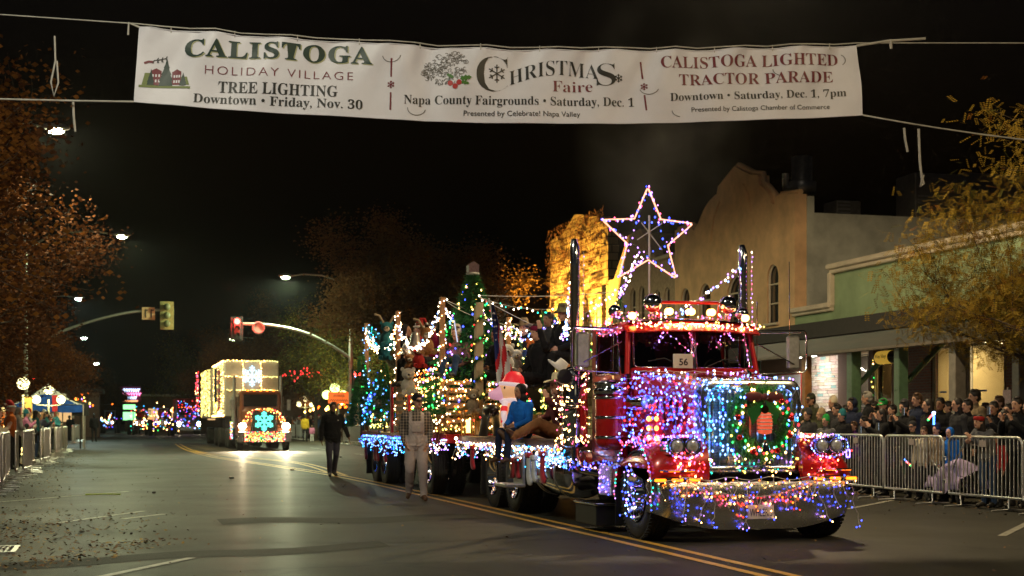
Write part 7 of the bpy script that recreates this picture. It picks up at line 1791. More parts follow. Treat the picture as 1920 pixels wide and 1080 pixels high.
def signal_head(t, c, lit=None, rz=0, back=False, h=1.15, w=.42, plate=True):
    c = Vector(c); f = 1 if back else -1
    if plate: part('backplate', MB().bbox(c, (w * 1.45, .03, h * 1.12), .01), mat('signal_yellow_back', (.22, .2, .06), .6, var=.3) if back else blackp, t)
    hs = part('housing', MB().bbox(c + Vector((0, f * .13, 0)), (w * .85, .24, h), .03), blackp if not back else mat('signal_green_case', (.1, .13, .05), .6), t)
    for k, nm in enumerate(('red', 'amber', 'green')):
        z = h * (.33 - .33 * k); on = lit == nm
        part('lens', MB().sph(c + Vector((0, f * .25, z)), (.18, .05, .18) if on else (.13, .03, .13), 12, 8), emis('signal_red', (1, .02, .015), 60) if on else mat('dark_lens', (.03, .03, .02), .3), hs)
        part('hood', MB().grid(lambda u, v: tuple(c + Vector((.16 * math.cos(PI * u * 1.2 - .3), f * (.25 + .2 * v), z + .16 * math.sin(PI * u * 1.2 - .3)))), 12, 2), blackp if not back else MATS['signal_green_case'], hs)
ts = wthing('traffic_signal', 'traffic signal mast with long arm curving left to a glowing red light', 'traffic signal', (13.42, 84.5, .1))
part('pole', MB().tube([(13.42, 84.3, .1), (13.42, 84.3, 6.2)], [.14, .12], 12), polem, ts)
armp = [Vector((13.42, 84.3, 5.1)), Vector((12.2, 84.5, 5.9)), Vector((10.8, 84.9, 6.6)), Vector((9.2, 85.4, 7.0)), Vector((8.0, 85.8, 7.12)), Vector((6.9, 86.1, 7.15))]
part('arm', MB().tube(bez(armp, 5), .085, 8), polem, ts)
signal_head(ts, (6.85, 85.9, 6.85), 'red', h=1.25, w=.5); point_lamp((6.85, 85.2, 7.25), 500, (1, .03, .02), ts, .1)
part('no_turn_sign', MB().cyl((8.1, 85.6, 6.9), (8.1, 85.64, 6.9), .38, None, 24), mat('sign_dull_white', (.3, .25, .22), .6), ts); part('sign_ring', MB().tube([(8.1 + .32 * math.cos(a), 85.58, 6.9 + .32 * math.sin(a)) for a in [2 * PI * k / 20 for k in range(20)]] , .03, 5, closed=True), redf, ts)
ts2 = wthing('traffic_signal', 'second red signal low on the pole beside the float\'s rear', 'traffic signal', (13.9, 84.4, .1)); part('pole', MB().tube([(13.95, 84.4, .1), (13.95, 84.4, 3.2)], .07, 8), polem, ts2); signal_head(ts2, (13.75, 84.2, 3.75), 'red', h=1.2, w=.55); point_lamp((13.75, 83.6, 4.1), 70, (1, .03, .02), ts2, .1)
ts3 = wthing('traffic_signal', 'signal mast reaching from the left maples with its back to the camera', 'traffic signal', (-5.2, 87.5, .1))
part('pole', MB().tube([(-5.2, 87.5, .1), (-5.2, 87.5, 6)], .13, 10), polem, ts3)
part('arm', MB().tube(bez([(-5.2, 87.5, 5.4), (-3.6, 87.5, 6.4), (-1.6, 87.5, 7.2), (.4, 87.5, 7.75), (2, 87.5, 7.95), (3.1, 87.5, 8.0)], 5), .08, 8), polem, ts3)
signal_head(ts3, (2.85, 87.35, 7.65), None, back=True, h=1.5, w=.55)
for z in (.5, 0, -.5): part('case_bulge', MB().sph((2.85, 87.2, 7.65 + z), (.2, .12, .22), 12, 8), MATS['signal_green_case'], ts3)
part('sign_plate', MB().bbox((1.78, 87.4, 7.75), (.75, .03, .75), .01), mat('sign_orange_white', (.45, .33, .16), .6, var=.1), ts3)
for x, w_ in ((1.62, .08), (1.95, .08)): part('arrow_mark', MB().bbox((x, 87.375, 7.75), (.07, .01, .5), .002).bbox((x + .06, 87.375, 7.95), (.16, .01, .07), .002), blackp, ts3)
ts4 = wthing('traffic_signal', 'red signal above the globe lamps on the left corner', 'traffic signal', (-4.9, 89.4, .1)); part('pole', MB().tube([(-5.0, 89.4, .1), (-5.0, 89.4, 4)], .07, 8), polem, ts4); signal_head(ts4, (-4.85, 89.2, 3.5), 'red', h=1.2, w=.55); point_lamp((-4.85, 88.6, 3.8), 60, (1, .03, .02), ts4, .1)
ts5 = wthing('traffic_signal', 'lower red signal over the left crowd', 'traffic signal', (-5.3, 92.6, .1)); part('pole', MB().tube([(-5.35, 92.6, .1), (-5.35, 92.6, 2.6)], .06, 8), polem, ts5); signal_head(ts5, (-5.3, 92.4, 2.3), 'red', h=.9, w=.5); point_lamp((-5.3, 91.9, 2.6), 60, (1, .03, .02), ts5, .1)
GLB = emis('globe_glow', (1, .88, .42), 4.5); GLG = emis('globe_glow_green', (.85, 1, .3), 4.0)
def globe_lamp(x, y, z, label, mt, n=3, r=.24, watts=120, col=(1, .8, .35)):
    t = wthing('globe_lamp', label, 'street lamp', (x, y, .1)); part('pole', MB().tube([(x, y, .1), (x, y, z)], [.08, .05], 8), polem, t)
    part('globe', MB().sph((x, y, z + .45), r * 1.1, 16, 10), mt, t)
    if n == 3:
        for s in (-1, 1): part('globe', MB().sph((x + s * .55, y, z), r, 16, 10), mt, t); part('bracket', MB().tube([(x, y, z - .3), (x + s * .55, y, z - .25)], .03, 6), polem, t)
    if watts: point_lamp((x, y - .5, z + .1), watts, col, t, .25)
globe_lamp(-3.5, 58, 2.35, 'warm globe lamp at the left edge over the crowd', GLB, 1, .22, 200)
globe_lamp(-3.1, 70, 2.35, 'three-globe lamp beside the tent, half covered', GLB, 3, .2, 200)
globe_lamp(14.0, 94.7, 3.1, 'greenish three-globe lamp above the orange sign', GLG, 3, .3, 300, (.9, 1, .4))
globe_lamp(15.5, 122, 2.8, 'small amber three-globe lamp past the crossing', GLB, 3, .22, 160)
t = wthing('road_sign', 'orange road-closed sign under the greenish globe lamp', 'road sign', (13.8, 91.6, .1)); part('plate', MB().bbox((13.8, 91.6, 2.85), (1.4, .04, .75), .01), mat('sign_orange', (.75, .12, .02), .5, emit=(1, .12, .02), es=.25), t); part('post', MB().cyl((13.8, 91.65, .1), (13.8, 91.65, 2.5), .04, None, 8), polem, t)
for z_, w_ in ((3.0, .34), (2.7, .56)): part('blurred_text_line', MB().tube([(13.8 - w_ + 2 * w_ * k / 16, 91.57, z_ + (.07 if k % 2 else -.07)) for k in range(17)], .022, 4), blackp, t)
for x, y, z, lb in ((-2.6, 73.5, 2.4, 'white sign with red ring beside the tent'),): t = wthing('parking_sign', lb, 'street sign', (x, y, 0)); part('plate', MB().bbox((x, y, z), (.35, .02, .6), .01), mat('sign_dull_white', (.3, .25, .22), .6), t); part('post', MB().cyl((x, y + .03, 0), (x, y + .03, z), .03, None, 6), polem, t)
for x, y, z, lb in ((14.9, 98, 1.6, 'amber lamp glow beside the red signal'), ): solo('amber_lamp_ball', MB().sph((x, y, z), .16, 10, 8), AMBER, lb, 'lamp')
p_ = [(20.2, 100, 2.2, .5), (21.5, 108, 2.2, .4), (16.6, 118, 2.4, .3), (18.2, 112, 2.0, .35)]
# tent
tn = wthing('canopy_tent', 'white-topped blue canopy tent over the left crowd', 'tent', (-2.9, 74, 0))
cx_, cy_ = -3.3, 74.0
m_ = MB(); r_ = 1.7
cor = [(cx_ - r_, cy_ - r_), (cx_ + r_, cy_ - r_), (cx_ + r_, cy_ + r_), (cx_ - r_, cy_ + r_)]
def tentp(u, v, i):
    a = cor[i]; b = cor[(i + 1) % 4]; ex = a[0] + (b[0] - a[0]) * u; ey = a[1] + (b[1] - a[1]) * u
    return (ex + (cx_ - ex) * v, ey + (cy_ - ey) * v, 2.15 + 1.05 * v ** 1.5 + .0)
for i in range(4): m_.grid(lambda u, v, i=i: tentp(u, v, i), 8, 8)
part('roof', m_, c_white, tn); m_ = MB()
for i in range(4):
    a = cor[i]; b = cor[(i + 1) % 4]; m_.grid(lambda u, v: (a[0] + (b[0] - a[0]) * u, a[1] + (b[1] - a[1]) * u, 2.15 - .35 * v + .05 * math.sin(u * 6)), 10, 2)
part('valance', m_, cloth('tent_blue', (.01, .06, .3)), tn)
part('blue_front', MB().grid(lambda u, v: (cor[0][0] + .3 + 2.8 * u, cy_ - r_ - .01, 2.16 + .52 * v * (1 - abs(2 * u - 1)) ** .8), 14, 4), MATS['tent_blue'], tn)
for i in range(4): part('leg', MB().cyl((*cor[i], 0), (*cor[i], 2.15), .03, None, 8), steel, tn)
solo('red_pennant', MB().bbox((-2.9, 71.8, 2.2), (.25, .02, .8), .01).cyl((-2.9, 71.8, 0), (-2.9, 71.8, 2.6), .02, None, 6), redf, 'red pennant flag standing before the tent', 'flag')
solo('loudspeaker', MB().bbox((-1.75, 73, 1.95), (.8, .5, .7), .03).cyl((-1.75, 73, 0), (-1.75, 73, 1.6), .04, None, 8), blackp, 'black loudspeaker on a stand right of the tent', 'loudspeaker')
# glowing yellow tree / lit decorations in the left crowd, dark kiosk
q = random.Random(99)
xmas('yellow-lit bush glowing in the left crowd', (-3.5, 50, .0), 1.5, .5, [GOLD, WARM, YELG], 1200, 110, br=.03)
solo('dark_kiosk', MB().bbox((-4.3, 52, 1.55), (.55, .5, 2.9), .03), s_brown, 'dark narrow kiosk post at the left edge', 'kiosk')
solo('yellow_post_panel', MB().bbox((-3.4, 59, 1.5), (.35, .1, 1.6), .02), mat('lit_yellow_panel', (.6, .4, .08), .6, emit=(1, .6, .1), es=.5), 'glowing yellow panel below the left globe lamp', 'panel')
# neon sign up the street
ns = wthing('neon_sign', 'distant pink and blue neon roadside sign above green lit panels', 'neon sign', (1.6, 186, 0))
part('pole', MB().cyl((1.6, 186.3, 0), (1.6, 186.3, 6), .15, None, 8), blackp, ns)
for z, h_, w_, nm, c_, e_ in ((5.25, .5, 2.0, 'cool', (.5, .7, 1), 5), (4.75, .42, 2.3, 'pink', (1, .2, .45), 6), (4.3, .36, 1.2, 'cool', (.5, .8, 1), 5)):
    part('neon_tubing', MB().tube([(1.7 - w_ / 2 + w_ * k / 22 + (.06 if k % 3 else -.04), 186, z + h_ * .5 * math.sin(k * 2.1)) for k in range(23)], .04, 4), emis('neon_' + nm, c_, e_), ns)
part('amber_band', MB().bbox((1.6, 186, 3.9), (1.8, .1, .2), .02), emis('neon_amber', (1, .35, .15), 2.5), ns)
for z in (3.15, 2.2, 1.7): part('green_panel', MB().bbox((1.45, 186, z), (1.5, .1, .6 if z > 2 else .4), .02), emis('panel_green', (.3, 1, .35), 2.2), ns)
part('backing', MB().bbox((1.6, 186.2, 4.8), (2.6, .1, 1.9), .05), mat('sign_magenta_back', (.2, .02, .08), .6), ns)
# far buildings and lights
def house(nm, lb, x, y, sx, sy, h, mt, wins=(), roof=None, glow=None):
    t = wthing(nm, lb, 'building', (x, y, 0)); part('wall', MB().box((x, y, h / 2), (sx, sy, h)), mt, t); part('roof', MB().bbox((x, y, h + .15), (sx + .8, sy + .8, .3), .08), roof or dark, t)
    for (wx, wz, ww, wh) in wins: f_ = part('window', MB().bbox((x + wx, y - sy / 2 - .02, wz), (ww, .06, wh), .01), emis('far_window_warm', (1, .6, .25), .9) if glow is None else glow, t)
    return t
house('roadside_motel', 'low pale-roofed building closing the street behind the tractors', 9, 196, 16, 8, 4.6, s_brown, [(-4.5, 2.2, 1.2, 1.6), (-1.5, 2.0, 1.2, 1.8), (3, 2.2, 1, 1.4)], s_grey)
house('far_shop', 'far left shop front with amber lights under the maples', -5.5, 130, 8, 10, 3.8, s_brown, [(1.2, 1.9, 1.2, 1.2), (-1.2, 1.9, 1.2, 1.2)])
house('corner_shop', 'pale gabled corner building behind the left globe lamps', -11.5, 66, 8, 16, 5.2, mat('pale_plaster', (.33, .25, .19), .9, var=.2), [(2.8, 1.6, 1.0, 1.4)])
house('left_shop', 'dark shop row behind the nearest left crowd', -13.5, 38, 8, 36, 5.5, s_brown, [])
house('crossing_shop', 'dim shop beyond the crossing with glowing windows', 22, 112, 12, 12, 5.5, s_brown, [(-4.2, 1.8, 1.6, 1.7), (-1.4, 1.8, 1.6, 1.7), (1.5, 1.8, 1.6, 1.7)])
house('teal_window_shop', 'small shop with teal lit windows right of the box truck', 13.2, 132, 7, 6, 4, s_brown, [(-1.6, 2.0, .9, 1.2), (-.3, 2.0, .6, 1.2)], None, emis('teal_window', (.4, 1, .9), 1.6))
house('hillside_hotel', 'dark tall building with red lit roof edge behind the far trees', 19, 150, 16, 14, 9, mat('maroon_wall', (.06, .015, .012), .9, var=.3), [])
q = random.Random(31)
for lb, c, n, sx, sz, pal, r_ in (('cluster of violet and amber shop lights under the left maples', (-2.9, 120, 2.9), 26, 1.6, .7, [VIO, WARM, GOLD, AMBER], .07), ('red string lights hanging in the dark trees right of the box truck', (12.2, 100, 4.6), 22, 1.1, .5, [REDB], .045), ('red string lights farther right in the trees', (14.6, 104, 4.9), 16, 1.2, .4, [REDB], .05), ('amber shop lights behind the crowd by the lamp', (15.8, 108, 2.2), 24, 1.8, .5, [AMBER, WARM, GOLD], .09), ('amber lights far up the right side', (6.9, 186, 2.6), 8, 1.0, .4, [AMBER, WARM], .12), ('warm shop bulbs at the end of the left crowd', (-1.2, 140, 1.6), 14, .8, .4, [WARM, COOL, GREENB], .07), ('amber eave lights behind the orange sign', (15.2, 97, 2.4), 18, 1.0, .35, [AMBER, WARM], .08)):
    net(lb, [(c[0] + q.gauss(0, sx * .5), c[1] + q.uniform(-1, 1), c[2] + q.gauss(0, sz * .5)) for _ in range(n)], pal, r_, .9, seed=int(c[1]))

# ================================================================ TREES
bark = mat('bark', (.07, .05, .035), .9, var=.35, nscale=12, bump=.8, bscale=18)
def leafmat(name, c, c2, rough=.6):
    m = mat(name, c, .8, var=.4, nscale=1.6, col2=c2, spec=.12); n = m.node_tree.nodes; l = m.node_tree.links; p = n['Principled BSDF']
    t = n.new('ShaderNodeBsdfTranslucent'); x = n.new('ShaderNodeMixShader'); x.inputs[0].default_value = .35
    src = p.inputs['Base Color'].links[0].from_socket; l.new(src, t.inputs['Color']); l.new(p.outputs[0], x.inputs[1]); l.new(t.outputs[0], x.inputs[2]); l.new(x.outputs[0], n['Material Output'].inputs['Surface'])
    return m
lm_or = leafmat('orange_maple_leaves', (.055, .016, .004), (.12, .038, .007)); lm_rd = leafmat('red_brown_maple_leaves', (.045, .012, .004), (.09, .028, .006)); lm_ye = leafmat('yellow_green_leaves', (.30, .20, .03), (.40, .27, .04)); lm_gr = leafmat('green_yellow_leaves', (.08, .09, .015), (.16, .15, .03)); lm_am = leafmat('amber_leaves', (.15, .055, .01), (.22, .09, .014))
def tree_mesh(h, spread, leaf, nleaf, mats_, seed, trunk_r=.2, first=.28, clump=.55, pinn=False, up=.55, depth=4):
    q = random.Random(seed); wood_ = MB(); tips = []
    def branch(p, d, ln, r, dep):
        n = 4; pts = [p]; rr_ = [r]; cur = Vector(p); dd = Vector(d)
        for i in range(n):
            dd = (dd + Vector((q.gauss(0, .14), q.gauss(0, .14), q.gauss(.03, .08)))).normalized(); cur = cur + dd * ln / n; pts.append(cur.copy()); rr_.append(r * (1 - .55 * (i + 1) / n))
        wood_.tube(pts, rr_, max(4, 9 - dep * 2), caps=False)
        if dep <= 1: tips.extend([(pts[i], dep) for i in range(2, 5)])
        if dep == 0: return
        for k in range(q.choice((3, 4)) if dep > 1 else q.choice((3, 4, 4))):
            i = q.randint(1, n); a = q.uniform(0, 6.28); x_, y_, _ = frame_of(dd); sp = q.uniform(.5, 1.0)
            nd = (dd + (x_ * math.cos(a) + y_ * math.sin(a)) * sp + Vector((0, 0, .12))).normalized()
            branch(pts[i], nd, ln * q.uniform(.55, .8), rr_[i] * .68, dep - 1)
    trunk = [Vector((0, 0, 0)), Vector((q.gauss(0, .06), q.gauss(0, .06), h * first * .5)), Vector((q.gauss(0, .1), q.gauss(0, .1), h * first))]
    wood_.tube(trunk, [trunk_r * 1.25, trunk_r, trunk_r * .85], 12)
    for k in range(6):
        a = 6.28 * k / 6 + q.uniform(-.3, .3); t = q.uniform(.35, .95) * spread
        branch(trunk[-1] - Vector((0, 0, q.uniform(0, h * .06))), Vector((math.cos(a) * t, math.sin(a) * t, up * q.uniform(.8, 1.6))).normalized(), h * .36 * q.uniform(.8, 1.1), trunk_r * .55, depth - 1)
    branch(trunk[-1], Vector((0, 0, 1)), h * .4, trunk_r * .7, depth - 1)
    lv = MB(); nt = len(tips)
    for k in range(nleaf):
        p, dp = tips[q.randrange(nt)]
        c = p + Vector((q.gauss(0, clump), q.gauss(0, clump), q.gauss(-.1 * clump, clump * .7)))
        mi = 0 if q.random() < .6 else q.randrange(len(mats_)); s_ = leaf * q.uniform(.6, 1.25)
        if pinn:
            d = Vector((q.gauss(0, 1), q.gauss(0, 1), q.gauss(-.7, .6))).normalized(); x_, y_, _ = frame_of(d)
            for j in range(5):
                b = c + d * s_ * .9 * j
                for s in (-1, 1):
                    e = b + (x_ * s + d * .35).normalized() * s_ * 1.1; w_ = d * s_ * .28
                    lv.add([b, b.lerp(e, .5) - w_, e, b.lerp(e, .5) + w_], [(0, 1, 2, 3)], mi)
        else:
            a = Vector((q.gauss(0, 1), q.gauss(0, 1), q.gauss(0, 1))).normalized(); x_, y_, _ = frame_of(a)
            lv.add([c - x_ * s_, c - y_ * s_ * .7, c + x_ * s_, c + y_ * s_ * .7], [(0, 1, 2, 3)], mi)
    return wood_.mesh('trunk', [bark]), lv.mesh('crown', mats_)
def tree(meshes, loc, label, rz=0, sc_=1.0, nm='maple_tree', group=None):
    t = thing(nm, label, 'tree', loc, rz, group); t.scale = (sc_,) * 3
    for k, n_ in ((0, 'trunk'), (1, 'crown')):
        o = bpy.data.objects.new(n_, meshes[k]); C.objects.link(o); o.parent = t
        if k: o['kind'] = 'stuff'
    return t
mA = tree_mesh(11, 1.0, .06, 130000, [lm_or, lm_rd, lm_rd, lm_am], 3, .22, .26, .45)
mB = tree_mesh(10, .9, .06, 110000, [lm_rd, lm_or, lm_rd], 8, .2, .28, .42)
mC = tree_mesh(9, .9, .065, 20000, [lm_gr, lm_ye, lm_or], 12, .16, .3, .5)
tree(mA, (-5.9, 31.5, 0), 'orange maple filling the left edge above the nearest barriers', .4, 1.0)
tree(mB, (-6.6, 42, 0), 'red-brown maple round the glaring white street lamp', 1.9, 1.0)
tree(mA, (-8.2, 54, 0), 'orange maple behind the long-armed street lamp', 2.8, .85)
tree(mB, (-8.4, 67, 0), 'red-brown maple over the left globe lamps', 4.0, .85)
tree(mA, (-7.0, 80, 0), 'orange maple behind the canopy tent', 5.2, .85)
tree(mB, (-6.8, 108, 0), 'distant brown maple left of the neon sign', .9, .8)
tree(mA, (-1.5, 178, 0), 'small orange maple right behind the neon sign', .9, .62)
lm_b1 = leafmat('dim_brown_maple_leaves', (.16, .085, .035), (.24, .13, .05)); lm_b2 = leafmat('rusty_maple_leaves', (.10, .042, .014), (.16, .07, .018))
mF = (mB[0], mB[1].copy())
for k, m_ in enumerate((lm_b1, lm_b2, lm_b1)): mF[1].materials[k] = m_
tree(mF, (15.0, 73, 0), 'large dim brown maple behind the christmas tree and float', .3, 1.2)
tree(mC, (17.2, 88, 0), 'green-tinged tree low at the left of the big brown maple', 1.0, .85)
tree(mC, (14.2, 106, 0), 'green and orange tree above the crowd past the crossing', 2.2, 1.0)
tree(mA, (12.8, 122, 0), 'orange maple right of the box truck roof', 3.0, .85)
tree(mA, (10.0, 112, 0), 'amber-lit maple top behind the red signal', 1.2, .92)
tree(mC, (8.6, 168, 0), 'yellow-green tree left of the distant truck', 4.1, 1.15)
tree(mC, (15.2, 96, 0), 'thin green tree by the greenish globe lamp', 5.0, .95)
mE = tree_mesh(9.5, 1.0, .06, 17000, [lm_am, lm_or, lm_am], 21, .17, .3, .4)
tree(mE, (-5.6, 25.5, 0), 'sparse maple with bare twigs reaching in at the upper left', .8, 1.0)
mD = tree_mesh(8.0, 1.1, .044, 32000, [lm_ye, lm_ye, lm_gr, lm_am], 33, .15, .26, .27, True, .5)
tree(mD, (16.95, 21.6, .1), 'yellow-leaved street tree reaching in at the right edge', 2.2, .95, 'ash_tree')

# ================================================================ BANNER
bn = wthing('street_banner', 'long white vinyl banner hung over the street with christmas event lettering', 'banner', (5.3, 20, 5.7))
TLp, TRp, BLp, BRp = Vector((.30, 20.67, 6.86)), Vector((10.76, 19.33, 7.0)), Vector((.23, 20.69, 5.81)), Vector((10.84, 19.31, 5.95))
def bpt(u, w, o=0.0):
    t = TLp.lerp(TRp, u); b = BLp.lerp(BRp, u); s_ = 4 * u * (1 - u)
    p = t.lerp(b, w) - Vector((0, 0, .155 * s_ + .03 * s_ * w))
    # hanging points pull the top edge up in scallops and folds fan down from them
    ph = u * 11 * PI
    p.z -= .02 * (1 - abs(math.cos(ph))) * (1 - w) ** 2
    f = .026 * math.sin(u * 61 + 3.2 * w + 2 * math.sin(u * 9)) * (.35 + .65 * (1 - w)) + .014 * math.sin(u * 23 - w * 5) + .035 * math.sin(u * 7.1 + 1) + .02 * math.exp(-((u - .36) / .03) ** 2) * 2 * math.sin(w * 3) - .05 * math.exp(-((u - .385) / .02) ** 2) * (1 - w * .4)
    f += .012 * math.sin(u * 140 + w * 8) * (1 - w) ** 2
    return p + Vector((-.127, -.992, 0)) * (f * 1.5 + o)
vin = mat('banner_vinyl', (.66, .65, .72), .5, var=.04, nscale=3, bump=.2, bscale=5)
part('sheet', MB().grid(lambda u, v: bpt(u, v), 300, 24), vin, bn)
part('hem', MB().tube([bpt(k / 60, 0, .004) for k in range(61)], .008, 4).tube([bpt(k / 60, 1, .004) for k in range(61)], .008, 4), vin, bn)
def topy(x): u = (x - 260) / 1348; u = u * 20 / (21.5 - u * 1.5); return 52 + 35 * u + 38 * 4 * u * (1 - u) * .72
def B(x, y, o=.009):          # a point of the banner from its place in the printed layout
    t = (x - 258) / 1350; u = t * 20 / (21.5 - t * 1.5)      # foreshortening: the right end is farther
    w = (y - topy(x)) / 137
    return bpt(u, w, o)
ink = mat('banner_black', (.012, .012, .012), .5); inkg = mat('banner_dark_green', (.008, .03, .022), .5); inkm = mat('banner_maroon', (.15, .012, .025), .5); inkgold = mat('banner_olive', (.36, .36, .2), .5); inkgrey = mat('banner_grey', (.12, .11, .1), .6)
def subdiv(vv, fs, maxlen):
    bm = bmesh.new(); bv = [bm.verts.new(v) for v in vv]
    for f in fs:
        try: bm.faces.new([bv[i] for i in f])
        except ValueError: pass
    bmesh.ops.triangulate(bm, faces=bm.faces[:])
    for _ in range(4):
        es = [e for e in bm.edges if e.calc_length() > maxlen]
        if not es: break
        bmesh.ops.subdivide_edges(bm, edges=es, cuts=1)
        bmesh.ops.triangulate(bm, faces=bm.faces[:])
    bm.verts.index_update(); r = [tuple(v.co) for v in bm.verts], [tuple(v.index for v in f.verts) for f in bm.faces]; bm.free(); return r
def btext(s, x0, x1, yc0, yc1, cap, mt, serif=False, o=.009, off=0.0, sp=1.0, fn=None, name='lettering', sh=0):
    vv, fs = text_data(s, 1, serif, offset=off, spacing=sp, res=3)
    xs = [p[0] for p in vv]; mn, mx = min(xs), max(xs)
    caph = text_cap[serif]
    out = [(x0 + (p[0] - mn) / (mx - mn) * (x1 - x0), p[1] / caph * cap, 0) for p in vv]
    out, fs = subdiv(out, fs, 14)
    pts = []
    for p in out:
        t = (p[0] - x0) / (x1 - x0); base = (yc0 + (yc1 - yc0) * t) + cap / 2 + (fn(t) if fn else 0)
        pts.append(B(p[0] + sh, base - p[1] + sh * .7, o))
    return part(name, MB().add(pts, fs), mt, bn)
text_cap = {}
for sf in (True, False):
    vv, fs = text_data('H', 1, sf); ys = [p[1] for p in vv]; text_cap[sf] = max(ys) - min(ys)
btext('CALISTOGA', 346, 697, 92, 110, 30, inkgold, True, .006, .012, 1.1, lambda t: -1.5 * math.sin(PI * t), sh=2.2)
btext('CALISTOGA', 346, 697, 92, 110, 30, inkg, True, .010, .012, 1.1, lambda t: -1.5 * math.sin(PI * t))
btext('HOLIDAY VILLAGE', 386, 662, 132, 147, 15, inkm, False, .009, -.012, 1.25)
btext('TREE LIGHTING', 412, 634, 163, 175, 20, ink, True)
btext('Downtown \u2022 Friday, Nov. 30', 367, 681, 183, 200, 16, ink, True)
btext('Napa County Fairgrounds \u2022 Saturday, Dec. 1', 758, 1188, 189, 197, 16, ink, True, .009, -.004)
btext('Presented by Celebrate! Napa Valley', 870, 1087, 215, 219, 9.5, ink)
btext('CALISTOGA LIGHTED', 1239, 1570, 123, 115, 22, inkm, True, .009, -.006)
btext('TRACTOR PARADE', 1272, 1558, 156, 149, 21, inkm, True, .009, -.006)
btext('Downtown \u2022 Saturday, Dec. 1, 7pm', 1254, 1580, 189, 180, 14.5, ink, True, .009, -.004)
btext('Presented by Calistoga Chamber of Commerce', 1293, 1549, 213, 207, 9, ink)
btext('C', 893, 953, 143, 143, 66, ink, True, .009, -.02); btext('HRISTMA', 956, 1122, 146, 137, 27, ink, True, .009, -.012, 1.0, lambda t: -13 * math.sin(PI * t) + 4)
btext('S', 1119, 1154, 146, 146, 40, ink, True, .009, -.012); btext('Faire', 1036, 1111, 166, 167, 20, inkm, True, .009, -.01)
def bline(pts, wpx, mt, nm, o=.009):
    m_ = MB(); P = [Vector((x, y, 0)) for x, y in pts]; vv = []
    P2 = []
    for a, b in zip(P, P[1:]):
        n = max(1, int((b - a).length / 6)); P2 += [a.lerp(b, i / n) for i in range(n)]
    P2.append(P[-1])
    for i, p in enumerate(P2):
        d = (P2[min(i + 1, len(P2) - 1)] - P2[max(i - 1, 0)]).normalized(); nn = Vector((-d.y, d.x, 0)) * wpx / 2
        vv += [B(p.x + nn.x, p.y + nn.y, o), B(p.x - nn.x, p.y - nn.y, o)]
    return m_.add(vv, [(2 * i, 2 * i + 1, 2 * i + 3, 2 * i + 2) for i in range(len(P2) - 1)])
for x0, y0, x1, y1 in ((733, 114, 733, 148), (733, 176, 733, 208), (1202, 120, 1205, 153), (1207, 184, 1210, 213)): part('divider_line', bline([(x0, y0), (x1, y1)], 3, inkm, ''), inkm, bn)
def bflake(x, y, r, mt, w=1.6):
    m_ = MB()
    for k in range(6):
        a = PI / 3 * k + PI / 6; dx, dy = math.cos(a), math.sin(a)
        for q_ in ([(x, y), (x + dx * r, y + dy * r)], [(x + dx * r * .6, y + dy * r * .6), (x + dx * r * .6 + r * .3 * math.cos(a + 1), y + dy * r * .6 + r * .3 * math.sin(a + 1))], [(x + dx * r * .6, y + dy * r * .6), (x + dx * r * .6 + r * .3 * math.cos(a - 1), y + dy * r * .6 + r * .3 * math.sin(a - 1))]):
            t = bline(q_, w, mt, ''); m_.add(t.v, t.f)
    part('snowflake_print', m_, mt, bn)
bflake(733, 162, 7, inkm); bflake(1207, 168, 7, inkm); bflake(932, 142, 17, ink, 2); bflake(1159, 153, 8, ink)
def bpoly(poly, mt, nm, o=.009):
    vv, fs = subdiv([(x, y, 0) for x, y in poly], [tuple(range(len(poly)))], 12); part(nm, MB().add([B(p[0], p[1], o) for p in vv], fs), mt, bn)
def fir(x, y, w, h, mt, o):
    pts = [(x, y - h)]
    for k in range(5): f = (k + 1) / 5; pts += [(x + w / 2 * f, y - h + h * f), (x + w / 2 * f * .6, y - h + h * f)]
    pts += [(x - w / 2 * .6, y)]
    for k in range(4, -1, -1): f = (k + 1) / 5; pts += [(x - w / 2 * f * .6 if k < 4 else x - w / 2 * .6, y - h + h * f), (x - w / 2 * f, y - h + h * f)] if k < 4 else [(x - w / 2, y)]
    bpoly([(x, y - h), (x + w / 2, y), (x - w / 2, y)], mt, 'printed_fir', o)
    for f in (.35, .6, .82): bpoly([(x, y - h * (1.05 - f * .4)), (x + w * .5 * f * 1.25, y - h * (1 - f)), (x - w * .5 * f * 1.25, y - h * (1 - f))], mt, 'printed_fir', o + .0005 * f)
bpoly([(265, 158), (360, 162), (360, 166), (265, 162)], mat('banner_lawn', (.16, .2, .06), .6), 'printed_lawn', .008)
for x, w, h in ((282, 24, 22), (345, 26, 14), (300, 10, 16)): bpoly([(x - w / 2, 158), (x + w / 2, 159), (x + w / 2 * .6, 158 - h), (x - w / 2 * .6, 158 - h)], MATS['banner_lawn'], 'printed_bush', .0085)
for x0, x1, yt in ((285, 305, 132), (325, 342, 134)):
    bpoly([(x0, 158), (x1, 159), (x1, yt), ((x0 + x1) / 2, yt - 5), (x0, yt)], inkm, 'printed_house', .009)
    for k in range(3):
        for j in range(2): xx = x0 + 3 + k * (x1 - x0 - 6) / 2.4; yy = yt + 6 + j * 10; bpoly([(xx, yy), (xx + 3, yy), (xx + 3, yy + 5), (xx, yy + 5)], vin, 'printed_window', .0105)
fir(314, 160, 26, 52, inkg, .011); fir(286, 158, 13, 30, inkg, .0112); fir(346, 160, 13, 24, inkg, .0112)
bline_ = bline([(272, 118), (281, 115), (290, 116)], 4, inkm, ''); part('printed_sleigh', bline_, inkm, bn)
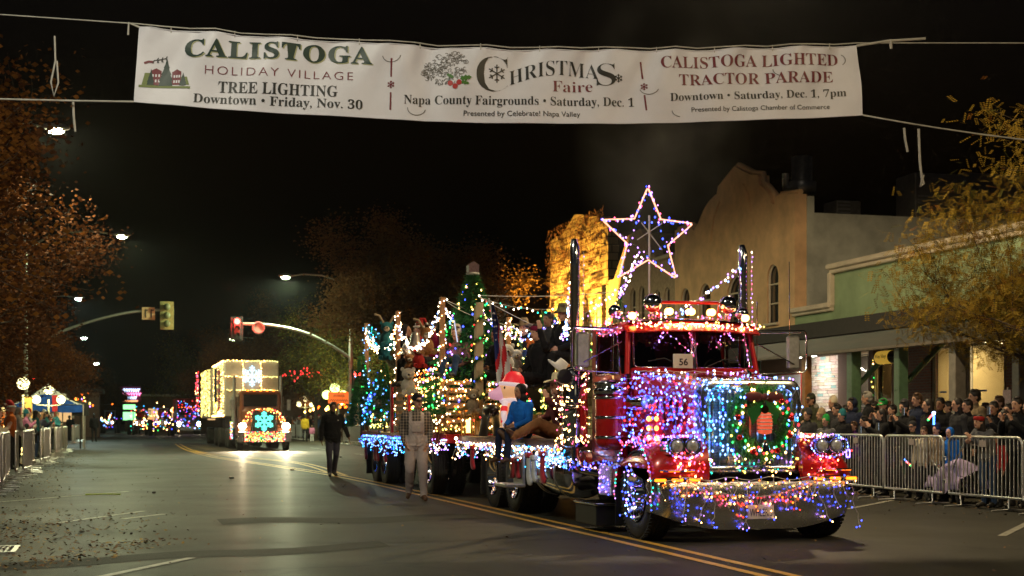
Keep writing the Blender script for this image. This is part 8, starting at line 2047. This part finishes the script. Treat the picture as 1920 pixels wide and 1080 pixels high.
for x, y in ((293, 113), (301, 112), (309, 110)):
    m_ = MB()
    for q_ in ([(x - 3, y), (x + 3, y - 1)], [(x - 3, y), (x - 5, y + 5)], [(x + 3, y), (x + 6, y + 4)], [(x + 3, y - 1), (x + 5, y - 5)]): t = bline(q_, 1.6, ink, ''); m_.add(t.v, t.f)
    part('printed_reindeer', m_, ink, bn)
# engraved grove drawing: a mass of small looping pen strokes
q = random.Random(14); m_ = MB()
for k in range(230):
    x = q.uniform(-42, 42); y = q.uniform(-30, 30)
    if (x / 44) ** 2 + (y / 31) ** 2 > 1 or (x < -20 and y < -14 - x * -.2): continue
    cx2, cy2 = 832 + x, 133 + y * .95 - x * .25 * (y < 0); r_ = q.uniform(1.5, 4)
    arc = [(cx2 + r_ * math.cos(a), cy2 + r_ * .9 * math.sin(a)) for a in [q.uniform(0, 3) + .8 * j for j in range(6)]]
    arc = [(cx2 + r_ * math.cos(.8 * j + k), cy2 + r_ * .9 * math.sin(.8 * j + k)) for j in range(6)]
    t = bline(arc, .9, inkgrey, ''); m_.add(t.v, t.f)
part('printed_grove', m_, inkgrey, bn)
for x, y in ((844, 160), (853, 166), (860, 159)): bpoly([(x + 5 * math.cos(a), y + 5 * math.sin(a)) for a in [2 * PI * k / 14 for k in range(14)]], mat('banner_berry_red', (.4, .02, .02), .5), 'printed_berry', .011)
hol = mat('banner_holly', (.05, .16, .02), .5)
for x, y, a, L_ in ((850, 150, -2.6, 15), (862, 153, -.15, 22), (864, 158, .25, 16)):
    c_, s_ = math.cos(a), math.sin(a); pts = []
    for t, w in ((0, 0), (.2, .3), (.35, .16), (.5, .34), (.65, .16), (.8, .22), (1, 0), (.8, -.22), (.65, -.16), (.5, -.34), (.35, -.16), (.2, -.3)): pts.append((x + L_ * (t * c_ - w * s_ * .8), y + L_ * (t * s_ + w * c_ * .8)))
    bpoly(pts, hol, 'printed_holly', .0105)
# curved slits cut for the wind
for x, y, a0, a1 in ((733, 108, .1, 3.0), (782, 205, .2, 3.2), (1216, 170, .3, 2.9), (1567, 115, -.9, .9), (1274, 212, 1.7, 3.0), (1465, 135, 1.9, 3.2)):
    part('wind_slit', bline([(x + 17 * math.cos(a0 + (a1 - a0) * k / 10), y + 13 * math.sin(a0 + (a1 - a0) * k / 10)) for k in range(11)], 1.2, inkgrey, '', .008), inkgrey, bn)
ropem = mat('white_rope', (.42, .4, .36), .8, var=.2)
def rope(label, pts, r=.012): return solo('rope', MB().tube(pts, r, 6), ropem, label, 'rope', 'banner ropes')
T0 = bpt(0, 0); T1 = bpt(1, 0); B0 = bpt(0, 1); B1 = bpt(1, 1)
cab = [bpt(k / 30, 0) + Vector((0, 0, .045 + .03 * (1 - abs(2 * k / 30 - 1)) * 0)) for k in range(31)]
rope('steel cable running along the banner top between both pavements', [Vector((-7, 22, 7.15)), Vector((-2, 21.2, 7.05))] + cab + [Vector((13, 19.1, 7.15)), Vector((17, 18.6, 7.3))], .009)
rope('white rope from the banner\'s upper right corner', [T1, T1 + Vector((.5, -.05, .1)), T1 + Vector((1.1, -.12, .16))], .02)
rope('white rope from the banner\'s lower right corner', [B1] + sag(B1, (17, 18.6, 5.55), .12, 10), .012)
rope('white rope from the banner\'s lower left corner', sag((-7, 22, 6.0), B0, .06, 10), .014)
rope('knotted tail at the banner\'s upper left corner', [T0, T0 + Vector((-.14, 0, .05)), T0 + Vector((-.15, 0, -.12))], .016)
rope('short rope tail hanging left of the banner', [Vector((-.6, 20.9, 5.84)), Vector((-.59, 20.9, 5.6)), Vector((-.57, 20.9, 5.4))], .018)
rope('looped rope dangling in the left maple twigs', [Vector((-.85, 21, 6.75)), Vector((-.84, 21, 6.4)), Vector((-.9, 21, 6.1)), Vector((-.86, 21, 5.9)), Vector((-.8, 21, 6.1)), Vector((-.82, 21, 6.4))], .014)
rope('long rope tail hanging at the right with a knot', [Vector((11.75, 19.2, 5.78)), Vector((11.77, 19.2, 5.3)), Vector((11.8, 19.2, 5.05)), Vector((11.84, 19.2, 4.95)), Vector((11.78, 19.2, 4.9)), Vector((11.83, 19.2, 5.08))], .018)
rope('short rope tail at the right of the banner', [Vector((11.5, 19.2, 5.78)), Vector((11.52, 19.2, 5.6)), Vector((11.56, 19.2, 5.42))], .018)
rope('frayed tails near the banner\'s upper right', [Vector((11.3, 19.25, 7.12)), Vector((11.31, 19.25, 6.98))], .02)
for k in range(12): part('cable_tie', MB().cyl(bpt((k + .5) / 12, 0) - Vector((0, 0, .03)), bpt((k + .5) / 12, 0) + Vector((0, 0, .06)), .008, None, 5), ropem, bn)
for a, b, lb in (((1.0, 60, 8.6), (30, 70, 9.0), 'thin utility wire crossing high over the street'),): pass

# faint exhaust smoke drifting over the float
sm = bpy.data.materials.new('exhaust_smoke'); sm.use_nodes = True; n = sm.node_tree.nodes; l = sm.node_tree.links
n.remove(n['Principled BSDF']); pv = n.new('ShaderNodeVolumePrincipled'); tc = n.new('ShaderNodeTexCoord'); nz = n.new('ShaderNodeTexNoise'); nz.inputs['Scale'].default_value = .9; nz.inputs['Detail'].default_value = 4
gr_ = n.new('ShaderNodeTexGradient'); gr_.gradient_type = 'SPHERICAL'; mp = n.new('ShaderNodeMapping'); mp.inputs['Scale'].default_value = (.72, .72, .41)
l.new(tc.outputs['Object'], mp.inputs['Vector']); l.new(mp.outputs['Vector'], gr_.inputs['Vector']); l.new(tc.outputs['Object'], nz.inputs['Vector'])
mr = n.new('ShaderNodeMapRange'); mr.inputs['From Min'].default_value = .42; mr.inputs['From Max'].default_value = .75; mr.inputs['To Max'].default_value = .15; l.new(nz.outputs['Fac'], mr.inputs['Value'])
mu = n.new('ShaderNodeMath'); mu.operation = 'MULTIPLY'; l.new(gr_.outputs['Fac'], mu.inputs[0]); l.new(mr.outputs['Result'], mu.inputs[1]); l.new(mu.outputs[0], pv.inputs['Density']); pv.inputs['Color'].default_value = (.8, .8, .78, 1); l.new(pv.outputs[0], n['Material Output'].inputs['Volume'])
me = MB().sph((0, 0, 0), (1.55, 1.55, 2.7), 20, 12).mesh('smoke', [sm]); o = bpy.data.objects.new('smoke', me); C.objects.link(o); o.location = (7.9, 20.0, 5.6); tag(o, 'faint grey exhaust smoke drifting above the near stack', 'smoke', None, 'stuff')

# thin scattering volume, added to imitate lens glare round the lamps
hz_ = bpy.data.materials.new('glare_haze_volume'); hz_.use_nodes = True; n = hz_.node_tree.nodes; l = hz_.node_tree.links
n.remove(n['Principled BSDF']); pv = n.new('ShaderNodeVolumePrincipled'); pv.inputs['Density'].default_value = .00009; pv.inputs['Anisotropy'].default_value = .8; pv.inputs['Color'].default_value = (.85, .87, .85, 1)
l.new(pv.outputs[0], n['Material Output'].inputs['Volume'])
me = MB().box((0, 130, 9.4), (230, 400, 21.2)).mesh('glare_haze', [hz_]); o = bpy.data.objects.new('glare_haze', me); C.objects.link(o); tag(o, kind='stuff')

# ---------------------------------------------------------------- tidy
for o in bpy.data.objects:
    if '_w' in o: del o['_w']
for me in bpy.data.meshes:
    for k in ('head', 'face'):
        if k in me: del me[k]
bpy.context.view_layer.update()
